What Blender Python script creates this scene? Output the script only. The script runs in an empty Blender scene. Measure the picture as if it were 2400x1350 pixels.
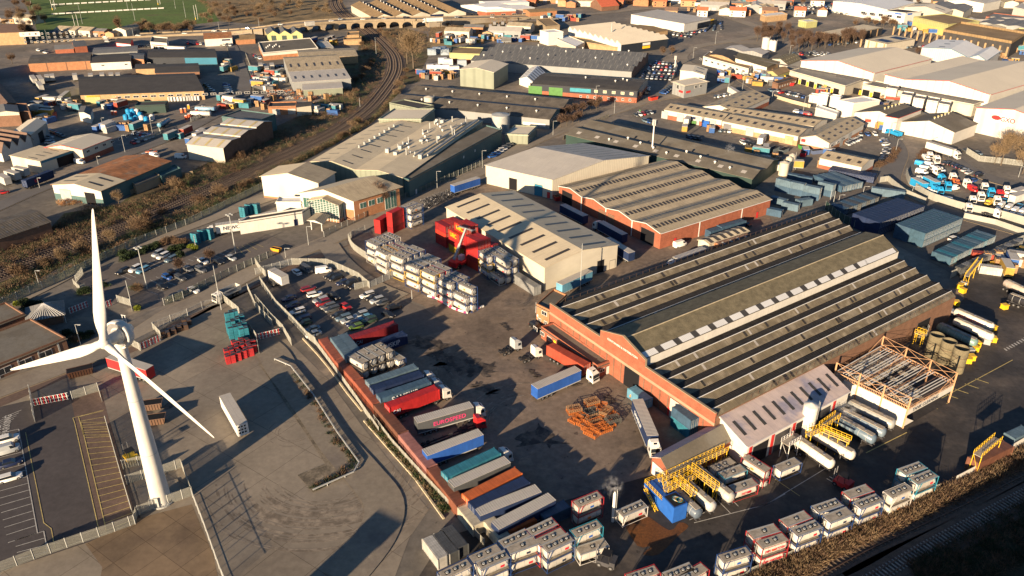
import bpy, math, random
from math import sin, cos, pi, radians, hypot, atan2
from mathutils import Vector, Matrix
random.seed(7)
S = bpy.context.scene
C = S.collection
# ------------------------------------------------------------------ camera
FPX, TH, ROLL, CH = 1867.0, radians(27.3), radians(0.1), 112.0
_F = Vector((0, cos(TH), -sin(TH))); _R0 = Vector((1, 0, 0)); _U0 = Vector((0, sin(TH), cos(TH)))
_R = cos(ROLL)*_R0 + sin(ROLL)*_U0; _U = -sin(ROLL)*_R0 + cos(ROLL)*_U0
cd = bpy.data.cameras.new('camera'); cam = bpy.data.objects.new('camera', cd); C.objects.link(cam)
cd.sensor_width = 36.0; cd.lens = FPX/2400*36; cd.clip_start = 1; cd.clip_end = 5000
M = Matrix((_R, _U, -_F)).transposed().to_4x4(); M.translation = Vector((0, 0, CH)); cam.matrix_world = M
S.camera = cam
# ------------------------------------------------------------------ sky, sun, exposure
SEL, SAZ = radians(12.2), radians(211.5)
w = bpy.data.worlds.new('World'); S.world = w; w.use_nodes = True
nt = w.node_tree; bg = nt.nodes['Background']
sk = nt.nodes.new('ShaderNodeTexSky'); sk.sky_type = 'NISHITA'; sk.sun_disc = False
sk.sun_elevation = SEL; sk.sun_rotation = SAZ; sk.air_density = 1.0; sk.dust_density = 0.6; sk.ozone_density = 4.0
nt.links.new(sk.outputs[0], bg.inputs[0]); bg.inputs[1].default_value = 0.05
sd = Vector((-sin(SAZ)*cos(SEL), -cos(SAZ)*cos(SEL), -sin(SEL)))
sl = bpy.data.lights.new('sun', 'SUN'); sl.energy = 5.0; sl.angle = radians(0.5); sl.color = (1.0, 0.76, 0.50)
so = bpy.data.objects.new('sun', sl); so.rotation_euler = sd.to_track_quat('-Z', 'Y').to_euler(); C.objects.link(so)
S.view_settings.view_transform = 'Standard'; S.view_settings.look = 'None'
S.view_settings.exposure = 1.42; S.view_settings.gamma = 1
# ------------------------------------------------------------------ photo pixel -> place on the ground (or at height h)
TL = {40: (680, 620, 3.302), 41: (820, 540, 3.467), 42: (1400, 1000, 2.423), 43: (2060, 340, 4.265), 44: (280, 560, 6.667),
      45: (1000, 700, 4.8), 46: (700, 380, 3.0), 47: (340, 820, 3.552), 48: (0, 640, 5.714), 49: (1180, 420, 7.94), 9: (0, 0, 1.0)}
for _r in range(4):
    for _c in range(4):
        TL[_r*10+_c if _r or _c else 0] = ([0, 600, 1200, 1760][_c], [0, 330, 660, 990][_r], 3.75)
TL[9] = (0, 0, 1.0)
def W(rc, X, Y, h=0.0):
    ox, oy, s = TL[rc]; px, py = ox+X/s, oy+Y/s
    d = _F*FPX + _R*(px-1200) - _U*(py-675)
    t = (h-CH)/d.z
    return Vector((d.x*t, d.y*t, h))
def WP(rc, pts, h=0.0): return [W(rc, x, y, h) for x, y in pts]
# ------------------------------------------------------------------ materials
MATS = {}
def mat(key, col=(.5, .5, .5), rough=.7, var=.15, sc=.6, metal=0, bump=0, ribs=0, ribax='X', ribd=.05, oc=False, col2=None, thr=.55, sc2=.08, fine=0, spec=.3, grime=0, em=None, sheets=None, spots=False):
    if key in MATS: return MATS[key]
    m = bpy.data.materials.new(key); m.use_nodes = True; MATS[key] = m
    t = m.node_tree; N = t.nodes; L = t.links; b = N['Principled BSDF']
    b.inputs['Roughness'].default_value = rough; b.inputs['Metallic'].default_value = metal
    b.inputs['Specular IOR Level'].default_value = spec
    tc = N.new('ShaderNodeTexCoord'); co = tc.outputs['Object']
    if oc:
        oi = N.new('ShaderNodeObjectInfo'); c = oi.outputs['Color']
    else:
        rg = N.new('ShaderNodeRGB'); rg.outputs[0].default_value = (*col, 1); c = rg.outputs[0]
    def mix(a, bb, f, mode='MIX'):
        x = N.new('ShaderNodeMix'); x.data_type = 'RGBA'; x.blend_type = mode
        for s, v in ((6, a), (7, bb), (0, f)):
            if hasattr(v, 'is_linked') or hasattr(v, 'links'): L.new(v, x.inputs[s])
            elif s == 0: x.inputs[0].default_value = v
            else: x.inputs[s].default_value = (*v, 1)
        return x.outputs[2]
    def noise(scale, det=6, rgh=.6, vec=None):
        n = N.new('ShaderNodeTexNoise'); n.inputs['Scale'].default_value = scale; n.inputs['Detail'].default_value = det
        n.inputs['Roughness'].default_value = rgh; L.new(vec or co, n.inputs['Vector']); return n.outputs[0]
    def ramp(v, a, bb, c0=(0, 0, 0), c1=(1, 1, 1)):
        r = N.new('ShaderNodeValToRGB'); r.color_ramp.elements[0].position = a; r.color_ramp.elements[1].position = bb
        r.color_ramp.elements[0].color = (*c0, 1); r.color_ramp.elements[1].color = (*c1, 1); L.new(v, r.inputs[0]); return r.outputs[0]
    if col2: c = mix(c, col2, ramp(noise(sc2, 8, .65), thr-.06, thr+.06))
    if var: c = mix(c, ramp(noise(sc), .3, .7, (1-var,)*3, (1+var,)*3), 1.0, 'MULTIPLY')
    if fine: c = mix(c, ramp(noise(sc*14, 3, .7), .3, .7, (1-fine,)*3, (1+fine,)*3), 1.0, 'MULTIPLY')
    if spots:
        c = mix(c, ramp(noise(.45, 4, .55), .66, .70, (1, 1, 1), (.5, .5, .52)), 1.0, 'MULTIPLY'); c = mix(c, ramp(noise(.16, 2, .4), .64, .66, (1, 1, 1), (1.22, 1.2, 1.15)), 1.0, 'MULTIPLY')
    if sheets:
        bk = N.new('ShaderNodeTexBrick'); bk.inputs['Scale'].default_value = 1; bk.inputs['Brick Width'].default_value = sheets[0]; bk.inputs['Row Height'].default_value = sheets[1]; bk.inputs['Mortar Size'].default_value = .02; bk.inputs['Bias'].default_value = -.3
        bk.inputs['Color1'].default_value = (1, 1, 1, 1); bk.inputs['Color2'].default_value = (1-sheets[2], 1-sheets[2], 1-sheets[2]*.8, 1); bk.inputs['Mortar'].default_value = (.72, .7, .68, 1); L.new(co, bk.inputs[0]); c = mix(c, bk.outputs[0], 1.0, 'MULTIPLY')
    if grime:
        mp = N.new('ShaderNodeMapping'); mp.inputs['Scale'].default_value = (1.3, .12, .3) if ribax == 'X' else (.12, 1.3, .3); L.new(co, mp.inputs[0])
        c = mix(c, ramp(noise(1.6, 5, .7, mp.outputs[0]), .35, .75, (1, 1, 1), (1-grime,)*3), 1.0, 'MULTIPLY')
    if ribs:
        wv = N.new('ShaderNodeTexWave'); wv.bands_direction = ribax; wv.inputs['Scale'].default_value = .314/ribs
        L.new(co, wv.inputs[0])
        bp = N.new('ShaderNodeBump'); bp.inputs['Strength'].default_value = .7; bp.inputs['Distance'].default_value = ribd
        L.new(wv.outputs['Fac'], bp.inputs['Height']); L.new(bp.outputs[0], b.inputs['Normal'])
        c = mix(c, ramp(wv.outputs['Fac'], 0, .35, (.82, .82, .82), (1, 1, 1)), 1.0, 'MULTIPLY')
    elif bump:
        bp = N.new('ShaderNodeBump'); bp.inputs['Strength'].default_value = .6; bp.inputs['Distance'].default_value = bump
        L.new(noise(sc*6, 6, .7), bp.inputs['Height']); L.new(bp.outputs[0], b.inputs['Normal'])
    L.new(c, b.inputs['Base Color'])
    if em: b.inputs['Emission Color'].default_value = (*em, 1); b.inputs['Emission Strength'].default_value = 1
    return m
def hidden_tile(key, a, bb, sx, sy, var=.2):   # slabs: joints and patched slabs over a concrete or tarmac sheet
    m = mat(key, a, .85, var, .05, bump=.02, col2=bb, thr=.56, sc2=.035, fine=.12)
    t = m.node_tree; N = t.nodes; L = t.links; b = N['Principled BSDF']
    src = b.inputs['Base Color'].links[0].from_socket
    tc = N.new('ShaderNodeTexCoord'); mp = N.new('ShaderNodeMapping'); mp.inputs['Rotation'].default_value[2] = radians(-SITE); L.new(tc.outputs['Object'], mp.inputs[0])
    br = N.new('ShaderNodeTexBrick'); br.offset = 0.0; br.inputs['Scale'].default_value = 1; br.inputs['Brick Width'].default_value = sx; br.inputs['Row Height'].default_value = sy
    br.inputs['Mortar Size'].default_value = .07; br.inputs['Mortar Smooth'].default_value = .6
    br.inputs['Color1'].default_value = (1, 1, 1, 1); br.inputs['Color2'].default_value = (.84, .85, .88, 1); br.inputs['Mortar'].default_value = (.45, .43, .42, 1)
    L.new(mp.outputs[0], br.inputs[0])
    x = N.new('ShaderNodeMix'); x.data_type = 'RGBA'; x.blend_type = 'MULTIPLY'; x.inputs[0].default_value = 1
    L.new(src, x.inputs[6]); L.new(br.outputs[0], x.inputs[7]); L.new(x.outputs[2], b.inputs['Base Color'])
    return m
SITE = 55.0
def MM(k): return MATS[k]
def brick(key, col, dark=.75):
    m = mat(key, col, .85, .18, .5, bump=.01, fine=.1)
    t = m.node_tree; N = t.nodes; L = t.links; b = N['Principled BSDF']
    src = b.inputs['Base Color'].links[0].from_socket
    tc = N.new('ShaderNodeTexCoord'); sx = N.new('ShaderNodeSeparateXYZ'); L.new(tc.outputs['Object'], sx.inputs[0])
    ad = N.new('ShaderNodeMath'); L.new(sx.outputs[0], ad.inputs[0]); L.new(sx.outputs[1], ad.inputs[1])
    cx = N.new('ShaderNodeCombineXYZ'); L.new(ad.outputs[0], cx.inputs[0]); L.new(sx.outputs[2], cx.inputs[1])
    br = N.new('ShaderNodeTexBrick'); br.inputs['Scale'].default_value = 1; br.inputs['Brick Width'].default_value = .45; br.inputs['Row Height'].default_value = .15
    br.inputs['Mortar Size'].default_value = .015; br.inputs['Color1'].default_value = (1, 1, 1, 1); br.inputs['Color2'].default_value = (dark, dark, dark, 1); br.inputs['Mortar'].default_value = (.8, .8, .85, 1)
    L.new(cx.outputs[0], br.inputs[0])
    x = N.new('ShaderNodeMix'); x.data_type = 'RGBA'; x.blend_type = 'MULTIPLY'; x.inputs[0].default_value = 1
    L.new(src, x.inputs[6]); L.new(br.outputs[0], x.inputs[7]); L.new(x.outputs[2], b.inputs['Base Color'])
    return m
# vehicle and container paint: one material, each object carries its own colour
mat('paint', oc=True, rough=.35, var=.06, sc=.8, spec=.5)
mat('boxpaint', oc=True, rough=.6, var=.22, sc=.5, grime=.3, fine=.08)
mat('ribpaint', oc=True, rough=.6, var=.2, sc=.4, ribs=.3, ribd=.06, grime=.35, fine=.06)
mat('fabric', oc=True, rough=.7, var=.15, sc=.35, grime=.2)
mat('glass', (.015, .02, .028), .12, .0, spec=.8)
mat('rubber', (.02, .02, .02), .8, .2)
mat('chassis', (.035, .035, .04), .6, .3)
mat('tank_white', (.66, .63, .57), .4, .12, .7, grime=.25)
mat('walkway', (.30, .265, .215), .8, .3, 1.2)
mat('galv', (.33, .34, .33), .5, .15, .5)
mat('fence_pale', (.30, .30, .265), .6, .12, .3)
mat('white_paint', (.72, .70, .64), .5, .08)
mat('turbine_white', (.56, .55, .51), .4, .06, .25, grime=.14)
mat('black', (.012, .012, .014), .7, .1)
mat('dark_metal', (.05, .05, .055), .5, .2)
mat('inside_shade', (.006, .006, .008), .9, 0)  # near-black colour painting the unlit inside of doorways, canopies, skips and silos
mat('steel', (.25, .25, .26), .4, .15, metal=.5)
mat('yellow', (.75, .47, .03), .5, .1)
mat('orange', (.75, .22, .03), .6, .2)
mat('orange_steel', (.50, .29, .16), .6, .25)
mat('red', (.50, .03, .03), .5, .12)
mat('blue', (.02, .10, .38), .5, .12)
mat('navy', (.012, .02, .06), .5, .15)
mat('teal', (.03, .22, .28), .5, .2)
mat('green', (.06, .17, .04), .5, .2)
mat('signwhite', (.60, .59, .56), .5, .03)
mat('letters_red', (.55, .02, .04), .5, 0); mat('letters_dark', (.02, .03, .06), .5, 0); mat('letters_yellow', (.75, .42, .02), .5, 0)
mat('letters_pink', (.55, .05, .16), .5, 0); mat('letters_pale', (.5, .53, .56), .5, 0)
mat('line_white', (.42, .41, .38), .8, .3, 1.5); mat('line_yellow', (.45, .36, .14), .8, .3, 1.5)
mat('conc_edge', (.42, .36, .25), .9, .2, 1)
# cladding, roofs
mat('clad_cream', (.52, .48, .39), .55, .06, .2, ribs=.35, ribd=.03, grime=.1)
mat('clad_white', (.56, .54, .49), .5, .06, .2, ribs=.35, ribd=.03, grime=.1)
mat('clad_grey', (.25, .26, .26), .55, .08, .2, ribs=.35, ribd=.03, grime=.12)
mat('clad_greygreen', (.20, .22, .17), .55, .08, .2, ribs=.35, ribd=.03)
mat('clad_teal', (.075, .14, .14), .55, .12, .2, ribs=.4, ribd=.03, grime=.15)
mat('clad_blue', (.025, .16, .25), .5, .1, .2, ribs=.35, ribd=.03)
mat('clad_navy', (.02, .025, .035), .5, .1, .2, ribs=.4, ribd=.03)
mat('clad_darkgreen', (.025, .05, .045), .55, .1, .2, ribs=.4, ribd=.03)
mat('clad_yellow', (.55, .38, .13), .55, .1, .2)
mat('clad_olive', (.36, .36, .16), .55, .1, .2, ribs=.4, ribd=.03)
mat('roof_fibre', (.43, .36, .25), .85, .14, .25, ribs=.55, ribd=.05, grime=.35, fine=.06, sheets=(2.2, 2.6, .14))
mat('roof_beige', (.62, .53, .37), .8, .08, .15, ribs=.5, ribd=.04, grime=.15, sheets=(2.4, 5, .09))
mat('roof_cream', (.66, .59, .46), .7, .05, .05, ribs=.6, ribd=.03, grime=.08, sheets=(8, 30, .05))
mat('roof_grey', (0.204, 0.204, 0.198), .7, .12, .2, ribs=.5, ribd=.04, grime=.3, sheets=(2.2, 2.6, .18))
mat('roof_palegrey', (.47, .44, .39), .6, .07, .1, ribs=.5, ribd=.04, grime=.12, sheets=(2.4, 5, .08))
mat('roof_dark', (0.0605, 0.0572, 0.055), .85, .15, .2, grime=.25, fine=.1, sheets=(5, 3, .18))
mat('roof_darkrib', (.12, .105, .085), .8, .18, .2, ribs=.9, ribd=.06, grime=.4, col2=(0.144, 0.126, 0.102), sc2=.2, thr=.5, sheets=(2.2, 2.6, .22))
mat('roof_slate', (.12, .125, .13), .7, .12, .1, ribs=.9, ribd=.05, grime=.35, sheets=(2.2, 2.6, .2))
mat('roof_felt', (.13, .115, .09), .9, .15, .15, fine=.1, col2=(0.156, 0.144, 0.12), sc2=.12, sheets=(9, 3, .12))
mat('roof_rust', (0.408, 0.18, 0.078), .85, .25, .35, ribs=.5, ribd=.05, grime=.45, col2=(0.264, 0.204, 0.144), sc2=.25, thr=.6, sheets=(1.6, 2.4, .35))
mat('roof_white', (0.682, 0.682, 0.66), .5, .05, .1, ribs=.5, ribd=.03)
mat('roof_tile', (0.156, 0.102, 0.078), .85, .15, .5, ribs=.3, ribax='Y')
mat('roof_redtile', (0.504, 0.12, 0.06), .85, .15, .5)
mat('roof_brown', (0.288, 0.198, 0.102), .85, .2, .08, grime=.25, ribs=.9, sheets=(4, 6, .2))
mat('roof_moss', (.15, .128, .080), .95, .3, .5, fine=.35, bump=.05, col2=(0.176, 0.154, 0.099), sc2=1.2, thr=.6)
mat('roof_pinkish', (.60, .49, .44), .6, .12, .3, ribs=.35, ribd=.04, grime=.15, col2=(0.36, 0.336, 0.396), sc2=.12, thr=.58, sheets=(1.6, 3, .2))
mat('rooflight', (.045, .038, .03), .35, .25, 1.0)
mat('rooflight_y', (.40, .33, .16), .5, .2)
mat('hall_pane', (.20, .165, .105), .55, .2, .5, ribs=.45, ribd=.03, grime=.3, col2=(.27, .23, .16), sc2=.25, sheets=(1.4, 9, .22))
mat('hall_glaze', (.045, .042, .040), .95, .5, .6, ribs=1.2, ribax='Y', ribd=.02, spec=0)
mat('glazing_green', (.05, .115, .10), .15, .3, 2, spec=.8)
brick('brick_red', (.31, .105, .06)); brick('brick_orange', (.38, .18, .09)); brick('brick_brown', (.20, .11, .07)); brick('brick_tan', (.42, .28, .15))
mat('render_white', (.58, .56, .51), .8, .08, .3, grime=.16); mat('stone', (.27, .215, .145), .9, .15, .3)
# vegetation
mat('twig', (.12, .075, .045), .9, .35, .6); mat('twig_red', (.095, .060, .042), .9, .3, .6); mat('twig_pale', (.17, .12, .07), .9, .3, .6)
mat('bark', (.10, .08, .06), .9, .3, 2); mat('bark_pale', (.38, .32, .25), .8, .2, 2)
mat('leaf', (.035, .055, .018), .8, .4, .8); mat('leaf_lime', (.19, .22, .02), .8, .3, .8); mat('leaf_dark', (.02, .035, .016), .85, .4, .8)
# ------------------------------------------------------------------ mesh builder
class MB:
    def __init__(s): s.v = []; s.f = []; s.m = []; s.mats = []; s.sm = []
    def mi(s, k):
        if k not in s.mats: s.mats.append(k)
        return s.mats.index(k)
    def add(s, vs, fs, k, smooth=False):
        o = len(s.v); s.v += [tuple(v) for v in vs]; i = s.mi(k)
        for f in fs: s.f.append([o+a for a in f]); s.m.append(i); s.sm.append(smooth)
        return s
    def quad(s, a, b, c, d, k): return s.add([a, b, c, d], [(0, 1, 2, 3)], k)
    def hexa(s, p, k): return s.add(p, [(0, 3, 2, 1), (4, 5, 6, 7), (0, 1, 5, 4), (1, 2, 6, 5), (2, 3, 7, 6), (3, 0, 4, 7)], k)
    def box(s, x0, x1, y0, y1, z0, z1, k, tx=0, ty=0):
        return s.hexa([(x0, y0, z0), (x1, y0, z0), (x1, y1, z0), (x0, y1, z0), (x0+tx, y0+ty, z1), (x1-tx, y0+ty, z1), (x1-tx, y1-ty, z1), (x0+tx, y1-ty, z1)], k)
    def bar(s, a, b, r, k, r2=None, n=4, smooth=False):
        a = Vector(a); b = Vector(b); d = (b-a)
        if d.length < 1e-6: return s
        d.normalize(); u = d.cross(Vector((0, 0, 1)) if abs(d.z) < .95 else Vector((1, 0, 0))).normalized(); v = d.cross(u)
        r2 = r if r2 is None else r2; vs = []
        for c, q in ((a, r), (b, r2)):
            for i in range(n):
                t = 2*pi*(i+.5)/n; vs.append(c+u*cos(t)*q+v*sin(t)*q)
        fs = [(i, (i+1) % n, n+(i+1) % n, n+i) for i in range(n)]
        s.add(vs, fs, k, smooth); s.add(vs, [tuple(range(n))[::-1], tuple(range(n, 2*n))], k); return s
    def prism(s, pts, z0, z1, k, ktop=None):
        n = len(pts); vs = [(p[0], p[1], z0) for p in pts]+[(p[0], p[1], z1) for p in pts]
        s.add(vs, [(i, (i+1) % n, n+(i+1) % n, n+i) for i in range(n)], k)
        return s.add(vs[n:], [tuple(range(n))], ktop or k)
    def sphere(s, c, rx, ry, rz, k, n=10, m=6):
        vs = [(c[0], c[1], c[2]-rz)]
        for j in range(1, m):
            t = -pi/2+pi*j/m
            for i in range(n): a = 2*pi*i/n; vs.append((c[0]+rx*cos(t)*cos(a), c[1]+ry*cos(t)*sin(a), c[2]+rz*sin(t)))
        vs.append((c[0], c[1], c[2]+rz)); fs = []
        for i in range(n):
            fs.append((0, 1+(i+1) % n, 1+i))
            for j in range(m-2): a = 1+j*n; fs.append((a+i, a+(i+1) % n, a+n+(i+1) % n, a+n+i))
            fs.append((1+(m-2)*n+i, 1+(m-2)*n+(i+1) % n, len(vs)-1))
        return s.add(vs, fs, k, True)
    def mesh(s, name):
        me = bpy.data.meshes.new(name); me.from_pydata(s.v, [], s.f)
        for k in s.mats: me.materials.append(MATS[k])
        me.polygons.foreach_set('material_index', s.m); me.polygons.foreach_set('use_smooth', s.sm); me.update(); return me
    def obj(s, name, parent=None, loc=None, rz=0):
        o = bpy.data.objects.new(name, s.mesh(name)); C.objects.link(o)
        if parent: o.parent = parent
        if loc is not None: o.location = loc
        o.rotation_euler.z = rz; return o
USED = {}
def tag(o, label, cat, group=None):
    if label in USED and not group: print('DUP LABEL', label)
    n = len(label.split())
    if n < 4 or n > 16: print('LABEL LEN', n, label)
    USED[label] = 1; o['label'] = label; o['category'] = cat
    if group: o['group'] = group
    return o
def thing(name, label, cat, loc, rz=0, group=None):
    o = bpy.data.objects.new(name, None); C.objects.link(o); o.empty_display_size = .5
    o.location = loc; o.rotation_euler.z = rz; return tag(o, label, cat, group)
def struct(o, kind='structure'): o['kind'] = kind; return o
KIDS = {}
def cp(o, parent=None):
    c = o.copy(); C.objects.link(c)
    if parent: c.parent = parent
    for k in ('label', 'category', 'group'):
        if k in c and not parent: del c[k]
    for ch in KIDS.get(o.name, []): cp(ch, c)
    return c
class Proto:    # the first placement is the built thing itself, the rest are copies with shared meshes
    def __init__(s, build): s.build = build; s.root = None; s.kids = None
    def place(s, label, cat, loc, rz=0, group=None, col=None, cols=None):
        if s.root is None:
            s.root = s.build(); s.kids = [c for c in C.objects if c.parent == s.root]
            s.gk = {c: [g for g in C.objects if g.parent == c] for c in s.kids}; r = s.root; ks = s.kids
            allk = ks+[g for c in ks for g in s.gk[c]]
        else:
            r = s.root.copy(); C.objects.link(r); allk = []
            for c in s.kids:
                d = c.copy(); C.objects.link(d); d.parent = r; allk.append(d)
                for g in s.gk[c]: e = g.copy(); C.objects.link(e); e.parent = d; allk.append(e)
        if not group and 'group' in r: del r['group']
        r.location = loc; r.rotation_euler.z = rz; tag(r, label, cat, group)
        for k in [r]+allk:
            b = k.name.split('.')[0]
            if cols and b in cols: k.color = (*cols[b], 1)
            elif col: k.color = (*col, 1)
        return r
def root(name): o = bpy.data.objects.new(name, None); C.objects.link(o); o.empty_display_size = .5; return o
def text(parent, s, size, org, xd, up, k, name='lettering', sx=1.0, ex=.02):
    cu = bpy.data.curves.new(name, 'FONT'); cu.body = s; cu.size = size; cu.extrude = ex; cu.offset = size*.012
    t = bpy.data.objects.new('tmp', cu); me = bpy.data.meshes.new_from_object(t); bpy.data.objects.remove(t); bpy.data.curves.remove(cu)
    xd = Vector(xd).normalized(); up = Vector(up).normalized(); zd = xd.cross(up)
    for v in me.vertices: v.co = Vector(org)+xd*v.co.x*sx+up*v.co.y+zd*(v.co.z+.03)
    me.materials.clear(); me.materials.append(MATS[k]); me.name = name
    o = bpy.data.objects.new(name, me); C.objects.link(o); o.parent = parent; return o
ORD = ['first', 'second', 'third', 'fourth', 'fifth', 'sixth', 'seventh', 'eighth', 'ninth', 'tenth', 'eleventh', 'twelfth', 'thirteenth', 'fourteenth', 'fifteenth', 'sixteenth', 'seventeenth', 'eighteenth', 'nineteenth', 'twentieth']
# ------------------------------------------------------------------ paths
def smooth(P, n=6, closed=False):
    out = []; m = len(P)
    for i in range(m-1):
        a = P[max(i-1, 0)]; b = P[i]; c = P[i+1]; d = P[min(i+2, m-1)]
        for k in range(n):
            t = k/n; out.append(.5*((2*b)+(c-a)*t+(2*a-5*b+4*c-d)*t*t+(3*b-a-3*c+d)*t**3))
    out.append(P[-1]); return out
def resample(P, step):
    out = [P[0].copy()]; acc = 0
    for a, b in zip(P, P[1:]):
        L = (b-a).length
        if L < 1e-6: continue
        t = step-acc
        while t <= L: out.append(a+(b-a)*(t/L)); t += step
        acc = (acc+L) % step
    return out
def normals(P):
    out = []
    for i in range(len(P)):
        d = P[min(i+1, len(P)-1)]-P[max(i-1, 0)]; d.z = 0
        d.normalize(); out.append(Vector((-d.y, d.x, 0)))
    return out
def strip(mb, P, off0, off1, z, k, zb=None):
    Nn = normals(P)
    for i in range(len(P)-1):
        a = P[i]+Nn[i]*off0; b = P[i]+Nn[i]*off1; c = P[i+1]+Nn[i+1]*off1; d = P[i+1]+Nn[i+1]*off0
        za = P[i].z+z; zc = P[i+1].z+z
        if zb is None: mb.quad((a.x, a.y, za), (d.x, d.y, zc), (c.x, c.y, zc), (b.x, b.y, za), k)
        else: mb.hexa([(a.x, a.y, zb), (d.x, d.y, zb), (c.x, c.y, zb), (b.x, b.y, zb), (a.x, a.y, za), (d.x, d.y, zc), (c.x, c.y, zc), (b.x, b.y, za)], k)
# ------------------------------------------------------------------ ground materials and sheets
mat('g_base', (0.146, 0.131, 0.112), .9, .3, .03, bump=.02, col2=(0.225, 0.188, 0.15), sc2=.02, fine=.2, spots=True)
mat('g_yard', (0.185, 0.143, 0.109), .85, .35, .045, bump=.02, col2=(0.076, 0.0641, 0.057), sc2=.045, thr=.6, fine=.22, spots=True)
mat('g_tank', (0.046, 0.0414, 0.0391), .75, .4, .05, bump=.02, col2=(0.0713, 0.0598, 0.0506), sc2=.05, fine=.25, spots=True)
mat('g_lot', (0.122, 0.106, 0.0938), .9, .2, .05, bump=.01, fine=.15)
mat('g_lotdark', (0.0673, 0.0598, 0.0598), .9, .2, .05, fine=.15)
mat('g_drive', (0.214, 0.184, 0.143), .9, .22, .05, col2=(0.143, 0.122, 0.102), sc2=.05, fine=.15)
mat('g_grass', (.085, .135, .028), .95, .3, .03, fine=.3, col2=(.075, .080, .028), sc2=.03, thr=.6, bump=.05)
mat('g_verge', (.05, .075, .02), .95, .35, .2, fine=.3)
mat('g_dry', (.21, .15, .075), .95, .35, .04, fine=.35, col2=(.11, .085, .045), sc2=.06, bump=.1)
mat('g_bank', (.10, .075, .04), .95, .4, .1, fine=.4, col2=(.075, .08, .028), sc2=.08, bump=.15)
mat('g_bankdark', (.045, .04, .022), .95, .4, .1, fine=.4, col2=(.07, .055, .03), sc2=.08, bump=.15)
mat('g_ballast', (.10, .072, .055), .95, .3, .8, fine=.5, bump=.08)
mat('sleeper', (.10, .08, .065), .9, .35, 1); mat('rail', (.16, .10, .07), .45, .3, 1, metal=.5); mat('sleeper_conc', (.26, .24, .22), .9, .3, 1)
mat('g_road', (0.25, 0.216, 0.17), .9, .16, .08, col2=(0.17, 0.144, 0.116), sc2=.04, fine=.1)
mat('g_roaddark', (0.134, 0.126, 0.119), .9, .16, .08, fine=.1)
mat('g_rustmud', (.14, .055, .016), .7, .35, .2, col2=(.05, .025, .012), sc2=.2, fine=.3)
mat('g_stain', (.035, .030, .027), .7, .4, .5, col2=(.11, .088, .068), sc2=.35, thr=.5)
mat('g_brownlot', (0.125, 0.0864, 0.0691), .95, .25, .08, fine=.2)
mat('g_island', (0.194, 0.162, 0.119), .95, .35, .15, fine=.3, col2=(0.0972, 0.0821, 0.0605), sc2=.18, thr=.52, bump=.05)
mat('g_track', (0.165, 0.137, 0.107), .95, .3, .5, col2=(0.226, 0.189, 0.146), sc2=.5, thr=.5)
hidden_tile('g_slab', (0.238, 0.203, 0.156), (0.185, 0.156, 0.121), 11, 9)
hidden_tile('g_slab2', (0.193, 0.139, 0.0874), (0.126, 0.089, 0.0605), 6.5, 5.5, .3)
mb = MB(); mb.quad((-1300, 20, 0), (1300, 20, 0), (1300, 1700, 0), (-1300, 1700, 0), 'g_base')
struct(mb.obj('ground'))
def sheet(name, pts, k, z, rc=9, sm=0):
    P = WP(rc, pts)
    if sm: P = smooth(P+[P[0]], sm)[:-1]
    n = len(P); o = MB(); vs = [(p.x, p.y, z) for p in P]+[(p.x, p.y, -.05) for p in P]
    a = sum(P[i].x*P[(i+1) % n].y-P[(i+1) % n].x*P[i].y for i in range(n))
    idx = list(range(n)) if a > 0 else list(range(n))[::-1]
    o.add(vs, [tuple(idx)], k)
    ob = o.obj(name); return struct(ob)
Z = [.0]
def nz(): Z[0] += .004; return Z[0]
sheet('playing_field', [(40, -60), (60, 10), (80, 50), (95, 98), (130, 96), (270, 82), (400, 64), (515, 50), (495, 20), (445, -60)], 'g_grass', nz())
sheet('rough_grass', [(445, -60), (495, 20), (515, 50), (640, 60), (770, 58), (830, 45), (800, 0), (790, -60)], 'g_dry', nz())
sheet('embankment', [(-60, 590), (60, 545), (118, 535), (150, 500), (280, 478), (330, 440), (440, 405), (540, 355), (610, 318), (640, 300), (720, 262), (790, 200), (800, 150), (835, 125), (848, 90), (835, 70),
       (905, 68), (950, 66), (1000, 80), (1010, 120), (990, 160), (985, 190), (935, 205), (925, 245), (880, 282), (790, 335), (700, 385), (610, 437), (440, 517), (240, 590), (0, 700), (-60, 735)], 'g_bank', nz())
sheet('green_strip', [(-60, 640), (120, 580), (330, 500), (520, 412), (640, 362), (780, 298), (830, 260), (850, 262), (800, 305), (650, 372), (535, 420), (340, 508), (125, 590), (-60, 660)], 'g_verge', nz())
sheet('wasteland', [(1010, 60), (1100, 50), (1290, 50), (1290, 100), (1110, 95), (1060, 110), (1000, 110)], 'g_dry', nz())
sheet('truck_yard', [(-80, 985), (40, 930), (150, 880), (330, 832), (370, 790), (500, 730), (548, 706), (620, 752), (690, 812), (770, 890), (850, 1000), (945, 1120), (1005, 1195), (960, 1260), (900, 1420), (-200, 1600)], 'g_slab', nz())
sheet('parking_tarmac', [(-200, 1000), (60, 940), (165, 925), (235, 920), (330, 1215), (240, 1260), (0, 1340), (-200, 1420)], 'g_lotdark', nz())
sheet('bay_tarmac', [(165, 930), (238, 918), (318, 1215), (235, 1250)], 'g_brownlot', nz())
sheet('old_slabs', [(200, 1275), (325, 1215), (450, 1182), (470, 1230), (500, 1300), (525, 1420), (215, 1460), (240, 1330)], 'g_slab2', nz())
sheet('staff_lot', [(640, 640), (700, 610), (768, 622), (830, 640), (862, 668), (900, 690), (990, 720), (1060, 770), (950, 800), (750, 800), (700, 755), (640, 690)], 'g_lot', nz())
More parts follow.
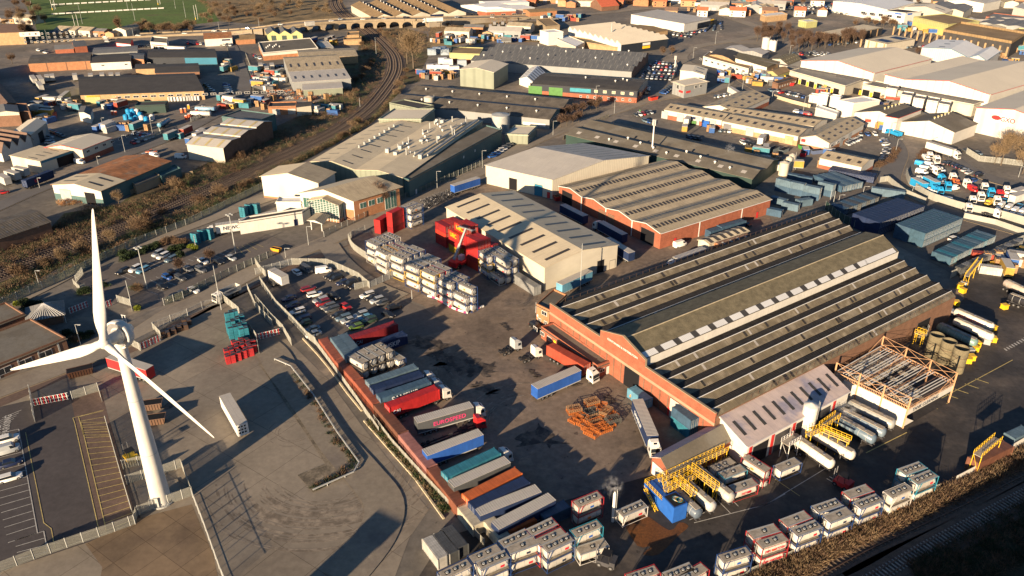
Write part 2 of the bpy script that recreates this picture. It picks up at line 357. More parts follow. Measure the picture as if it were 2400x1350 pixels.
sheet('central_yard', [(812, 560), (880, 540), (1000, 500), (1060, 440), (1140, 425), (1320, 500), (1450, 600), (1560, 560), (1800, 500), (1830, 560), (1480, 640), (1300, 700), (1280, 730), (1400, 850), (1680, 1010), (1540, 1110), (1400, 1160), (1140, 1250), (760, 800), (950, 800), (1060, 770), (990, 715), (880, 670), (820, 600)], 'g_yard', nz())
sheet('tank_yard', [(1040, 1260), (1140, 1230), (1400, 1150), (1540, 1110), (1760, 1050), (1990, 930), (2260, 700), (2240, 620), (2400, 540), (2560, 620), (2560, 1010), (2240, 1130), (1960, 1230), (1700, 1330), (1600, 1480), (900, 1480)], 'g_tank', nz())
sheet('dirt_strip', [(-80, 985), (40, 938), (150, 888), (250, 850), (330, 818), (400, 760), (500, 718), (545, 700), (640, 655), (830, 570), (700, 610), (640, 640), (560, 690), (490, 722), (360, 792), (240, 842), (0, 935), (-80, 965)], 'g_brownlot', nz())
sheet('visitor_lot', [(175, 655), (320, 600), (420, 560), (520, 545), (600, 540), (690, 575), (600, 625), (520, 668), (440, 700), (330, 730), (255, 705), (190, 690)], 'g_lot', nz())
sheet('storage_yard', [(1830, 400), (2080, 400), (2100, 450), (2400, 560), (2400, 640), (2230, 640), (1930, 490), (1830, 480)], 'g_lot', nz())
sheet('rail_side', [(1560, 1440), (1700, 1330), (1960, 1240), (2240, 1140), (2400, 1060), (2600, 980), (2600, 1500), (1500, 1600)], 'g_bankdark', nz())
sheet('rust_pool', [(960, 850), (1140, 800), (1380, 950), (1470, 880), (1550, 915), (1460, 1000), (1290, 1160), (1150, 1160), (1220, 1090), (1100, 1085)], 'g_rustmud', nz(), 32, 3)
sheet('island', [(945, 120), (1080, 95), (1215, 150), (1400, 390), (1600, 700), (1780, 950), (1740, 1030), (1400, 1190), (1270, 1045), (1500, 950), (1340, 700), (1200, 500), (1040, 250)], 'g_island', .12, 47)
sheet('stain', [(150, 480), (190, 440), (235, 430), (250, 460), (210, 490), (170, 500)], 'g_stain', nz(), 47, 2)
st = [(0, 60), (120, 30), (140, -40), (165, 0), (240, 40), (290, 90), (260, 130), (420, 165), (270, 170), (240, 215), (200, 160), (90, 175), (-60, 200), (0, 150), (-70, 120)]
sheet('stain', [(x*1.0+90, y*.9+40) for x, y in st], 'g_stain', nz(), 32, 3)
for cx, cy, r in ((1070, 855, 60), (985, 800, 42), (1120, 905, 30), (1020, 830, 30), (1180, 760, 12), (1330, 890, 18), (1245, 870, 12), (1420, 930, 14), (1360, 740, 16)):
    for q in range(3): sheet('stain', [(cx+q*r*.5+r*cos(a*.25)*random.uniform(.25, 1.1), cy+q*6+r*.36*sin(a*.25)*random.uniform(.25, 1.1)) for a in range(25)], 'g_stain', nz(), 9, 2)
def road(name, pts, wd, k='g_road', rc=9, kerb=True):
    P = smooth(WP(rc, pts), 5); z = nz(); o = MB(); strip(o, P, -wd/2, wd/2, z, k)
    if kerb:
        for s in (-1, 1): strip(o, P, s*(wd/2+.15)-.15, s*(wd/2+.15)+.15, .11, 'stone', 0)
    return struct(o.obj(name)), P
_, MAINROAD = road('main_road', [(-80, 945), (0, 914), (130, 866), (240, 823), (333, 780), (400, 738), (493, 692), (600, 634), (700, 592), (813, 546), (893, 509), (987, 461), (1133, 399), (1200, 358), (1267, 325), (1387, 280), (1467, 253), (1547, 230), (1640, 218), (1698, 200), (1700, 182), (1655, 162), (1610, 148), (1600, 130), (1640, 108), (1720, 95), (1800, 80)], 7.5)
road('side_road', [(530, 85), (545, 112), (563, 160), (572, 200), (556, 238), (470, 287), (400, 322), (307, 357), (232, 386), (160, 418), (80, 448), (0, 483), (-60, 510)], 8, 'g_roaddark')
road('service_road', [(-60, 735), (20, 706), (110, 664), (240, 597), (400, 543), (533, 495), (627, 463), (680, 452)], 9, 'g_road', kerb=False)
road('curving_road', [(1740, 185), (1780, 208), (1813, 221), (1900, 245), (1989, 270), (2050, 300), (2090, 330), (2103, 360), (2090, 395), (2085, 420), (2100, 450), (2160, 478), (2267, 508), (2400, 545), (2500, 570)], 9, 'g_roaddark')
road('east_road', [(2215, 352), (2260, 392), (2320, 418), (2400, 440), (2460, 450)], 8, 'g_roaddark')
road('yard_drive', [(605, 800), (640, 830), (665, 870), (720, 940), (790, 1040), (850, 1110), (900, 1180), (880, 1260), (800, 1360)], 8, 'g_drive', kerb=False)
road('gate_drive', [(770, 575), (795, 610), (840, 650), (890, 680), (940, 700)], 7, 'g_road', kerb=False)
road('far_road', [(1260, 38), (1400, 32), (1520, 20), (1640, 22), (1720, 45), (1800, 75), (1780, 100), (1700, 95)], 10, 'g_road', kerb=False)
road('far_road', [(1640, 22), (1760, 5), (1900, -20)], 9, 'g_road', kerb=False)
road('north_street', [(60, 100), (150, 92), (260, 88), (360, 84), (450, 80), (540, 76)], 8, 'g_roaddark', kerb=False)
# broad sweeping tyre marks (each a thin curved film of rubber)
def arcs(cx, cy, r0, r1, n, a0, a1, wd=.22, sx=1.0, rc=9):
    c = W(rc, cx, cy); o = MB(); z = .029 if cx < 800 else .078
    for i in range(n):
        r = r0+(r1-r0)*i/n+random.uniform(-.9, .9); b0 = a0+random.uniform(0, 25); b1 = a1-random.uniform(0, 40)
        P = [c+Vector((r*cos(radians(t))*(sx+.04*(i % 4)), r*sin(radians(t)), 0)) for t in [b0+(b1-b0)*k/24 for k in range(25)]]
        strip(o, P, -wd/2, wd/2, z+i*.0004, 'g_track')
    struct(o.obj('tyre_marks'))
arcs(770, 1095, 11, 24, 20, -165, 10, .3); arcs(775, 1090, 13, 21, 7, -150, -20, .6); arcs(690, 1010, 4, 7, 3, 0, 330, .15); arcs(1180, 690, 8, 17, 8, -95, 60, .16); arcs(1120, 860, 5, 12, 5, 60, 260, .16)
arcs(1245, 985, 9, 16, 5, 90, 210, .3); arcs(1500, 640, 6, 14, 5, -60, 90, .16)
def line(mb, a, b, wd, k, z):
    d = (b-a); d.z = 0
    if d.length < .01: return
    d.normalize(); n = Vector((-d.y, d.x, 0))*wd/2
    mb.quad((a-n)[:2]+(z,), (b-n)[:2]+(z,), (b+n)[:2]+(z,), (a+n)[:2]+(z,), k)
o = MB(); z = .075
def bays(rc, a0, a1, b0, b1, n, k, ends=True):
    A0, A1, B0, B1 = W(rc, *a0), W(rc, *a1), W(rc, *b0), W(rc, *b1)
    for i in range(n+1): line(o, A0.lerp(A1, i/n), B0.lerp(B1, i/n), .14, k, z)
    if ends: line(o, A0, A1, .16, k, z+.002)
bays(30, (710, 0), (935, 950), (930, 0), (1175, 855), 18, 'line_yellow'); line(o, W(30, 655, 0), W(30, 875, 970), .16, 'line_yellow', z); line(o, W(20, 640, 1200), W(30, 655, 0), .16, 'line_yellow', z)
line(o, W(20, 640, 1200), W(20, 915, 1130), .16, 'line_yellow', z); bays(20, (690, 1190), (735, 1350), (905, 1140), (965, 1350), 4, 'line_yellow')
bays(30, (165, 60), (330, 975), (-140, 130), (70, 1060), 16, 'line_white'); bays(30, (385, 958), (420, 1140), (130, 1040), (160, 1200), 3, 'line_white')
for a, b in (((225, 90), (385, 885)), ((385, 885), (450, 935)), ((450, 935), (485, 1110))): line(o, W(30, *a), W(30, *b), .14, 'line_yellow', z)
for i in range(7): line(o, W(20, 190-i*22, 1130+i*25), W(20, 20-i*22, 1200+i*25), .14, 'line_white', z)
bays(44, (0, 560), (520, 330), (180, 640), (700, 400), 7, 'line_white', False); bays(44, (480, 830), (1640, 180), (600, 870), (1800, 240), 14, 'line_white', False); bays(44, (480, 640), (1160, 280), (600, 700), (1230, 300), 8, 'line_white', False)
bays(44, (1840, 130), (2060, 50), (1950, 250), (2250, 130), 3, 'line_yellow', False)
for a, b in (((1600, 885), (2230, 725)), ((2230, 725), (2400, 630)), ((1560, 860), (1760, 760)), ((1760, 640), (1920, 800)), ((1850, 600), (1990, 740))): line(o, W(32, *a), W(32, *b), .16, 'line_white', z)
line(o, W(33, 130, 725), W(33, 700, 380), .16, 'line_white', z); line(o, W(33, 40, 750), W(33, 130, 725), .16, 'line_white', z)
line(o, W(23, 1370, 1190), W(23, 2300, 690), .2, 'line_yellow', z); line(o, W(33, 1010, 270), W(33, 1370, 90), .2, 'line_yellow', z); line(o, W(33, 210, 500), W(33, 430, 650), .14, 'line_yellow', z)
for i in range(9): line(o, W(23, 2225+i*22, 590-i*12), W(23, 2250+i*22, 608-i*12), .5, 'line_white', z)
for i in range(6): line(o, W(23, 1520+i*90, 1080-i*45), W(23, 1640+i*90, 1120-i*45), .3, 'line_yellow', z)
struct(o.obj('painted_markings'))
def ground_text(s, rc, a, b, size, k='line_white'):
    A = W(rc, *a); B = W(rc, *b); r = root('tmp'); t = text(r, s, size, (0, 0, 0), (1, 0, 0), (0, 1, 0), k, 'painted_words', ex=0); t.parent = None; bpy.data.objects.remove(r)
    t.location = (A.x, A.y, .05); t.rotation_euler.z = atan2(B.y-A.y, B.x-A.x); struct(t)
ground_text('NO', 20, (5, 1330), (10, 1240), 2.2); ground_text('PARKING', 20, (75, 1345), (95, 1220), 2.0)
# ------------------------------------------------------------------ railways
def railway(pts, offs, wd, name, sl='sleeper', rc=9, gap=1.1):
    P = smooth(WP(rc, pts), 8); P = resample(P, 3.0)
    r = root(name); struct(r); o = MB(); strip(o, P, -wd/2, wd/2, .22, 'g_ballast'); strip(o, P, -wd/2-1.2, -wd/2, .12, 'g_ballast', 0); strip(o, P, wd/2, wd/2+1.2, .12, 'g_ballast', 0)
    o.obj('ballast', r); o = MB(); q = MB()
    for of in offs:
        Nn = normals(P); T = [p+n*of for p, n in zip(P, Nn)]
        for s in (-.75, .75): strip(o, T, s-.07, s+.07, .52, 'rail', .3)
        for p, n in zip(*(lambda R: (R, normals(R)))(resample(T, gap))):
            a = p-n*1.3; b = p+n*1.3; q.bar((a.x, a.y, .28), (b.x, b.y, .28), .14, sl)
    o.obj('rails', r); s = q.obj('sleepers', r); s['kind'] = 'stuff'; return P
TRK = railway([(-60, 663), (0, 639), (125, 588), (240, 548), (344, 509), (453, 463), (547, 423), (640, 378), (693, 355), (787, 309), (827, 283), (867, 251), (893, 221), (917, 187), (927, 160), (923, 133), (907, 112), (888, 93), (867, 76), (845, 60), (813, 40), (792, 20), (786, 0), (792, -40)], (-3.6, 0.1, 3.8), 11.5, 'railway')
railway([(350, 1440), (550, 1350), (1000, 1110), (1500, 880), (2000, 640), (2400, 440), (2700, 300)], (0,), 4.2, 'railway', rc=33)
railway([(930, 1450), (1130, 1350), (1500, 1130), (2000, 860), (2400, 640), (2700, 480)], (0,), 5, 'railway', 'sleeper_conc', rc=33, gap=.9)
# ------------------------------------------------------------------ fences and walls
def fence(pts, rc, label, h=2.4, slat=.16, sw=.085, k='fence_pale', post=2.75, group=None, name='palisade_fence', cat='fence', solid=False, sm=0):
    P = WP(rc, pts)
    if sm: P = smooth(P, sm)
    b = P[0].copy(); r = thing(name, label, cat, b, 0, group); Q = [p-b for p in P]; o = MB()
    if solid: strip(o, Q, -.04, .04, h, k, 0.05)
    else:
        for p, q in zip(Q, Q[1:]):
            L = (q-p).length; d = (q-p)/max(L, .01); n = max(1, int(L/slat))
            for i in range(n):
                c = p+d*(i+.5)*L/n; a = c-d*sw/2; e = c+d*sw/2; m = Vector((-d.y, d.x, 0))*.02
                o.add([a-m, e-m, e+m, a+m]+[v+Vector((0, 0, h+random.uniform(-.02, .02))) for v in (a-m, e-m, e+m, a+m)], [(0, 1, 5, 4), (1, 2, 6, 5), (2, 3, 7, 6), (3, 0, 4, 7), (4, 5, 6, 7)], k)
        for z in (.4, h-.4): strip(o, Q, .02, .08, z+.03, k, z-.03)
    o.obj('panels', r)
    if post:
        po = MB(); po.box(-.06, .06, -.06, .06, 0, h+.1, 'galv'); me = po.mesh('post')
        for p in resample(Q, post)[:100]:
            c = bpy.data.objects.new('post', me); C.objects.link(c); c.parent = r; c.location = p
    return r
fence([(0, 1320), (310, 1200), (450, 1150), (700, 1065), (945, 985), (1190, 895)], 30, 'pale slatted fence crossing the bottom left corner below the parking bays', sw=.06, slat=.15)
fence([(1190, 895), (1210, 820), (1700, 640)], 30, 'pale slatted fence in front of the foot of the wind turbine')
fence([(940, 20), (1000, 230), (1070, 480), (1180, 850)], 30, 'pale slatted fence between the yellow bays and the turbine base')
fence([(1085, 410), (1255, 370)], 30, 'short slatted fence panel left of the turbine tower', post=3)
fence([(1120, 545), (1290, 490)], 30, 'short slatted fence panel joining the bay fence and the tower', post=3)
fence([(1430, 455), (1600, 395), (1640, 500), (1690, 640)], 30, 'slatted fence behind and right of the turbine tower')
fence([(1695, 660), (1800, 930), (1950, 1350), (1990, 1440)], 30, 'long thin fence running down from the turbine to the bottom edge', k='galv', sw=.05, slat=.3)
fence([(640, 1035), (870, 960), (900, 1060)], 20, 'small slatted gate section below the red and white barrier', post=3)
fence([(270, 980), (310, 1240)], 20, 'tall narrow fence end at the left car park entrance', post=3, k='galv')
fence([(530, 560), (700, 790), (900, 1070), (1080, 1330)], 21, 'pale fence in front of the upper half of the container wall', h=1.8)
fence([(1040, -10), (1200, 200), (1400, 420), (1650, 690), (1900, 970), (2010, 1090)], 31, 'pale fence in front of the lower half of the container wall', h=1.8)
fence([(40, 15), (180, 220), (330, 370), (450, 500), (530, 560)], 21, 'pale fence along the left side of the staff car park', h=2.4)
fence([(0, 175), (130, 330), (240, 440), (315, 565)], 21, 'pale fence on the left of the narrow lane by the drive', h=2.4)
fence([(2180, 80), (2250, 240), (2400, 400)], 20, 'pale fence beside the dark gateway below the tipper lorry')
fence([(1350, 425), (1420, 500)], 20, 'short pale fence panel by the brown crates')
fence([(1970, 175), (2105, 285), (2120, 330)], 20, 'pale fence panel above the stack of teal crates')
fence([(2190, 420), (2260, 520), (2280, 640)], 20, 'pale fence right of the red and teal crates')
fence([(1360, 420), (1500, 360), (1660, 300), (1800, 230), (1960, 190)], 20, 'see-through grey fence along the road above the brown crates', k='galv', sw=.03, slat=.35, post=5)
fence([(1125, 545), (1240, 610)], 20, 'short pale fence panel right of the turbine nacelle')
fence([(0, 1090), (40, 1150), (90, 1200)], 11, 'pale fence stub at the left corner of the staff car park', post=3)
fence([(0, 1350-170), (320, 1090)], 11, 'grey fence between main road and the staff car park', k='galv', sw=.06, slat=.2)
fence([(320, 1090), (630, 1095), (760, 1150), (900, 1215), (1000, 1300)], 11, 'pale fence along the top of the staff car park')
fence([(1000, 1300), (1210, 1200)], 11, 'dark gated fence by the row of stacked tanks', k='galv')
fence([(870, 1310), (1000, 1280)], 11, 'short pale fence screen beside two parked cars', h=2.2)
fence([(815, 880), (860, 960), (1000, 1060), (1100, 1150), (1210, 1190)], 11, 'curved pale fence around the stacked tank containers', h=2.6, sm=4)
fence([(960, 800), (840, 850), (815, 880)], 11, 'pale fence corner behind the tank stack near the road')
fence([(600, 850), (700, 800), (870, 720), (1120, 600), (1285, 520), (1500, 430), (1700, 340), (2000, 210)], 11, 'dark green mesh fence along the main road by the glass fronted offices', k='clad_greygreen', sw=.05, slat=.25, post=3)
fence([(1580, 390), (1760, 445), (1775, 520)], 48, 'pale fence on the low brick wall at the visitor entrance')
fence([(1025, 125), (1120, 10)], 48, 'see-through fence by the service road left of the upper blade')
fence([(990, 150), (1080, 240), (1150, 200)], 48, 'pale fence bin enclosure left of the upper blade', h=1.8)
fence([(700, 1040), (1000, 930), (1300, 770), (1600, 620), (2000, 440), (2400, 270)], 44, 'green fence on the verge above the tipper lorry', k='clad_greygreen', sw=.06, slat=.2, post=3)
fence([(-20, 730), (140, 660), (240, 610), (330, 570), (440, 528), (560, 470), (620, 440)], 9, 'dark fence along the railway beside the service road', k='clad_greygreen', sw=.09, slat=.18, h=2.6, post=4)
fence([(1790, 540), (1960, 450), (2400, 190), (2700, 20)], 33, 'pale wall of panels beside the railway at the lower right', h=2.2, solid=True, name='boundary_wall', cat='wall', post=0, k='render_white')
fence([(-700, 1600), (-60, 1380), (0, 1330), (330, 1190), (620, 1060), (1000, 890), (1400, 700), (1650, 590)], 33, 'low pale fence between the stacked tanks and the railway', h=1.6)
fence([(1360, 300), (1380, 370), (1450, 440), (1560, 510), (1700, 560), (1860, 610), (2150, 670), (2400, 740)], 13, 'long pale fence curving round the lorry dealer yard', h=3.0, sm=3, solid=True, k='fence_pale')
fence([(1130, 370), (1200, 360), (1260, 410), (1350, 480), (1530, 560)], 13, 'pale fence behind the dark blue storage containers', h=2.6, solid=True)
fence([(1860, 680), (2140, 740), (2400, 830)], 13, 'pale fence beside the ditch at the right edge', h=2.2, solid=True)
fence([(1750, 1210), (2030, 1060), (2150, 990), (2400, 880)], 13, 'pale corrugated fence next to the row of yellow tubs', h=2.6, solid=True)
fence([(1890, 110), (2000, 180), (2200, 200), (2400, 225)], 13, 'grey fence under the bare trees at the right edge', h=2.6)
fence([(650, 600), (760, 690), (900, 770), (1080, 800)], 13, 'dark fence between the hall and the dark storage containers', k='clad_darkgreen', h=3.2, solid=True)
fence([(450, 1230), (640, 1130), (740, 1080), (850, 1030)], 2, 'brown timber fence along the bend of the main road', k='conc_edge', h=2.0, slat=.5, sw=.4, post=0)
fence([(200, 860), (360, 910), (520, 950)], 3, 'stone coloured wall beside the road and parked cars', k='conc_edge', h=2, solid=True, post=0, name='boundary_wall', cat='wall')
fence([(1410, 700), (1450, 610), (1435, 560)], 2, 'white curved screen beside the packed car compound', h=2.4, solid=True, k='render_white', post=0)
fence([(1210, 1260), (1420, 1190), (1400, 1150)], 0, 'pale fence round the car park behind the cream unit', h=2.2, slat=.3, sw=.2)
fence([(1680, 1070), (1900, 980), (2000, 900)], 0, 'pale fence along the road by the portable toilets', h=2.2, slat=.3, sw=.2)
fence([(2040, 640), (2020, 500), (2000, 430)], 0, 'low fence on the left of the northern side road', h=1.6, slat=.4, sw=.25, post=0)
fence([(2230, 820), (2220, 640), (2160, 480)], 0, 'low fence on the right of the northern side road', h=1.6, slat=.4, sw=.25, post=0)
fence([(1150, 470), (1500, 330), (1700, 300)], 10, 'rubble topped fence along the embankment behind the rusty shed', h=1.8, slat=.5, sw=.45, post=0, k='stone')
# barriers: red and white crowd barriers at the gates
def barrier(rc, a, b, label, n=8):
    A, B = W(rc, *a), W(rc, *b); L = (B-A).length; r = thing('gate_barrier', label, 'barrier', A, atan2(B.y-A.y, B.x-A.x), 'red and white barrier gates across the drives'); o = MB()
    for z in (.15, 1.0, 1.9): o.box(0, L, -.04, .04, z, z+.09, 'signwhite')
    o.obj('rails', r); q = MB(); n = int(L/.45)
    for i in range(n): q.box(i*L/n, i*L/n+.16, -.06, .06, .1, 2.0, 'red' if i % 2 else 'signwhite')
    q.obj('bars', r)
barrier(20, (295, 1095), (610, 1035), 'red and white barrier across the left car park entrance')
barrier(20, (1240, 600), (1420, 520), 'red and white barrier behind the red trailer')
barrier(48, (940, 550), (1190, 450), 'red and white barrier left of the upper blade')
barrier(48, (1385, 480), (1510, 430), 'red and white barrier right of the upper blade')
barrier(21, (0, 520), (215, 465), 'red and white barrier across the lane near the container wall')
# ------------------------------------------------------------------ buildings
# corners are the eaves at height h, read from the photo: B the near corner, A the other end of the ridge direction, Cc the other side; D optional far corner
def bld(label, rc, B, A, Cc, h, D=None, n=1, rise=1.4, prof=None, wall='clad_cream', roof='roof_fibre', roofs=None, rl=None, ov=.35, plinth=None, ops=(), name='warehouse', cat='warehouse', group=None, gwall=None, flat=False, par=None, fascia=None, vents=(), vcol='signwhite', trim=None):
    B, A, Cc = (W(q[0], q[1], q[2], h) if len(q) == 3 else W(rc, *q, h) for q in (B, A, Cc))
    Dd = W(rc, *D, h) if D else A+Cc-B
    rz = atan2(A.y-B.y, A.x-B.x); r = thing(name, label, cat, (B.x, B.y, 0), rz, group)
    Ri = Matrix.Rotation(-rz, 3, 'Z'); a, c, d = (Ri @ (q-B) for q in (A, Cc, Dd)); b = Vector((0, 0, 0))
    def P(u, v, z): q = (b*(1-v)+c*v)*(1-u)+(a*(1-v)+d*v)*u; return Vector((q.x, q.y, z))
    LU, LV = a.length, c.length
    if flat: prof = [(0, h), (1, h)]
    if prof is None:
        prof = []
        for i in range(n): prof += [(i/n, h), ((i+.5)/n, h+rise)]
        prof.append((1, h))
    else: prof = [(v, h+dz) for v, dz in prof] if not flat else prof
    m = MB(); gw = gwall or wall
    for u, k in ((0, gw), (1, gw)):
        for (v0, z0), (v1, z1) in zip(prof, prof[1:]):
            if v1 > v0: m.quad(P(u, v0, 0), P(u, v1, 0), P(u, v1, z1-.08), P(u, v0, z0-.08), k)
    m.quad(P(0, 0, 0), P(1, 0, 0), P(1, 0, prof[0][1]-.08), P(0, 0, prof[0][1]-.08), wall)
    m.quad(P(0, 1, 0), P(1, 1, 0), P(1, 1, prof[-1][1]-.08), P(0, 1, prof[-1][1]-.08), wall)
    m.obj('walls', r)
    if plinth:
        ph, pk = plinth; o = MB(); e = .05; cs = [P(0, 0, 0), P(1, 0, 0), P(1, 1, 0), P(0, 1, 0)]; cen = sum(cs, Vector())/4
        cs = [q+(q-cen).normalized()*e*1.5 for q in cs]
        for i in range(4): q, s = cs[i], cs[(i+1) % 4]; o.quad(q, s, s+Vector((0, 0, ph)), q+Vector((0, 0, ph)), pk)
        o.obj('wall_base', r)
    R = MB(); ks = roofs or [roof]; ou = ov/LU; ovv = ov/LV; T = .14
    for i, ((v0, z0), (v1, z1)) in enumerate(zip(prof, prof[1:])):
        k = ks[i % len(ks)]
        if v1-v0 < 1e-4:
            R.quad(P(-ou, v0, z0), P(1+ou, v0, z0), P(1+ou, v1, z1), P(-ou, v1, z1), k); continue
        e0 = v0-(ovv if i == 0 else 0); e1 = v1+(ovv if i == len(prof)-2 else 0); sl_ = (z1-z0)/(v1-v0); q0 = z0+(e0-v0)*sl_; q1 = z1+(e1-v1)*sl_
        R.hexa([P(-ou, e0, q0-T), P(1+ou, e0, q0-T), P(1+ou, e1, q1-T), P(-ou, e1, q1-T), P(-ou, e0, q0), P(1+ou, e0, q0), P(1+ou, e1, q1), P(-ou, e1, q1)], k)
        if rl:
            nn, t0, t1, wf, lk, *seg = rl
            if seg and i not in seg[0]: continue
            rows = t0 if isinstance(t0, (list, tuple)) else [(t0, t1)]
            for ta, tb in rows:
                va, vb = v0+(v1-v0)*ta, v0+(v1-v0)*tb; za, zb = z0+(z1-z0)*ta+.05, z0+(z1-z0)*tb+.05
                for j in range(nn):
                    uu = (j+.5)/nn; w2 = wf/nn/2
                    R.quad(P(uu-w2, va, za), P(uu+w2, va, za), P(uu+w2, vb, zb), P(uu-w2, vb, zb), lk)
    R.obj('roof', r)
    if trim:
        o = MB()
        for (v0, z0), (v1, z1) in zip(prof, prof[1:]):
            for u in (-ou-.06/LU,): o.bar(P(u, v0, z0-.1), P(u, v1, z1-.1), .16, trim)
        o.bar(P(-ou, -ovv, prof[0][1]-.12), P(1+ou, -ovv, prof[0][1]-.12), .12, trim); o.obj('roof_trim', r)
    if par or (flat and par is None):
        ph, pk = par or (.5, wall); o = MB()
        cs = [P(0, 0, 0), P(1, 0, 0), P(1, 1, 0), P(0, 1, 0)]; cen = sum(cs, Vector())/4
        for i in range(4):
            q, s = cs[i], cs[(i+1) % 4]; qi, si = q.lerp(cen, .35/(q-cen).length), s.lerp(cen, .35/(s-cen).length); qo, so_ = q.lerp(cen, -.06/(q-cen).length), s.lerp(cen, -.06/(s-cen).length)
            z0, z1 = prof[0][1]-.3, prof[0][1]+ph
            o.hexa([Vector((*p[:2], z)) for z in (z0, z1) for p in (qo, so_, si, qi)], pk)
        o.obj('parapet', r)
    for side, s, wd, z0, z1, k, nm in ops:
        if side == 'g': o0, dr = b, c.normalized(); out = Vector((dr.y, -dr.x, 0))
        elif side == 'a': o0, dr = a, (d-a).normalized(); out = Vector((dr.y, -dr.x, 0))
        else: o0, dr = b, a.normalized(); out = Vector((-dr.y, dr.x, 0))
        cenl = P(.5, .5, 0)
        if (o0+dr-cenl).dot(out) < 0: out = -out
        if s < 0: s = (LV if side in 'ga' else LU)*(-s)
        p = o0+dr*s; q = p+dr*wd; m = MB()
        def slab(p, q, z0, z1, e, k): m.hexa([p, q, q+out*e, p+out*e]*1 and [Vector((*t[:2], z)) for z in (z0, z1) for t in (p-out*.02, q-out*.02, q+out*e, p+out*e)], k)
        if nm.startswith('win'):
            slab(p, q, z0, z1, .08, 'signwhite'); slab(p+dr*.12, q-dr*.12, z0+.12, z1-.12, .10, k); slab(p+dr*(wd/2-.04), p+dr*(wd/2+.04), z0+.1, z1-.1, .12, 'signwhite'); m.obj('window', r)
        elif nm == 'door': slab(p-dr*.1, q+dr*.1, z0, z1+.1, .06, 'dark_metal'); slab(p, q, z0, z1, .09, k); m.obj('door', r)
        elif nm == 'inside_shade': slab(p-dr*.12, q+dr*.12, z0, z1+.12, .05, 'dark_metal'); slab(p, q, z0, z1, .07, 'inside_shade'); m.obj('doorway', r)  # no hole in the wall: the dark inside is painted on a panel
        else: slab(p, q, z0, z1, .1, k); m.obj(nm, r)
    if vents:
        vm = None
        for (u, v) in vents:
            zz = max(z0+(z1-z0)*((v-v0)/(v1-v0)) for (v0, z0), (v1, z1) in zip(prof, prof[1:]) if v1 > v0 and v0 <= v <= v1)
            if vm is None: o = MB(); o.bar((0, 0, -.1), (0, 0, .6), .35, 'galv', n=8); o.sphere((0, 0, .75), .6, .6, .45, vcol, 8, 4); vm = o.mesh('roof_vent')
            q = bpy.data.objects.new('roof_vent', vm); C.objects.link(q); q.parent = r; q.location = P(u, v, zz)
    r['_lu'] = LU; r['_lv'] = LV; GEO[label] = (P, LU, LV); return r
GEO = {}
def wins(side, s0, ds, n, wd=1.4, z0=1, z1=2.2, k='glass'): return [(side, s0+i*ds, wd, z0, z1, k, 'window') for i in range(n)]
def doors(side, s0, ds, n, wd=3.5, z1=4, k='steel', nm='door'): return [(side, s0+i*ds, wd, 0.05, z1, k, nm) for i in range(n)]
# ---- nearest sheds
bld('cream metal shed with long dark roof strips, nearest to the stacked red containers', 13, (12, 288, 1110), (11, 1672, 582), (12, 930, 912), 8.0, rise=2.0, roof='roof_beige', wall='clad_cream', rl=(9, .18, .82, .2, 'rooflight'),
    ops=[('g', -.72, 2.6, .05, 4.2, 'dark_metal', 'inside_shade'), ('g', -.9, 2.2, .05, 3, 'clad_cream', 'door')])
bld('cream metal shed with open dark doorway and bright blue door, behind the first shed', 12, (355, 340), (-232, 212), (1205, 130), 8.0, rise=2.9, roof='roof_palegrey', wall='clad_cream', rl=(8, .15, .85, .13, 'rooflight', (1,)), ops=[('v', -.14, 3.6, .05, 4.6, 'clad_blue', 'door'), ('v', -.52, 3.6, .05, 4.8, 'inside_shade', 'inside_shade'), ('v', -.03, 1.2, .05, 2.4, 'red', 'door')])
bld('red brick warehouse with wide beige roof dotted with dark rooflights', 12, (1310, 810), (2275, 512), (415, 395), 6.0, n=4, rise=1.3, roof='roof_fibre', wall='brick_red', rl=(31, .42, .72, .62, 'rooflight'), trim='signwhite',
    ops=[('g', 3.0, 6.4, .05, 4.9, 'inside_shade', 'inside_shade'), ('g', -.855, 6.0, .05, 4.9, 'inside_shade', 'inside_shade'), ('g', -.5, 4.2, .05, 4.3, 'brick_brown', 'panel'), ('g', -.42, 3.4, .05, 4.3, 'brick_brown', 'panel'), ('g', -.25, .4, .05, 5.9, 'signwhite', 'drainpipe'), ('g', -.5, .4, .05, 5.9, 'signwhite', 'drainpipe'), ('g', -.75, .4, .05, 5.9, 'signwhite', 'drainpipe'), ('v', -.33, .4, .05, 5.7, 'signwhite', 'drainpipe'), ('v', -.72, .4, .05, 5.7, 'signwhite', 'drainpipe'), ('v', 6.5, 1.1, .05, 2.4, 'red', 'door'), ('v', -.87, 1.1, .05, 2.4, 'red', 'door')])
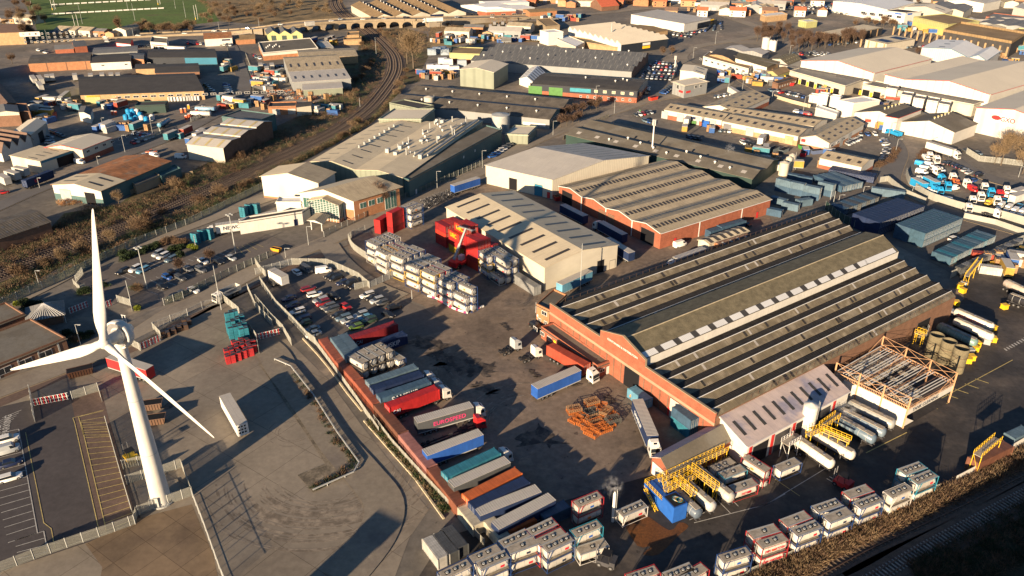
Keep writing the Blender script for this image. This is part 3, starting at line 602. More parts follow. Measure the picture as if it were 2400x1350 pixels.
# ---- the great brick hall with the many-ridged roof
pr = [(0, 0)]; nb = 5
for i in range(nb): pr += [((i+.38)/nb*.385, .75), ((i+1)/nb*.385, -.1)]
pr[-1] = (.385, .1); pr += [(.3851, 2.3), (.51, 4.3), (.635, 2.0), (.6351, .1)]
for i in range(4): pr += [(.635+(i+.38)/4*.365, .75), (.635+(i+1)/4*.365, -.05)]
rf = []
for i in range(nb): rf += ['hall_pane', 'hall_glaze']
rf += ['render_white', 'roof_moss', 'roof_moss', 'roof_dark']
for i in range(4): rf += ['hall_pane', 'hall_glaze']
HL = 'huge red brick hall with parapet front and long rows of roof ridges'
hall = bld(HL, 22, (1790, 1190), (23, 1800, 130), (335, 215), 8.0, D=((1928-1200)*3.75, (493-660)*3.75), prof=pr, roofs=rf, wall='brick_brown', gwall='brick_red', ov=.0, name='brick_hall', cat='factory hall',
    ops=[('g', -.40, 5.2, .05, 5.6, 'inside_shade', 'inside_shade'), ('g', -.13, 5.6, .05, 5.2, 'roof_palegrey', 'door'), ('g', -.22, 1.1, .05, 2.3, 'red', 'door'), ('v', -.82, 6, .05, 5, 'inside_shade', 'inside_shade')]+[('g', s, .35, .1, 5.3, 'brick_brown', 'pier') for s in [3+i*2.75 for i in range(20)] if not 7 < s < 14 and not 23 < s < 30])
P_, LU_, LV_ = GEO[HL]
m = MB()   # stone band and tall parapet gable on the front
def gf(v, z, e): q = P_(0, v, z); return Vector((q.x-e, q.y, z))
for v0, v1, z0, z1 in ((0, 1, 5.6, 6.35),): m.hexa([gf(v0, z0, .15), gf(v1, z0, .15), gf(v1, z0, 0), gf(v0, z0, 0), gf(v0, z1, .15), gf(v1, z1, .15), gf(v1, z1, 0), gf(v0, z1, 0)], 'stone')
m.obj('stone_band', hall); m = MB()
pp = [(0, 8.9), (.37, 8.9), (.371, 10.6), (.51, 13.2), (.645, 10.8), (.646, 8.9), (1, 8.9)]
for (v0, z0), (v1, z1) in zip(pp, pp[1:]):
    m.hexa([gf(v0, 6.35, .12), gf(v1, 6.35, .12), gf(v1, 6.35, -.3), gf(v0, 6.35, -.3), gf(v0, z0, .12), gf(v1, z1, .12), gf(v1, z1, -.3), gf(v0, z0, -.3)], 'brick_red')
    m.hexa([gf(v0, z0+.003, .2), gf(v1, z1+.003, .2), gf(v1, z1+.003, -.38), gf(v0, z0+.003, -.38), gf(v0, z0+.15, .2), gf(v1, z1+.15, .2), gf(v1, z1+.15, -.38), gf(v0, z0+.15, -.38)], 'stone')
m.obj('parapet', hall); m = MB()
for i in list(range(nb)): v = (i+.38)/nb*.385; m.bar(P_(0.005, v, 8.79), P_(1, v, 8.79), .09, 'roof_white')
for i in range(4): v = .635+(i+.38)/4*.365; m.bar(P_(0.005, v, 8.79), P_(1, v, 8.79), .09, 'roof_white')
m.bar(P_(0.005, .51, 12.35), P_(1, .51, 12.35), .16, 'conc_edge'); m.obj('ridge_capping', hall); m = MB()
N_ = 17
for i in range(N_*2):   # pale panels along the foot of the central slope
    if i % 2 == 0 or i > 28: u0, u1 = .01+i/(N_*2)*.98, .01+(i+(1.35 if i <= 28 else 1))/(N_*2)*.98; m.quad(P_(u0, .388, 10.42), P_(u1, .388, 10.42), P_(u1, .418, 10.9), P_(u0, .418, 10.9), 'roof_white')
m.quad(P_(.005, .386, 10.34), P_(.995, .386, 10.34), P_(.995, .42, 10.86), P_(.005, .42, 10.86), 'roof_dark')
m.obj('pale_panels', hall); m = MB()
for i in range(38): m.bar(P_(.1+i*.023, .005, 8), P_(.1+i*.023, .005, 9.1), .05, 'rail')
for i in range(44): m.bar(P_(.02+i*.022, .995, 8), P_(.02+i*.022, .995, 9.0), .05, 'rail')
m.bar(P_(.1, .005, 9), P_(.98, .005, 9), .04, 'rail'); m.bar(P_(.02, .995, 8.9), P_(.98, .995, 8.9), .04, 'rail'); m.obj('roof_railings', hall)
for i in range(nb+4):
    b1, bw = (i/nb*.385, .385/nb) if i < nb else (.635+(i-nb)/4*.365, .365/4); m = MB()
    for t in (.5, .62, .74, .86): m.bar(P_(.01, b1+bw*t, 8.75-(t-.38)*1.25), P_(.99, b1+bw*t, 8.75-(t-.38)*1.25), .06, 'roof_dark')
    m.obj('glazing_rails', hall)
rnd = random.Random(3)
for i in range(nb+4):
    m = MB()
    for j in range(9):
        b0 = (i/nb*.385, .38/nb*.385) if i < nb else (.635+(i-nb)/4*.365, .38/4*.365); u = rnd.uniform(.03, .96)
        m.quad(P_(u, b0[0]+b0[1]*.06, 8.10), P_(u+.007, b0[0]+b0[1]*.06, 8.10), P_(u+.007, b0[0]+b0[1]*.9, 8.74), P_(u, b0[0]+b0[1]*.9, 8.74), rnd.choice(['roof_palegrey', 'rooflight', 'rooflight', 'hall_glaze']))
    m.obj('odd_panels', hall)['kind'] = 'stuff'
q0 = gf(.565, 10.3, .14); q1 = gf(.415, 9.7, .14)
text(hall, 'CONTAINERS & DISTRIBUTION', .78, gf(.60, 9.55, .12), (0, -1, 0) if 0 else (P_(0, .4, 0)-P_(0, .6, 0)), (0, 0, 1), 'signwhite', sx=1.02)
# ---- beside and around the hall
bld('long low flat roofed office annexe along the brick hall front', 22, (752, 750), (258, 405), (855, 710), 3.3, flat=True, roof='roof_felt', wall='brick_red', name='office_annexe', cat='office', ops=wins('g', .8, 2, 1, 1.6, 1.2, 2.3)+[('g', -.78, .9, .05, 2.3, 'signwhite', 'door')]+wins('v', 19, 3.2, 3, 1.8, 1.1, 2.3)+[('v', 17, 1, .05, 2.3, 'yellow', 'door')])
bld('two storey brick office with white windows at the left end of the hall', 22, (330, 262), (480, 125), (217, 208), 6.0, flat=True, roof='roof_felt', wall='brick_orange', name='office', cat='office', ops=wins('g', .9, 2.6, 1, 2, 4, 5.3)+wins('g', .7, 2.4, 2, 1.2, 1.2, 2.4)+[('g', 4.2, .5, 2.6, 3.3, 'signwhite', 'sign')])
bld('small shed with black and cream striped roof below the brick warehouse', 12, (1735, 905), (2080, 790), (1640, 868), 4.2, rise=.6, roof='roof_beige', wall='clad_cream', rl=(6, 0, 1, .5, 'roof_dark'), name='shed', cat='shed')
bld('small brick lean-to with glazed pitched roof by the striped shed', 12, (1850, 925), (2110, 850), (1735, 910), 3.2, rise=1.2, roof='roof_tile', wall='brick_orange', rl=(4, .2, .7, .25, 'galv'), name='shed', cat='shed')
bld('washed pink and grey corrugated roof bay with red doors beside the hall', 32, (2075, 205), (23, 862, 962), (22, 1790, 1190), 6.2, D=((1917-1200)*3.75, (858.7-990)*3.75), rise=.5, prof=[(0, 0), (1, 1.6)], roof='roof_pinkish', wall='render_white', rl=(11, .22, .62, .28, 'roof_dark'), trim='signwhite', name='wash_bay', cat='workshop',
    ops=[('v', 2+i*7.2, 4.8, .05, 4.8, 'inside_shade' if i in (0, 2) else 'dark_metal', 'inside_shade' if i in (0, 2) else 'door') for i in range(4)]+[('v', .6+i*7.2, .9, .05, 5.6, 'red', 'pillar') for i in range(5)]+[('v', 4.5+i*7.2, .0001, .05, 5, 'red', 'pillar') for i in range(0)])
bld('low brick building with corrugated roof and yellow gantry in front', 32, (1390, 440), (1930, 140), (1232, 300), 4.2, rise=1.9, roofs=['roof_felt', 'roof_pinkish'], wall='brick_red', name='pump_house', cat='workshop', ops=[('g', 1.0, 4.4, .05, 3.2, 'render_white', 'door')])
# ---- offices with the glass gable (left of centre)
bld('white gabled warehouse with cream roof at the far left of the offices', 11, (545, 365), (690, 275), (45, 308), 9.0, rise=2.6, roof='roof_beige', roofs=['roof_fibre', 'roof_beige'], wall='clad_white', ov=.6, plinth=(.9, 'brick_orange'))
NC = 'office hall with white gable, brick sides and tall glass porch'
nc = bld(NC, 11, (855, 520), (1258, 400), (385, 455), 8.0, rise=2.8, roofs=['roof_fibre', 'roof_beige'], wall='brick_orange', gwall='render_white', ov=.9, name='office_hall', cat='office', ops=wins('v', 2.5, 3.8, 3, 2.8, 3.8, 6, 'glazing_green')+[('v', -.66, 2.6, .4, 7, 'glazing_green', 'window'), ('v', -.79, 2.6, .4, 7, 'glazing_green', 'window')]+[('g', .2, 3.6, .05, 4, 'brick_orange', 'panel'), ('g', 4.2, 4, .4, 6.5, 'glazing_green', 'window'), ('g', -.82, 3, .4, 6.4, 'glazing_green', 'window')])
bld('glazed entrance porch with white grid windows and gabled roof', 11, (720, 562), (775, 520), (462, 522), 7.0, rise=1.7, roofs=['roof_fibre', 'roof_beige'], wall='glazing_green', plinth=(1.0, 'brick_orange'), ov=.5, name='glass_porch', cat='porch')
P_, LU_, LV_ = GEO['glazed entrance porch with white grid windows and gabled roof']; pr_ = [o for o in C.objects if o.name.startswith('glass_porch')][0]
m = MB()
for i in range(11): m.bar(P_(-.02, i/10, 0), P_(-.02, i/10, 7+1.6*(1-abs(i/5-1))), .1, 'signwhite')
for j in range(10): m.bar(P_(-.02, 0, .7+j*.7), P_(-.02, 1, .7+j*.7), .07, 'signwhite')
for i in range(5): m.bar(P_(i/4, -.008, 0), P_(i/4, -.008, 7), .08, 'signwhite')
m.obj('window_grid', pr_)
r = thing('entrance_canopy', 'small gabled entrance canopy on white posts before the glass porch', 'canopy', W(11, 570, 745)); c0 = W(11, 570, 745)
m = MB(); c1, c2, c3, c4, t1, t2 = [W(11, *q, 3.4)-c0 for q in ((440, 700), (590, 735), (655, 655), (530, 630))]+[W(11, 515, 700, 4.4)-c0, W(11, 590, 635, 4.4)-c0]
m.quad(c1, t1, t2, c4, 'roof_fibre'); m.quad(t1, c2, c3, t2, 'roof_fibre'); m.add([c1, c2, t1], [(0, 1, 2)], 'signwhite'); m.quad(c1, c2, c3, c4, 'signwhite'); m.obj('canopy_roof', r)
for q in ((490, 780), (582, 795)): m = MB(); p = W(11, *q)-c0; m.bar(p, p+Vector((0, 0, 3.5)), .18, 'signwhite'); m.obj('post', r)
bld('low white walled store with dark flat roof left of the glass porch', 11, (405, 632), (470, 590), (-150, 720), 4.5, flat=True, roof='roof_dark', wall='render_white', name='store', cat='store', ops=[('g', 2, 1.2, .05, 2.3, 'navy', 'door')])
bld('small white plant block with lettered side between warehouse and offices', 11, (395, 545), (420, 500), (175, 545), 4.2, flat=True, roof='roof_white', wall='render_white', name='store', cat='store')
# ---- long beige factory behind it
FB = 'long beige roofed factory running from the offices to the round tank'
fb = bld(FB, 11, (1290, 330), (1990, -170), (480, 180), 7.5, D=(1075, -165), prof=[(0, .4), (.25, 1.6), (.5, 0), (.75, 1.8), (1, 0)], roof='roof_beige', wall='clad_greygreen', rl=(9, .3, .75, .09, 'rooflight', (2, 3)), name='factory', cat='factory', vents=[(.3+.07*i, .2+.07*(i % 3)) for i in range(9)])
P_, LU_, LV_ = GEO[FB]; rnd = random.Random(5)
for i in range(26):
    u, v = rnd.uniform(.25, .95), rnd.uniform(.03, .42); m = MB(); a = P_(u, v, 8.5); L = rnd.uniform(3, 9)
    if i % 3 == 0: m.bar(a, a+Vector((L, 0, 0)), .35, 'galv', n=6); m.bar(a, a+Vector((0, 0, 1.5)), .3, 'galv', n=6); m.obj('roof_duct', fb)
    elif i % 3 == 1: m.box(a.x, a.x+2, a.y, a.y+1.6, 8.2, 10, 'galv'); m.obj('roof_plant', fb)
    else: m.bar(a, a+Vector((0, 0, 3.2)), .25, 'galv', n=7); m.obj('flue', fb)
for i in range(8):
    m = MB(); a = P_(.3+i*.07, .72, 9); m.bar(a, a+Vector((0, 0, 1.2)), .5, 'galv', n=8); m.obj('roof_vent', fb)
m = MB(); m.bar(P_(.3, .03, 8.9), P_(.97, .03, 8.9), .55, 'galv', n=6); m.bar(P_(.25, .12, 9.3), P_(.9, .1, 9.3), .4, 'galv', n=6); m.obj('roof_duct', fb)
bld('dark teal flat roofed block fronting the factory along the road', 11, (1345, 350), (2160, -95), (1200, 300), 7.2, flat=True, roof='roof_felt', wall='clad_teal', name='factory_block', cat='factory block', ops=[('v', 4, 1, .05, 2.2, 'signwhite', 'door'), ('v', 42, .8, 4, 5, 'signwhite', 'sign'), ('v', 52, .8, 4, 5, 'signwhite', 'sign')])
def tank(label, rc, c, rad, h, k='galv', name='storage_tank', cat='tank', cone=.6, group=None, top=None):
    p = W(rc, *c); r = thing(name, label, cat, p, 0, group); m = MB(); m.bar((0, 0, 0), (0, 0, h), rad, k, n=20, smooth=True); m.obj('shell', r)
    m = MB(); m.bar((0, 0, h), (0, 0, h+cone), rad*1.02, top or k, rad*.15, n=20, smooth=False); m.obj('lid', r)
    m = MB(); m.bar((rad+.15, -.25, 0), (rad+.15, -.25, h+1), .05, 'galv'); m.bar((rad+.15, .25, 0), (rad+.15, .25, h+1), .05, 'galv')
    for i in range(int(h/.5)): m.bar((rad+.15, -.25, .5*i), (rad+.15, .25, .5*i), .04, 'galv')
    m.obj('ladder', r); return r
tank('wide pale grey round tank at the end of the long factory', 1, (2150, 1155), 4.4, 8.5, 'galv')
tank('tall cream round vessel on the flat roof beside the dark shed', 1, (1525, 1000), 2.6, 9, 'clad_cream')
bld('flat roofed pale block with vessel between the factory and dark shed', 1, (1450, 1050), (1570, 960), (1080, 1050), 9.5, flat=True, roof='roof_cream', wall='clad_greygreen', name='plant_block', cat='plant block', ops=[('v', .5, 3, .1, 8, 'inside_shade', 'inside_shade')])
bld('pale grey green wing with dark roof left of the cream vessel', 1, (1430, 960), (1560, 930), (1172, 908), 7.5, flat=True, roof='roof_dark', wall='clad_greygreen', name='plant_block', cat='plant block')
bld('small pale prefab office beside the round tank', 2, (140, 1190), (218, 1115), (-60, 1180), 4.5, flat=True, roof='roof_cream', wall='clad_greygreen', name='prefab_office', cat='office', ops=wins('v', 1, 2.4, 2, 1.6, 1, 2.2))
# ---- sheds of the middle distance
SH = 'dark roofed twin shed with blue grey end wall by the bend'
bld(SH, 2, (330, 1048), (-1075, 905), (545, 865), 5.2, n=2, rise=2.2, roofs=['roof_darkrib', 'roof_slate'], wall='clad_grey', gwall='clad_teal', name='factory_shed', cat='shed', vents=[(.1+.09*i, .14+.5*(i % 2)) for i in range(10)], ops=wins('g', 2, 3.4, 9, 2.4, 3, 4.2, 'glass')+[('v', 2, 12, 1.2, 2.6, 'signwhite', 'lettered_panel')])
bld('four ridged slate grey shed beside the packed car compound', 2, (1052, 628), (-360, 530), (1200, 470), 6, n=4, rise=1.9, roofs=['roof_slate', 'roof_slate'], wall='clad_grey', gwall='brick_brown', rl=(26, .1, .9, .12, 'roof_grey'), name='factory_shed', cat='shed', vents=[(.04+.075*i, .12+.25*((i*3) % 4)) for i in range(13)])
bld('big grey green box warehouse with cream low roof', 1, (2090, 635), (2215, 560), (1792, 608), 10, rise=1.8, roof='roof_cream', wall='clad_greygreen', gwall='clad_greygreen')
bld('dark green two storey works with brick ground floor and cars in front', 2, (1100, 800), (175, 735), (1195, 692), 6.8, rise=1.6, prof=[(0, 0), (.2, .9), (.5, 1.4), (.8, .9), (1, 0)], roofs=['roof_dark', 'roof_dark', 'roof_darkrib', 'clad_darkgreen'], wall='clad_navy', gwall='clad_grey', plinth=(3, 'brick_red'), name='works', cat='factory', ops=wins('v', 2, 5, 5, 2, 4.3, 5.8, 'rooflight_y')+[('v', 26, 12, 3.9, 6, 'teal', 'banner')]+wins('v', 3, 4, 8, 1.3, .9, 2.2)+[('v', -.7, 8, .3, 5.5, 'green', 'door'), ('v', -.9, 8, .3, 5.5, 'green', 'door')], vents=[(.15, .5), (.2, .6), (.25, .4), (.55, .5)])
bld('small white arched tent store with ribbed roof', 2, (200, 735), (290, 635), (65, 690), 3.8, rise=2.6, roof='roof_white', wall='render_white', rl=(6, .1, .9, .3, 'roof_grey'), name='tent_store', cat='shed', ops=[('g', 1.5, 3, .05, 3.3, 'inside_shade', 'inside_shade')])
bld('white cube warehouse with pale roof behind the grey showroom', 2, (1695, 660), (1718, 605), (1480, 618), 7.5, rise=.8, roof='roof_cream', wall='clad_white', rl=(2, .2, .8, .2, 'rooflight', (0,)))
bld('two storey grey showroom with oversailing roof and red signs', 2, (1520, 752), (1718, 715), (1415, 718), 7.2, flat=True, prof=None, par=(.15, 'roof_cream'), roof='roof_cream', wall='clad_grey', name='showroom', cat='showroom', ov=1.0, ops=[('g', 1.2, 3.5, 2.6, 3.8, 'red', 'sign'), ('v', 1.5, 3.5, 2.6, 3.8, 'red', 'sign')]+wins('v', 8, 4, 2, 2, 4.5, 6.2)+wins('g', 5, 4, 1, 2, 4, 6.5))
bld('brick and white terraced unit nearest the mast with pale roof squares', 2, (1845, 1055), (1340, 962), (1940, 990), 4.8, rise=1.4, roof='roof_fibre', wall='clad_white', plinth=(2.2, 'brick_red'), rl=(8, .35, .65, .4, 'rooflight'), name='unit_terrace', cat='industrial unit', ops=doors('v', 3, 9, 4, 3.6, 3.8, 'galv')+[('v', 46, 1, .05, 2.2, 'green', 'door')])
bld('white terraced unit with shutter doors in the middle of the estate', 3, (415, 1195), (-250, 1062), (545, 1118), 4.8, rise=1.4, roof='roof_fibre', wall='clad_white', plinth=(2.4, 'brick_tan'), rl=(9, .35, .65, .4, 'rooflight'), name='unit_terrace', cat='industrial unit', ops=[('v', 2, 4, .05, 3.8, 'orange_steel', 'door'), ('v', 22, 4, .05, 3.6, 'galv', 'door'), ('v', 34, 4, .05, 3.6, 'steel', 'door'), ('v', 46, 4, .05, 3.2, 'blue', 'door'), ('v', 54, 5, 2.8, 3.8, 'navy', 'sign')])
bld('rear row of terraced units whose dark roof faces the back lane', 3, (550, 1108), (-270, 985), (672, 1052), 4.8, rise=1.4, roof='roof_fibre', wall='clad_white', rl=(12, .35, .65, .35, 'rooflight'), name='unit_terrace', cat='industrial unit')
bld('angled gabled unit with white gable and dotted roof at the road', 2, (1965, 985), (2265, 850), (1682, 935), 4.8, rise=2.2, roof='roof_fibre', wall='clad_white', plinth=(2.2, 'brick_red'), rl=(5, [(.2, .35), (.6, .75)], 0, .35, 'rooflight'), name='industrial_unit', cat='industrial unit')
bld('gabled unit with small red signs and brick base, right of the terrace', 3, (690, 1255), (995, 1085), (440, 1205), 5.2, rise=2.2, roof='roof_fibre', wall='clad_white', plinth=(2.2, 'brick_orange'), rl=(6, [(.2, .35), (.6, .75)], 0, .35, 'rooflight'), name='industrial_unit', cat='industrial unit', ops=[('g', 11, 2, 3.2, 4.6, 'red', 'sign')]+wins('v', 2, 7, 3, 3, 2.6, 3.6)+doors('v', 14, 10, 2, 3.5, 3.8, 'galv'))
bld('white gabled unit with brick base above the blue storage containers', 13, (972, 228), (607, 148), (1085, 160), 4.6, rise=1.5, roof='roof_fibre', wall='clad_white', plinth=(1.6, 'brick_red'), rl=(4, .3, .6, .35, 'rooflight'), name='industrial_unit', cat='industrial unit')
bld('long dark roofed works with green side wall running behind the sheds', 12, (2112, 332), (2, 475, 1178), (2345, 160), 5.4, n=2, rise=1.6, roof='roof_felt', wall='clad_darkgreen', gwall='clad_darkgreen', name='works', cat='factory', vents=[(.12+.08*i, .1+.05*(i % 4)) for i in range(9)], rl=(9, .3, .6, .2, 'roof_palegrey', (0,)))
for i, c in enumerate(((280, 300), (320, 265), (345, 250))): tank(['large', 'middle', 'rear'][i]+' cream silo beside the end of the long works', 13, c, [2.0, 1.4, 1.4][i], [5.5, 6, 6.5][i], 'clad_cream', 'silo', 'silo')
# ---- right side
bld('vast cream warehouse with red roof edge on the upper right, left gable', 3, (1085, 640), (1590, 515), (445, 530), 11, rise=3.6, roof='roof_cream', wall='clad_white', trim='red', ov=.6, ops=[('g', 2, 96, 6.0, 6.8, 'dark_metal', 'cladding_band')])
bld('vast cream warehouse with red roof edge, the larger right hand gable', 3, (2105, 828), (2750, 640), (1180, 668), 11, prof=[(0, 0), (.38, 3.4), (.8, .2), (1, 1.0)], roof='roof_cream', wall='clad_white', trim='red', ov=.6, ops=[('g', 2, 84, 6.0, 6.8, 'dark_metal', 'cladding_band')])
bld('long low cream loading dock wing below the left cream gable', 3, (830, 760), (1000, 700), (342, 625), 6, flat=True, roof='roof_grey', wall='clad_cream', name='loading_dock', cat='loading dock', ops=[('g', 4+i*6.5, 4, .1, 3.4, 'inside_shade', 'inside_shade') for i in range(8)]+[('g', 8.4+i*6.5, 1.6, .1, 2.6, 'yellow', 'dock_guard') for i in range(8)])
bld('long low loading dock wing below the right cream gable', 3, (1960, 925), (2060, 890), (985, 745), 6, flat=True, roof='roof_grey', wall='clad_cream', name='loading_dock', cat='loading dock', ops=[('g', 50+i*6.5, 4, .1, 3.4, 'inside_shade', 'inside_shade') for i in range(6)]+[('g', 54.4+i*6.5, 1.6, .1, 2.6, 'yellow', 'dock_guard') for i in range(6)])
GX = 'tall cream warehouse with white sign board at the right edge'
gx = bld(GX, 3, (2640, 1080), (3150, 860), (1985, 945), 12, rise=2.8, roof='roof_cream', wall='clad_white', trim='red')
P_, LU_, LV_ = GEO[GX]
def onwall(P_, LV, pt, rc, e=.2, u=0):   # local place on the gable wall under a pixel
    return None
m = MB(); m.quad(P_(-.003, .54, 7.2), P_(-.003, .74, 7.2), P_(-.003, .74, 11.4), P_(-.003, .54, 11.4), 'signwhite'); m.obj('sign', gx)
dv = (P_(0, 0, 0)-P_(0, 1, 0)); text(gx, 'GXO', 3.0, P_(-.006, .64, 8.2), dv, (0, 0, 1), 'letters_red', sx=1.0)
m = MB(); c_ = P_(-.006, .70, 9.3); n_ = dv.normalized(); m.add([c_+n_*2.2*cos(t*pi/8)+Vector((0, 0, 1.1*sin(t*pi/8))) for t in range(16)], [tuple(range(16))], 'red'); m.obj('emblem', gx)
bld('white block with flat pale roof in front of the loading docks', 3, (905, 905), (1135, 885), (765, 885), 8, D=(915, 825), flat=True, roof='roof_white', wall='clad_white', name='store', cat='store') if 0 else bld('white block with flat pale roof in front of the loading docks', 3, (905, 912), (1135, 885), (765, 884), 8, D=(990, 850), flat=True, roof='roof_white', wall='clad_white', name='store', cat='store')
bld('white walled factory with twin dark gabled roofs before the cream warehouse', 3, (1790, 1160), (1990, 1085), (915, 985), 6, n=2, rise=3, roof='roof_felt', wall='clad_white', name='factory', cat='factory', vents=[(.2+.15*i, .25) for i in range(5)]+[(.2+.15*i, .75) for i in range(5)], vcol='rooflight_y')
bld('dark roof link with a red eave between the twin gables', 3, (1290, 1040), (1500, 962), (1182, 1018), 8.5, prof=[(0, .2), (1, 0)], roof='roof_dark', wall='clad_white', trim='red', name='link_block', cat='factory block')
bld('white windowless trailer-like store by the road under the docks', 3, (755, 1010), (775, 985), (570, 950), 4, flat=True, roof='roof_white', wall='clad_white', name='store', cat='store')
for i, (x, y) in enumerate(((640, 840), (745, 860), (560, 850))): bld('white cooling plant cabinet '+['left', 'right', 'small'][i]+' one before the yellow docks', 3, (x+40, y), (x+55, y-15), (x-45, y-12), [7, 7, 4][i], flat=True, roof='roof_white', wall='clad_white', name='plant_cabinet', cat='plant')
for i, (x, y) in enumerate(((1370, 850), (1480, 880), (1600, 900), (1700, 930), (1240, 790))): bld('pale rooftop cooling unit, '+ORD[i]+' along the right loading dock', 3, (x+45, y), (x+65, y-30), (x-50, y-15), 8, flat=True, roof='roof_grey', wall='clad_white', name='plant_cabinet', cat='plant')
bld('white shed with blue trimmed zigzag gables near the top right', 3, (2070, 530), (2190, 450), (1500, 435), 7, n=3, rise=3, prof=[(0, 0), (.13, 2.5), (.26, 0), (.55, 3.6), (1, 1.5)], roof='roof_white', wall='clad_white', trim='clad_blue', rl=(3, .3, .5, .2, 'rooflight', (3,)))
bld('retail block with tan roof, grey walls and brick pillars', 3, (795, 312), (1160, 242), (622, 280), 6, flat=True, par=(.2, 'clad_navy'), roof='roof_beige', wall='clad_navy', name='retail_unit', cat='retail building', ops=[('g', 1+i*7, 1.4, .1, 5.5, 'brick_tan', 'pillar') for i in range(4)]+[('v', 1+i*10, 1.4, .1, 5.5, 'brick_tan', 'pillar') for i in range(6)])
bld('cream walled retail block with solar panels on its roof', 3, (1195, 385), (1445, 342), (1010, 347), 6, flat=True, par=(.2, 'clad_navy'), roof='roof_beige', wall='clad_cream', rl=(2, .15, .75, .5, 'navy'), name='retail_unit', cat='retail building', ops=[('g', 1+i*7, 1.4, .1, 5.5, 'brick_tan', 'pillar') for i in range(4)])
bld('green and yellow sheds block with flat green upper wall', 3, (1735, 218), (2010, 190), (1432, 150), 9, flat=True, roof='roof_brown', wall='clad_olive', plinth=(5.5, 'clad_yellow'), name='retail_unit', cat='retail building')
bld('long brown colonnaded block with orange pillars', 3, (2290, 380), (2420, 300), (1692, 275), 10, flat=True, roof='roof_brown', wall='roof_dark', name='retail_unit', cat='retail building', par=(1.5, 'roof_brown'), ops=[('g', 1+i*5.6, 1.3, .1, 7.2, 'brick_tan', 'pillar') for i in range(18)])
bld('green and orange block at the right edge behind the colonnade', 3, (2400, 330), (2600, 270), (2150, 310), 8, flat=True, roof='roof_brown', wall='clad_olive', plinth=(5, 'clad_yellow'), name='retail_unit', cat='retail building')
bld('pale yellow low hall with skylit roof behind the colonnade', 3, (2080, 290), (2250, 235), (1740, 235), 6, n=2, rise=1.2, roof='roof_beige', wall='clad_cream', name='hall', cat='hall')
bld('white office cube with black roof and blue signs at the top right', 3, (1360, 118), (1500, 102), (1160, 95), 9, flat=True, roof='roof_dark', wall='render_white', name='office', cat='office', ops=wins('g', 3, 8, 5, 4, 4.5, 6.5)+[('g', 3, 6, 7.4, 8.6, 'blue', 'sign'), ('v', 3, 6, 7.4, 8.6, 'blue', 'sign')])
bld('pale shed with dark skylight slits at the top right', 3, (1705, 118), (1775, 88), (1355, 62), 8, rise=3, roof='roof_cream', wall='clad_cream', rl=(1, .2, .7, .1, 'rooflight'), name='warehouse')
bld('very large white retail hall on the top edge', 3, (1200, 85), (1440, 20), (725, 8), 10, rise=1.5, roof='roof_white', wall='render_white', name='superstore', cat='superstore')
bld('brown brick and dark roof block by the small tree group top right', 3, (2360, 185), (2420, 150), (2065, 150), 6, flat=True, roof='roof_grey', wall='brick_red', name='retail_unit', cat='retail building')
bld('grey roofed shed on the top edge right of the white retail hall', 3, (1870, 105), (1950, 55), (1560, 60), 7, n=2, rise=1.5, roof='roof_grey', wall='clad_cream', name='warehouse')
bld('white shed with blue windows in the top right corner', 3, (2420, 90), (2500, 50), (2310, 65), 8, flat=True, roof='roof_palegrey', wall='clad_white', name='warehouse')
bld('long grey roof shed on the top edge near the right corner', 3, (2050, 30), (2200, 0), (1700, 5), 8, rise=2, roof='roof_palegrey', wall='clad_white', name='warehouse')
bld('grey saw roofed hall beyond the green and yellow block', 3, (2400, 240), (2500, 190), (2000, 200), 7, n=3, rise=1, roof='roof_grey', wall='clad_grey', name='warehouse')
# ---- works on the east of the main road
bld('cream fronted works with black barrel roof by the three way bend', 2, (2080, 610), (2130, 560), (1680, 500), 5, flat=True, roof='roof_brown', wall='render_white', name='works', cat='factory', ops=wins('g', 3, 6, 8, 2.4, 2.6, 3.8))
bld('black curved roof hall right of the road', 2, (1960, 545), (2020, 490), (1735, 480), 5.5, prof=[(0, 0), (.25, 1.4), (.5, 1.9), (.75, 1.4), (1, 0)], roof='roof_dark', wall='brick_tan', name='works', cat='factory')
bld('olive roofed shed with pale blue gable end, east of the road', 2, (2240, 590), (2345, 540), (1962, 535), 6, D=(1990, 485), rise=1.8, prof=[(0, 0), (1, 1.8)], roof='roof_moss', wall='brick_tan', gwall='clad_white', name='warehouse')
bld('grey corrugated shed with slanting roofs behind the black curved roof', 2, (2200, 480), (2260, 450), (1860, 430), 5.5, n=2, rise=1.5, roof='roof_palegrey', wall='clad_grey', name='warehouse')
bld('dotted olive roof shed with white gable near the round silos', 3, (325, 568), (450, 520), (190, 515), 5.5, rise=1.8, roof='roof_moss', wall='clad_white', rl=(6, [(.2, .3), (.6, .7)], 0, .3, 'rooflight_y'), name='warehouse')
bld('yellow grey shed with hipped dull roof beside the red cabins', 3, (235, 660), (345, 620), (140, 628), 4.5, rise=1.5, roof='roof_brown', wall='clad_olive', name='shed', cat='shed')
bld('brown brick cabin row beside the yellow loading docks', 3, (240, 740), (405, 690), (190, 725), 3.5, flat=True, roof='roof_dark', wall='brick_brown', name='cabin', cat='cabin', ops=wins('v', 2, 3, 7, 1.2, 1.2, 2.2))
for i, (x, y) in enumerate(((120, 450), (165, 450), (195, 455))): tank(['tallest white', 'middle pale', 'right pale'][i]+' silo beside the bare wood', 3, (x, y), [2.6, 1.7, 1.7][i], [9.5, 7.5, 7.5][i], 'render_white', 'silo', 'silo')
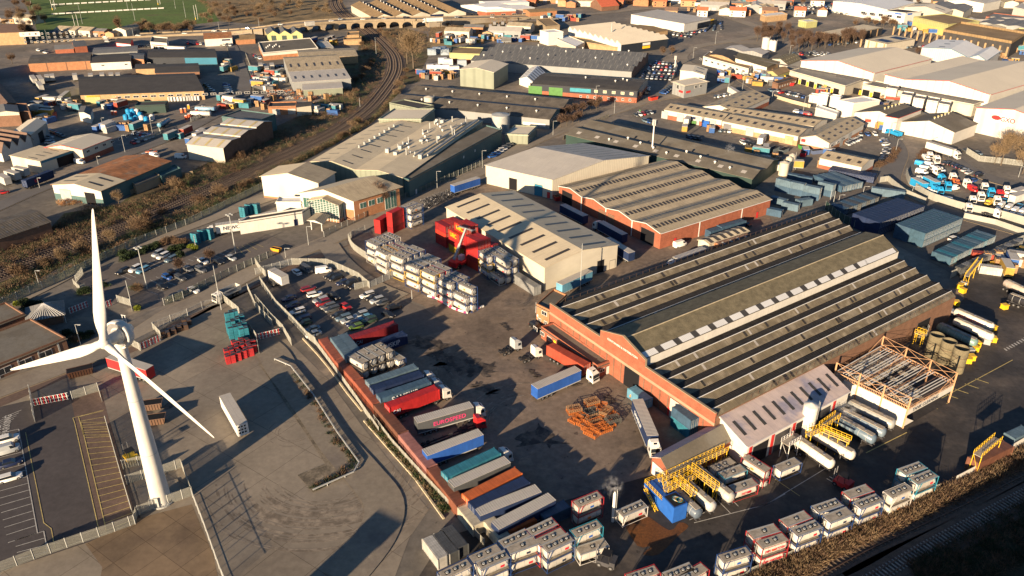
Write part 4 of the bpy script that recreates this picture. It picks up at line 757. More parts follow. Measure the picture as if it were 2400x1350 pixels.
# ---- top centre
bld('light grey roofed supermarket with white front and round yellow sign', 2, (1515, 208), (1745, 160), (1048, 132), 7, prof=[(0, 0), (1, .6)], roof='roof_palegrey', wall='render_white', name='supermarket', cat='supermarket', ops=[('v', 40, 5, 2, 6, 'yellow', 'sign'), ('v', 20, 30, .3, 5, 'glass', 'shopfront')])
bld('beige sawtooth roofed works with black side wall and white flue', 2, (960, 390), (1372, 338), (495, 255), 7, n=10, prof=[(i/20*1.0+(0.02 if i % 2 else 0), 2.2 if i % 2 else 0) for i in range(21)], roof='roof_cream', wall='clad_navy', gwall='render_white', name='works', cat='factory', ops=[('v', 20, 7, 4.3, 6, 'signwhite', 'sign'), ('v', 20, 7, 2, 3.8, 'yellow', 'sign')])
bld('long olive lean-to in front of the sawtooth works', 2, (930, 420), (960, 392), (400, 335), 4, flat=True, roof='roof_moss', wall='brick_tan', name='lean_to', cat='shed')
bld('low glazed store with pale roof left of the sawtooth works', 2, (560, 415), (640, 375), (395, 345), 4.5, flat=True, roof='roof_white', wall='clad_cream', name='store', cat='store')
bld('tall white cube building beside the electricity substation', 2, (322, 292), (450, 282), (245, 270), 9, flat=True, roof='roof_white', wall='render_white', name='plant_block', cat='plant block')
bld('stone walled low range behind the substation', 2, (300, 235), (420, 225), (215, 170), 4, flat=True, roof='roof_brown', wall='stone', name='store', cat='store')
bld('brown shed with dark roof behind the sawtooth works', 2, (1210, 290), (1370, 265), (960, 240), 5.5, rise=1, roof='roof_brown', wall='brick_tan', name='warehouse')
BD = 'large brown corrugated depot roof beside the flyover'
bld(BD, 1, (1040, 158), (835, 45), (1845, 108), 6.5, n=5, rise=3, roofs=['roof_brown', 'roof_dark'], wall='clad_cream', name='depot', cat='depot', vents=[(.1+.12*(i % 7), .1+.2*(i//7)) for i in range(28)], D=(1560, -20), ops=[('g', -.9, 8, .1, 4, 'inside_shade', 'inside_shade'), ('g', -.8, 6, .1, 4, 'inside_shade', 'inside_shade'), ('g', -.6, 12, 4.6, 6.3, 'navy', 'sign')])
bld('red brick block with white upper storey beside the flyover', 1, (2030, 105), (2283, 95), (1945, 92), 5.5, flat=True, roof='roof_palegrey', wall='brick_red', name='office', cat='office', par=(1.2, 'render_white'), ops=wins('v', 3, 10, 5, 4, 1.5, 3.5))
bld('long white shed with grey roof at the top, left of the terraces', 1, (2240, 85), (2450, 65), (1800, 45), 6, n=2, rise=1.5, roof='roof_white', wall='clad_white')
bld('orange brick shed with tan roof left of the red roofed market', 2, (160, 108), (395, 92), (98, 82), 5.5, rise=1, roof='roof_brown', wall='brick_orange')
bld('white warehouse row with blue panels on the top edge', 1, (2020, 30), (2400, 20), (1960, 10), 6, n=1, rise=1, roof='roof_white', wall='clad_white')
bld('red tiled market hall with hipped roof near the top', 2, (790, 60), (940, 45), (690, 25), 4, rise=5, roof='roof_redtile', wall='brick_brown', name='market_hall', cat='hall')
bld('low tan brick filling station shop near the roundabout', 3, (130, 145), (320, 125), (85, 125), 5, flat=True, roof='roof_white', wall='brick_tan', name='shop', cat='shop')
bld('white flat canopy with green edge over the fuel pumps', 3, (490, 195), (585, 185), (420, 178), 5, flat=True, roof='roof_white', wall='clad_olive', name='fuel_canopy', cat='canopy')
rnd = random.Random(11)
for i in range(34):   # houses of the far terraces
    x, y = [(1190+i*17, -2+(i % 3)*9), (1500+i*19, 3+(i % 4)*12)][i % 2] if i < 24 else (1900+(i-24)*40, -18+(i % 3)*8)
    c = W(9, x, y); L, D_ = rnd.uniform(9, 14), 8
    a0 = rnd.choice([-.25, -.2, 1.3]); r = thing('terraced_house', 'small far house with '+rnd.choice(['red', 'brown'])+' roof, '+(ORD+['twenty '+q for q in ORD[:9]]+['thirtieth', 'thirty first', 'thirty second', 'thirty third', 'thirty fourth'])[i]+' from the left along the top edge', 'house', c, a0)
    m = MB(); m.box(0, L, 0, D_, 0, 5.4, rnd.choice(['brick_orange', 'render_white', 'brick_tan'])); m.obj('walls', r)
    m = MB(); m.quad((-.4, -.4, 5.3), (L+.4, -.4, 5.3), (L+.4, D_/2, 8.2), (-.4, D_/2, 8.2), 'roof_redtile' if i % 3 else 'roof_tile'); m.quad((-.4, D_/2, 8.2), (L+.4, D_/2, 8.2), (L+.4, D_+.4, 5.3), (-.4, D_+.4, 5.3), 'roof_tile')
    m.add([(0, 0, 5.3), (0, D_, 5.3), (0, D_/2, 8.1), (L, 0, 5.3), (L, D_, 5.3), (L, D_/2, 8.1)], [(0, 1, 2), (3, 4, 5)], 'brick_orange'); m.obj('roof', r)
    for q in (1.5, L-3):
        for z in (1, 3.4): m = MB(); m.box(q, q+1.3, -.06, .02, z, z+1.2, 'glass'); m.obj('window', r)
# ---- upper left estate
bld('long dark roofed brick shed with white window band, upper left', 0, (705, 835), (1790, 797), (700, 690), 5, prof=[(0, 0), (.75, 2.0), (1, 1)], roof='roof_dark', wall='brick_tan', gwall='clad_olive', name='workshop', cat='workshop', ops=wins('v', 18, 4.6, 20, 3, 2.4, 3.6)+[('v', 2, 8, .1, 4.6, 'clad_olive', 'panel'), ('v', 3, 7, 3.6, 4.5, 'yellow', 'sign')])
bld('orange brick warehouse with piers and flat grey roof', 0, (248, 558), (790, 532), (285, 482), 5.5, rise=.8, roof='roof_darkrib', wall='brick_orange', ops=[('v', 10+i*11.5, .5, .1, 5.2, 'brick_brown', 'pier') for i in range(5)])
bld('white walled shed with dark roof beside the orange brick warehouse', 0, (795, 552), (1145, 537), (825, 480), 5, rise=.8, roof='roof_dark', wall='render_white', ops=wins('v', 6, 14, 3, 2, 2.6, 3.6))
bld('taller grey roofed range behind the white walled shed', 0, (815, 470), (1205, 448), (830, 420), 6, rise=.6, roof='roof_grey', wall='clad_grey')
bld('small two bay brick house shaped store next to a bush', 0, (1135, 510), (1262, 520), (1145, 460), 5, rise=.7, roof='roof_slate', wall='brick_orange', name='store', cat='store')
bld('dark roofed workshop with bright blue right end', 0, (1300, 505), (1905, 502), (1308, 432), 5, rise=1, roof='roof_dark', wall='clad_navy', name='workshop', cat='workshop', ops=[('v', -.53, 21, .3, 4.6, 'clad_blue', 'cladding_band')])
bld('dark roofed long shed between the blue workshop and the brick shed', 0, (1365, 640), (1752, 628), (1368, 565), 4.5, rise=1, roof='roof_dark', wall='brick_brown', name='workshop', cat='workshop')
bld('small tan brick shed with dark roof by the parked lorries', 0, (1190, 605), (1362, 600), (1195, 562), 4, rise=.6, roof='roof_dark', wall='brick_tan', name='shed', cat='shed')
bld('small brick bungalow with grey pitched roof, upper left', 0, (482, 434), (645, 426), (492, 396), 3.2, rise=1.5, roof='roof_grey', wall='brick_red', name='bungalow', cat='house')
bld('brick store with taller slate roof beside the bungalow', 0, (655, 410), (762, 400), (630, 362), 5, rise=1.2, roof='roof_slate', wall='brick_red', name='store', cat='store')
bld('three storey pale brick block of flats at the left edge', 0, (-150, 292), (208, 280), (-140, 225), 9, rise=3, roof='roof_tile', wall='brick_tan', gwall='brick_tan', name='apartment_block', cat='flats', ops=[('v', 26+i*4.2, 1.5, z, z+1.4, 'glass', 'window') for i in range(9) for z in (1, 3.8, 6.6)]+[('v', 24, 14, 5.6, 8.9, 'render_white', 'gable_panel')])
bld('small shop with red and white front and dark roof', 0, (1018, 372), (1142, 385), (1045, 335), 4, rise=1.2, roof='roof_dark', wall='red', name='shop', cat='shop', ops=[('v', .5, 14, 1.8, 3.4, 'signwhite', 'sign')])
bld('small white shop with pinkish shopfront', 0, (1320, 372), (1465, 384), (1335, 325), 5, flat=True, roof='roof_felt', wall='render_white', name='shop', cat='shop', ops=wins('v', 2, 6, 3, 4, .4, 2.6)+[('v', 1, 16, 3, 3.6, 'red', 'fascia')])
bld('white shed with orange roof next to the flyover road', 0, (1795, 342), (2038, 330), (1790, 290), 5.5, rise=2, roof='roof_rust', wall='render_white', ops=[('v', 12, 6, 3.5, 4.6, 'navy', 'sign')])
bld('small orange roof shed right of the white shed by the flyover', 0, (2070, 350), (2240, 340), (2075, 308), 3.6, rise=1.6, roof='roof_brown', wall='brick_orange', name='shed', cat='shed')
bld('long brown roofed terrace of workshops on the left edge', 0, (150, 905), (-150, 560), (0, 960), 5, rise=2, roof='roof_tile', wall='brick_brown', D=(-300, 600), name='workshop', cat='workshop')
bld('brown clad shed with pale eave at the left edge', 0, (165, 985), (145, 925), (-60, 995), 7, rise=1, roof='roof_grey', wall='brick_brown', gwall='clad_cream', plinth=(5.5, 'brick_brown'))
bld('small dark brick block next to the brown clad shed', 0, (262, 985), (235, 915), (168, 985), 6, flat=True, roof='roof_dark', wall='brick_brown', name='store', cat='store')
bld('cream pitched shed with grey side behind the zigzag roofs', 0, (268, 1180), (408, 1070), (102, 1162), 7, rise=1.2, roof='roof_cream', wall='clad_grey', ops=[('v', 8, 6, .1, 5, 'inside_shade', 'inside_shade')])
bld('zigzag roofed white workshops at the left edge', 0, (10, 1335), (-260, 1290), (285, 1220), 4.6, n=4, rise=3.6, roof='roof_tile', wall='render_white', name='workshop', cat='workshop')
bld('cream two storey unit with red trim and roof slits', 0, (720, 1312), (975, 1212), (375, 1296), 6, rise=1.7, roof='roof_cream', wall='clad_cream', plinth=(2.2, 'brick_red'), trim='red', rl=(4, .2, .8, .1, 'rooflight', (1,)), name='industrial_unit', cat='industrial unit', ops=wins('v', 2, 5, 7, 2, 3.6, 4.8))
bld('cream unit with dark open blue side bay left of the white vans', 10, (350, 178), (600, 92), (92, 142), 5.5, rise=.8, prof=[(0, 0), (1, .8)], roof='roof_beige', wall='clad_cream', rl=(4, .2, .5, .12, 'rooflight'), name='industrial_unit', cat='industrial unit', ops=[('v', 8, 12, .1, 4.2, 'inside_shade', 'inside_shade'), ('v', .5, 30, 4.3, 5.2, 'clad_blue', 'fascia')])
RS = 'rusty orange roofed shed with white and teal gable end'
rs = bld(RS, 10, (885, 438), (1495, 178), (457, 382), 6.2, rise=1.7, roofs=['roof_rust', 'roof_rust'], wall='clad_teal', gwall='clad_white', plinth=(2.6, 'clad_teal'), ov=.5, ops=[('g', 3.5, 4.6, .05, 4.6, 'inside_shade', 'inside_shade'), ('g', -.65, 5, .05, 4.6, 'galv', 'door')])
P_, LU_, LV_ = GEO[RS]; m = MB()
for (v0, z0), (v1, z1) in (((-.02, 6.22), (.5, 7.98)), ((.5, 7.98), (1.02, 6.22))):
    m.quad(P_(-.02, v0, z0), P_(.33, v0, z0), P_(.33, v1, z1), P_(-.02, v1, z1), 'roof_beige')
    for u in (.08, .22): m.quad(P_(u, v0+.12, z0+(z1-z0)*.23+.05), P_(u+.03, v0+.12, z0+(z1-z0)*.23+.05), P_(u+.03, v1-.12, z0+(z1-z0)*.77+.05), P_(u, v1-.12, z0+(z1-z0)*.77+.05), 'rooflight')
m.obj('newer_roof', rs)
bld('tan concrete lean-to with pale flat roof beside the rusty shed', 10, (1190, 395), (1405, 310), (1130, 350), 3.6, flat=True, roof='roof_grey', wall='stone', name='lean_to', cat='shed')
bld('teal flat store behind the lean-to near the embankment', 10, (1420, 320), (1590, 250), (1370, 285), 3.4, flat=True, roof='clad_teal', wall='clad_teal', name='store', cat='store')
bld('open timber canopy with pale roof on the rusty shed side', 10, (1000, 420), (1130, 360), (940, 412), 4.6, prof=[(0, 0), (1, .3)], roof='roof_palegrey', wall='inside_shade', name='canopy', cat='canopy')
bld('grey dotted roof shed at the left edge below the side road', 10, (440, 712), (-150, 905), (265, 602), 5, rise=1.6, roof='roof_darkrib', wall='brick_brown', rl=(9, [(.2, .32), (.6, .72)], 0, .3, 'roof_slate'))
bld('pale ribbed barrel roofed factory with cream front and brick side', 0, (1960, 1300), (1640, 1265), (2390, 1090), 7, n=1, prof=[(0, 0), (.16, 1.7), (.33, 1.1), (.331, 1.6), (.5, 2.6), (.66, 1.6), (.661, 2.1), (.83, 3), (1, 1.4)], roof='roof_palegrey', wall='clad_cream', gwall='brick_brown', rl=(3, .05, .95, .2, 'rooflight_y'), name='factory', cat='factory')
bld('blue flat roofed store behind the barrel roofed factory', 0, (2260, 1072), (1950, 1030), (2420, 1010), 7.5, flat=True, roof='roof_slate', wall='clad_teal', name='store', cat='store')
bld('three gabled cream green unit next to the viaduct', 1, (98, 300), (80, 262), (408, 298), 5, n=3, rise=2.8, roof='roof_slate', wall='clad_olive', gwall='clad_olive', name='industrial_unit', cat='industrial unit', ops=doors('g', 3, 8, 3, 3.4, 3.8, 'clad_darkgreen'))
bld('flat roofed white edged works with rooftop plant', 1, (62, 468), (545, 425), (20, 375), 5, flat=True, roof='roof_felt', wall='render_white', plinth=(3, 'brick_orange'), name='works', cat='factory', vents=[(.1+.04*i, .4+.1*(i % 3)) for i in range(7)])
bld('long brown roof with tiny yellow skylights above the pale shed', 1, (385, 512), (893, 490), (362, 440), 5, rise=1.2, roof='roof_fibre', wall='brick_tan', rl=(14, .4, .55, .15, 'rooflight_y'), name='works', cat='factory')
bld('pale blue grey shed with two tone roof and dark skylights', 1, (325, 722), (832, 690), (245, 552), 6, prof=[(0, 0), (.4, 1.2), (.405, 1.3), (.85, 4.5), (1, 3.5)], roofs=['roof_palegrey', 'roof_palegrey', 'roof_fibre', 'roof_fibre'], wall='clad_grey', rl=(7, .3, .55, .25, 'rooflight'))
bld('small grey green extension in front of the two tone shed', 1, (415, 790), (760, 770), (412, 745), 4.2, prof=[(0, 0), (1, .5)], roof='roof_palegrey', wall='clad_greygreen', name='store', cat='store')
bld('row of brick lock-ups beside the timber stacks', 1, (105, 945), (350, 938), (120, 905), 4, flat=True, roof='roof_dark', wall='brick_orange', name='lock_up', cat='store', ops=doors('v', 2, 8, 3, 4, 3, 'galv'))
bld('cream and teal store at the end of the brick lock-ups', 1, (355, 940), (482, 925), (365, 905), 5, rise=.6, roof='roof_dark', wall='clad_cream', name='lock_up', cat='store')
bld('brown brick depot shed with flat dark roof by the white crates', 1, (1700, 470), (1965, 480), (1720, 415), 6, D=(2000, 425), flat=True, roof='roof_brown', wall='clad_olive', plinth=(2.5, 'brick_red'), name='store', cat='store')
bld('small brick signal building below the viaduct', 1, (800, 315), (905, 310), (805, 285), 5, flat=True, roof='roof_brown', wall='brick_tan', name='store', cat='store')
bld('brick lodge below the signal building', 1, (770, 355), (925, 350), (775, 330), 3.5, flat=True, roof='roof_brown', wall='brick_tan', name='store', cat='store')
bld('pale flat trailer-like store beside the flat roofed works', 1, (575, 425), (680, 415), (530, 375), 3.5, flat=True, roof='roof_palegrey', wall='clad_grey', name='store', cat='store')
bld('dark lean-to bay with coloured skips under its roof', 0, (1185, 935), (1450, 925), (1215, 900), 4, flat=True, roof='roof_dark', wall='clad_darkgreen', name='lean_to', cat='shed')
bld('small pale pitched garage left of the blue chemical drums', 0, (790, 1010), (810, 955), (690, 985), 4.5, rise=.8, roof='roof_slate', wall='clad_white', name='garage', cat='garage')
# ---- near left low offices and lodge
LO = 'low dark roofed office with white columns at the left edge'
lo = bld(LO, 48, (880, 880), (-420, 1400), (415, 625), 3.6, flat=True, roof='roof_felt', wall='brick_brown', name='office', cat='office', ops=wins('v', 4, 5, 9, 3.4, .8, 2.6)+[('v', 2+i*5, .4, .1, 3.3, 'galv', 'column') for i in range(12)])
P_, LU_, LV_ = GEO[LO]
bld('second low dark roofed office behind the first at the left edge', 48, (330, 560), (-500, 880), (80, 405), 3.6, flat=True, roof='roof_felt', wall='brick_brown', name='office', cat='office')
p0 = W(48, 640, 625); r = thing('gate_lodge', 'small square lodge with pyramid roof of pale metal ribs', 'gatehouse', p0, .5); m = MB(); m.box(-4, 4, -4, 4, 0, 2.8, 'brick_brown'); m.obj('walls', r); m = MB()
m.add([(-5, -5, 2.8), (5, -5, 2.8), (5, 5, 2.8), (-5, 5, 2.8), (0, 0, 5.4)], [(0, 1, 4), (1, 2, 4), (2, 3, 4), (3, 0, 4), (0, 3, 2, 1)], 'roof_grey')
for i in range(13): t = -4.6+i*.77; m.bar((t, -5, 2.9), (t*.04, -.2, 5.4), .07, 'signwhite'); m.bar((5, t, 2.9), (.2, t*.04, 5.4), .05, 'galv')
m.obj('roof', r)
for q in ((-4.6, -4.6), (4.6, -4.6), (4.6, 4.6)): m = MB(); m.bar((*q, 0), (*q, 2.8), .12, 'galv'); m.obj('post', r)
# ---- outside the frame at the lower left and lower right: they throw the long shadows seen in the photo
r = thing('stair_tower', 'brick stair tower outside the lower edge, throwing the square ended shadow', 'tower', (-56, 66, 0), radians(-31)); m = MB(); m.box(-3, 3, -3, 3, 0, 12.5, 'brick_red'); m.obj('walls', r); m = MB(); m.box(-3.3, 3.3, -3.3, 3.3, 12.5, 12.9, 'stone'); m.obj('roof', r)
r = thing('warehouse', 'unseen warehouse block added outside the lower right edge to shade the railway', 'warehouse', (66, 62, 0), radians(33)); m = MB(); m.box(-75, 130, -18, 0, 0, 20, 'clad_grey'); m.obj('walls', r); m = MB(); m.box(-75.5, 130.5, -18.5, .5, 20, 20.4, 'roof_grey'); m.obj('roof', r)  # unseen block, placed and raised until its shadow covers the railway
for i in range(12): m = MB(); m.box(-70+i*16, -65+i*16, 0, .1, .05, 5, 'steel'); m.obj('door', r)
# ---- flyover on arches
FP = smooth([W(9, x, y, h) for x, y, h in ((-40, 100, .4), (110, 95, .4), (250, 87, .4), (400, 80, .6), (530, 74, 1.5), (620, 66, 4.5), (700, 55, 6.5), (800, 48, 6.5), (900, 44, 6.5), (1000, 44, 6), (1100, 42, 4), (1200, 40, 2), (1290, 36, .6))], 4)
r = root('flyover'); tag(r, 'stone road flyover on arches crossing the railway near the top', 'bridge'); m = MB()
for a, b in zip(FP, FP[1:]): strip(m, [a, b], -7, 7, 0, 'g_road', max(0, min(a.z, b.z)-.8) if (a+b).x/2 > W(9, 660, 60).x and (a+b).x/2 < W(9, 1020, 44).x else 0)
m.obj('deck', r)
for s in (-1, 1): m = MB(); [strip(m, [a, b], s*7-.25, s*7+.25, .9, 'stone', max(.02, a.z-.5)) for a, b in zip(FP, FP[1:])]; m.obj('parapet', r)
RP = resample(FP, 11.0); NN = normals(RP); m = MB(); XA, XB = W(9, 655, 60).x, W(9, 1030, 44).x
for i, (p, n) in enumerate(zip(RP, NN)):
    if not XA < p.x < XB: continue
    d = Vector((n.y, -n.x, 0)); H_ = p.z
    m.hexa([p+n*a+d*b+Vector((0, 0, z-H_)) for z in (0, H_-.8) for a, b in ((-6.5, -1.3), (-6.5, 1.3), (6.5, 1.3), (6.5, -1.3))], 'stone'); q = p+d*5.5
    for s in (-6.5, 6.5):
        for t in range(6):
            x0, x1 = -4.3+t*8.6/6, -4.3+(t+1)*8.6/6; z0, z1 = 2.0+(H_-3.6)*(1-(x0/4.3)**2)**.5, 2.0+(H_-3.6)*max(0, (1-(x1/4.3)**2))**.5
            m.quad(*[q+n*s+d*xx+Vector((0, 0, zz-H_)) for xx, zz in ((x0, z0), (x1, z1), (x1, H_-.7), (x0, H_-.7))], 'stone')
m.obj('arches', r)
# ------------------------------------------------------------------ containers
COL = dict(terracotta=(.30, .09, .055), rust=(.20, .075, .045), pinkish=(.33, .15, .13), brown=(.16, .07, .045), red=(.42, .02, .022), darkred=(.22, .018, .025), navy=(.015, .03, .085), blue=(.02, .09, .36), teal=(.03, .17, .24), greyblue=(.10, .16, .21),
           grey=(.22, .225, .225), pale=(.42, .41, .38), white=(.62, .60, .55), orange=(.48, .12, .035), green=(.06, .22, .08), black=(.015, .015, .017), silver=(.38, .40, .41), yellow=(.60, .38, .03), cyan=(.02, .28, .55), darkgrey=(.07, .075, .08), lightblue=(.12, .30, .42), cream=(.50, .46, .36), steelblue=(.045, .10, .15), maroon=(.16, .01, .02), dullblue=(.05, .10, .16))
def mk_cont(L, Wd=2.44, H=2.6, nm='container'):
    def f():
        r = root(nm); m = MB(); m.box(-L/2+.03, L/2-.03, -Wd/2+.03, Wd/2-.03, .1, H-.06, 'ribpaint'); m.box(-L/2, L/2, -Wd/2, Wd/2, H-.14, H-.05, 'boxpaint'); m.box(-L/2+.15, L/2-.15, -Wd/2+.15, Wd/2-.15, H-.055, H-.02, 'ribpaint'); m.obj('body', r)
        m = MB()
        for x in (-1, 1):
            for y in (-1, 1): m.box(x*L/2-.09, x*L/2+.09, y*Wd/2-.09, y*Wd/2+.09, 0, H, 'boxpaint')
            m.box(x*L/2-.08, x*L/2+.08, -Wd/2, Wd/2, 0, .15, 'boxpaint')
        for y in (-1, 1): m.box(-L/2, L/2, y*Wd/2-.05, y*Wd/2+.05, 0, .14, 'boxpaint')
        m.obj('frame', r)
        for y in (-1, 1): m = MB(); m.box(L/2-.02, L/2+.04, min(0, y*Wd/2)+.06, max(0, y*Wd/2)-.06, .16, H-.16, 'boxpaint'); [m.bar((L/2+.06, y*q, .15), (L/2+.06, y*q, H-.15), .025, 'galv') for q in (.35, .85)]; m.obj('door', r)
        return r
    return Proto(f)
CP = {l: mk_cont(l) for l in (6.06, 9.12, 12.19, 13.72)}
def cont(label, rc, a, b, h, col, levels=1, L=None, group=None, z0=None, flip=False, labels=None, cols=None, H=2.6, name='shipping container'):
    A, B = W(rc, *a, h), W(rc, *b, h); d = B-A; l = L or min(CP, key=lambda q: abs(q-d.length)); c = (A+B)/2; rz = atan2(d.y, d.x)+(pi if flip else 0)
    out = []
    for k in range(levels):
        cc = cols[k] if cols else col; lb = labels[k] if labels else label
        out.append(CP[l].place(lb, name, (c.x, c.y, (z0 if z0 is not None else h-2.6)-k*2.6), rz, group, COL[cc] if isinstance(cc, str) else cc))
    return out
# the long container wall (roof edge joints read from the photo, far end first)
wj = [(746.7, 794.7), (784, 844), (828.5, 892), (874.7, 948), (933.3, 1018), (1000, 1098), (1070.7, 1187.3)]
wc = ['terracotta', 'terracotta', 'terracotta', 'brown', 'pinkish', 'rust']; wl = ['brightest terracotta container at the far end of the long container wall', 'terracotta container second from the far end of the wall', 'terracotta container beside the white tanks, third in the wall', 'brown stained container in the middle of the long wall', 'pale pinkish ribbed container in the long wall by the blue trailer', 'last terracotta container of the wall, nearest the camera']
for i in range(6):
    A, B = W(9, *wj[i], 2.9), W(9, *wj[i+1], 2.9); d = (B-A); L = d.length; n = Vector((-d.y, d.x, 0)).normalized(); n = n if n.x > 0 else -n; c = (A+B)/2+n*1.22
    k = min(CP, key=lambda q: abs(q-L)); r = CP[k].place(wl[i], 'shipping container', (c.x, c.y, 0.0), atan2(d.y, d.x), 'containers forming the long wall', COL[wc[i]]); r.scale = (L/k*.985, 1, 1.12)
cont('pale rusty topped container at the near tip of the wall', 31, (1830, 730), (1945, 870), 2.9, 'cream', z0=0, L=6.06, flip=True)
cont('weathered cream container next to the tip of the wall', 31, (2045, 830), (2175, 985), 2.9, 'cream', z0=0, L=6.06)
# bottom dark cabin cluster
for i, (a, b, cl, lb) in enumerate((((1690, 920), (1800, 1060), 'darkgrey', 'dark ribbed container, right one of the burnt looking cluster'), ((1600, 970), (1720, 1120), 'darkgrey', 'dark ribbed container in the middle of the burnt looking cluster'), ((1520, 1000), (1640, 1160), 'pale', 'pale blue ended container on the left of the dark cluster'))):
    cont(lb, 31, a, b, 2.9, cl, z0=0, L=6.06, flip=True)
# ------------------------------------------------------------------ trailers and lorries
def wheel_mb(r=.5, w=.32):
    m = MB(); m.bar((0, -w/2, 0), (0, w/2, 0), r, 'rubber', n=12); m.bar((0, -w/2-.02, 0), (0, w/2+.02, 0), r*.5, 'steel', n=8); return m
WM = {}
def wheels(r, pts, rad=.5, w=.32):
    if rad not in WM: WM[rad] = wheel_mb(rad, w).mesh('wheel')
    for x, y in pts: o = bpy.data.objects.new('wheel', WM[rad]); C.objects.link(o); o.parent = r; o.location = (x, y, rad)
def cab(r, x, high=True, sleeper=2.2):   # cab front at +x
    m = MB(); H = 3.7 if high else 3.0; l = sleeper
    m.hexa([(x-l, -1.22, 1.0), (x, -1.22, .55), (x, 1.22, .55), (x-l, 1.22, 1.0), (x-l, -1.22, H-.5), (x-.12, -1.2, 2.75), (x-.12, 1.2, 2.75), (x-l, 1.22, H-.5)], 'paint')
    m.hexa([(x-l, -1.15, H-.5), (x-.12, -1.1, 2.74), (x-.12, 1.1, 2.74), (x-l, 1.15, H-.5), (x-l, -1.0, H), (x-1.2, -.85, H-.12), (x-1.2, .85, H-.12), (x-l, 1.0, H)], 'paint')
    m.box(x-.02, x+.12, -1.22, 1.22, .4, 1.0, 'paint'); m.obj('cab', r)
    m = MB(); m.hexa([(x-.05, -1.05, 1.65), (x+.03, -1.05, 1.65), (x+.03, 1.05, 1.65), (x-.05, 1.05, 1.65), (x-.16, -1.0, 2.6), (x-.07, -1.0, 2.6), (x-.07, 1.0, 2.6), (x-.16, 1.0, 2.6)], 'glass'); m.obj('windscreen', r)
    for s in (-1, 1): m = MB(); m.box(x-1.15, x-.35, s*1.22-.03, s*1.22+.03, 1.7, 2.5, 'glass'); m.obj('side_window', r)
    m = MB(); m.box(x+.03, x+.1, -.9, .9, 1.02, 1.5, 'black'); m.obj('grille', r)
    m = MB(); m.box(x-1.25, x-.75, -.35, .35, 2.98 if high else 2.86, H-.2, 'glass'); m.obj('roof_hatch', r)
def chassis(r, x0, x1, z=.95):
    m = MB()
    for y in (-.45, .45): m.box(x0, x1, y-.08, y+.08, z-.2, z+.12, 'chassis')
    for i in range(6): t = x0+(x1-x0)*(i+.5)/6; m.box(t-.06, t+.06, -1.1, 1.1, z, z+.12, 'chassis')
    m.obj('chassis', r)
def mk_artic(kind, withcab=True, L=13.6):
    def f():
        r = root({'curtain': 'articulated_lorry' if withcab else 'curtain_trailer', 'skel': 'skeletal_lorry' if withcab else 'skeletal_trailer', 'unit': 'tractor_unit', 'tip': 'tipper_lorry', 'box': 'box_trailer'}[kind]); h = L/2
        if kind in ('curtain', 'box'):
            m = MB(); m.box(-h, h, -1.27, 1.27, 1.15, 3.97, 'fabric'); m.obj('box_body', r)
            m = MB(); m.box(-h-.02, h+.02, -1.29, 1.29, 3.95, 4.03, 'roof_palegrey'); m.obj('roof', r)
            m = MB(); m.box(-h-.05, -h+.02, -1.25, 1.25, 1.0, 3.95, 'signwhite' if kind == 'box' else 'boxpaint')
            if kind == 'box':
                for y in (-.75, -.1, .55):
                    for z in (1.6, 2.4, 3.2): m.box(-h-.08, -h-.04, y, y+.4, z, z+.45, 'glass')
            m.obj('rear_doors', r); m = MB(); m.box(-h, h, -1.28, -1.2, .95, 1.2, 'galv'); m.box(-h, h, 1.2, 1.28, .95, 1.2, 'galv'); m.obj('side_rail', r)
        if kind in ('curtain', 'box', 'skel'):
            chassis(r, -h, h); wheels(r, [(-h+1.6+i*1.35, y) for i in range(3) for y in (-1.05, 1.05)])
            m = MB(); [m.bar((h-4, y, 0), (h-4, y, 1), .08, 'steel') for y in (-.7, .7)]; m.obj('landing_leg', r)
        if kind == 'unit':
            chassis(r, -3.2, 1.2); cab(r, 3.2); wheels(r, [(x, y) for x in (-2.2, -.9, 2.0) for y in (-1.05, 1.05)]); m = MB(); m.box(-2.4, -1.0, -.5, .5, 1.12, 1.25, 'black'); m.obj('fifth_wheel', r)
        elif withcab and kind != 'tip':
            cab(r, h+3.0); chassis(r, h-2.6, h+2.4, .9); wheels(r, [(x, y) for x in (h-1.2, h+1.8) for y in (-1.05, 1.05)])
        if kind == 'tip':
            chassis(r, -4, 4); cab(r, 4.3, False, 1.9); wheels(r, [(x, y) for x in (-3, -1.7, 1.2, 2.9) for y in (-1.05, 1.05)])
            m = MB(); x0, x1 = -4.4, 2.1
            for s in (-1, 1): m.hexa([(x0, s*1.25, 1.3), (x1, s*1.25, 1.3), (x1, s*1.1, 1.3), (x0, s*1.1, 1.3), (x0, s*1.3, 2.9), (x1, s*1.3, 2.9), (x1, s*1.18, 2.9), (x0, s*1.18, 2.9)], 'fabric')
            m.box(x0, x0+.12, -1.25, 1.25, 1.3, 2.9, 'fabric'); m.box(x1-.12, x1, -1.25, 1.25, 1.3, 3.1, 'fabric'); m.box(x0, x1, -1.2, 1.2, 1.2, 1.35, 'black'); m.obj('tipper_body', r)
        return r
    return Proto(f)
AP = {k: mk_artic(*v) for k, v in {'curtain_cab': ('curtain', True), 'curtain': ('curtain', False), 'skel_cab': ('skel', True), 'skel': ('skel', False), 'unit': ('unit', True), 'tip': ('tip', True), 'box': ('box', False), 'rigid': ('curtain', False, 7.5)}.items()}
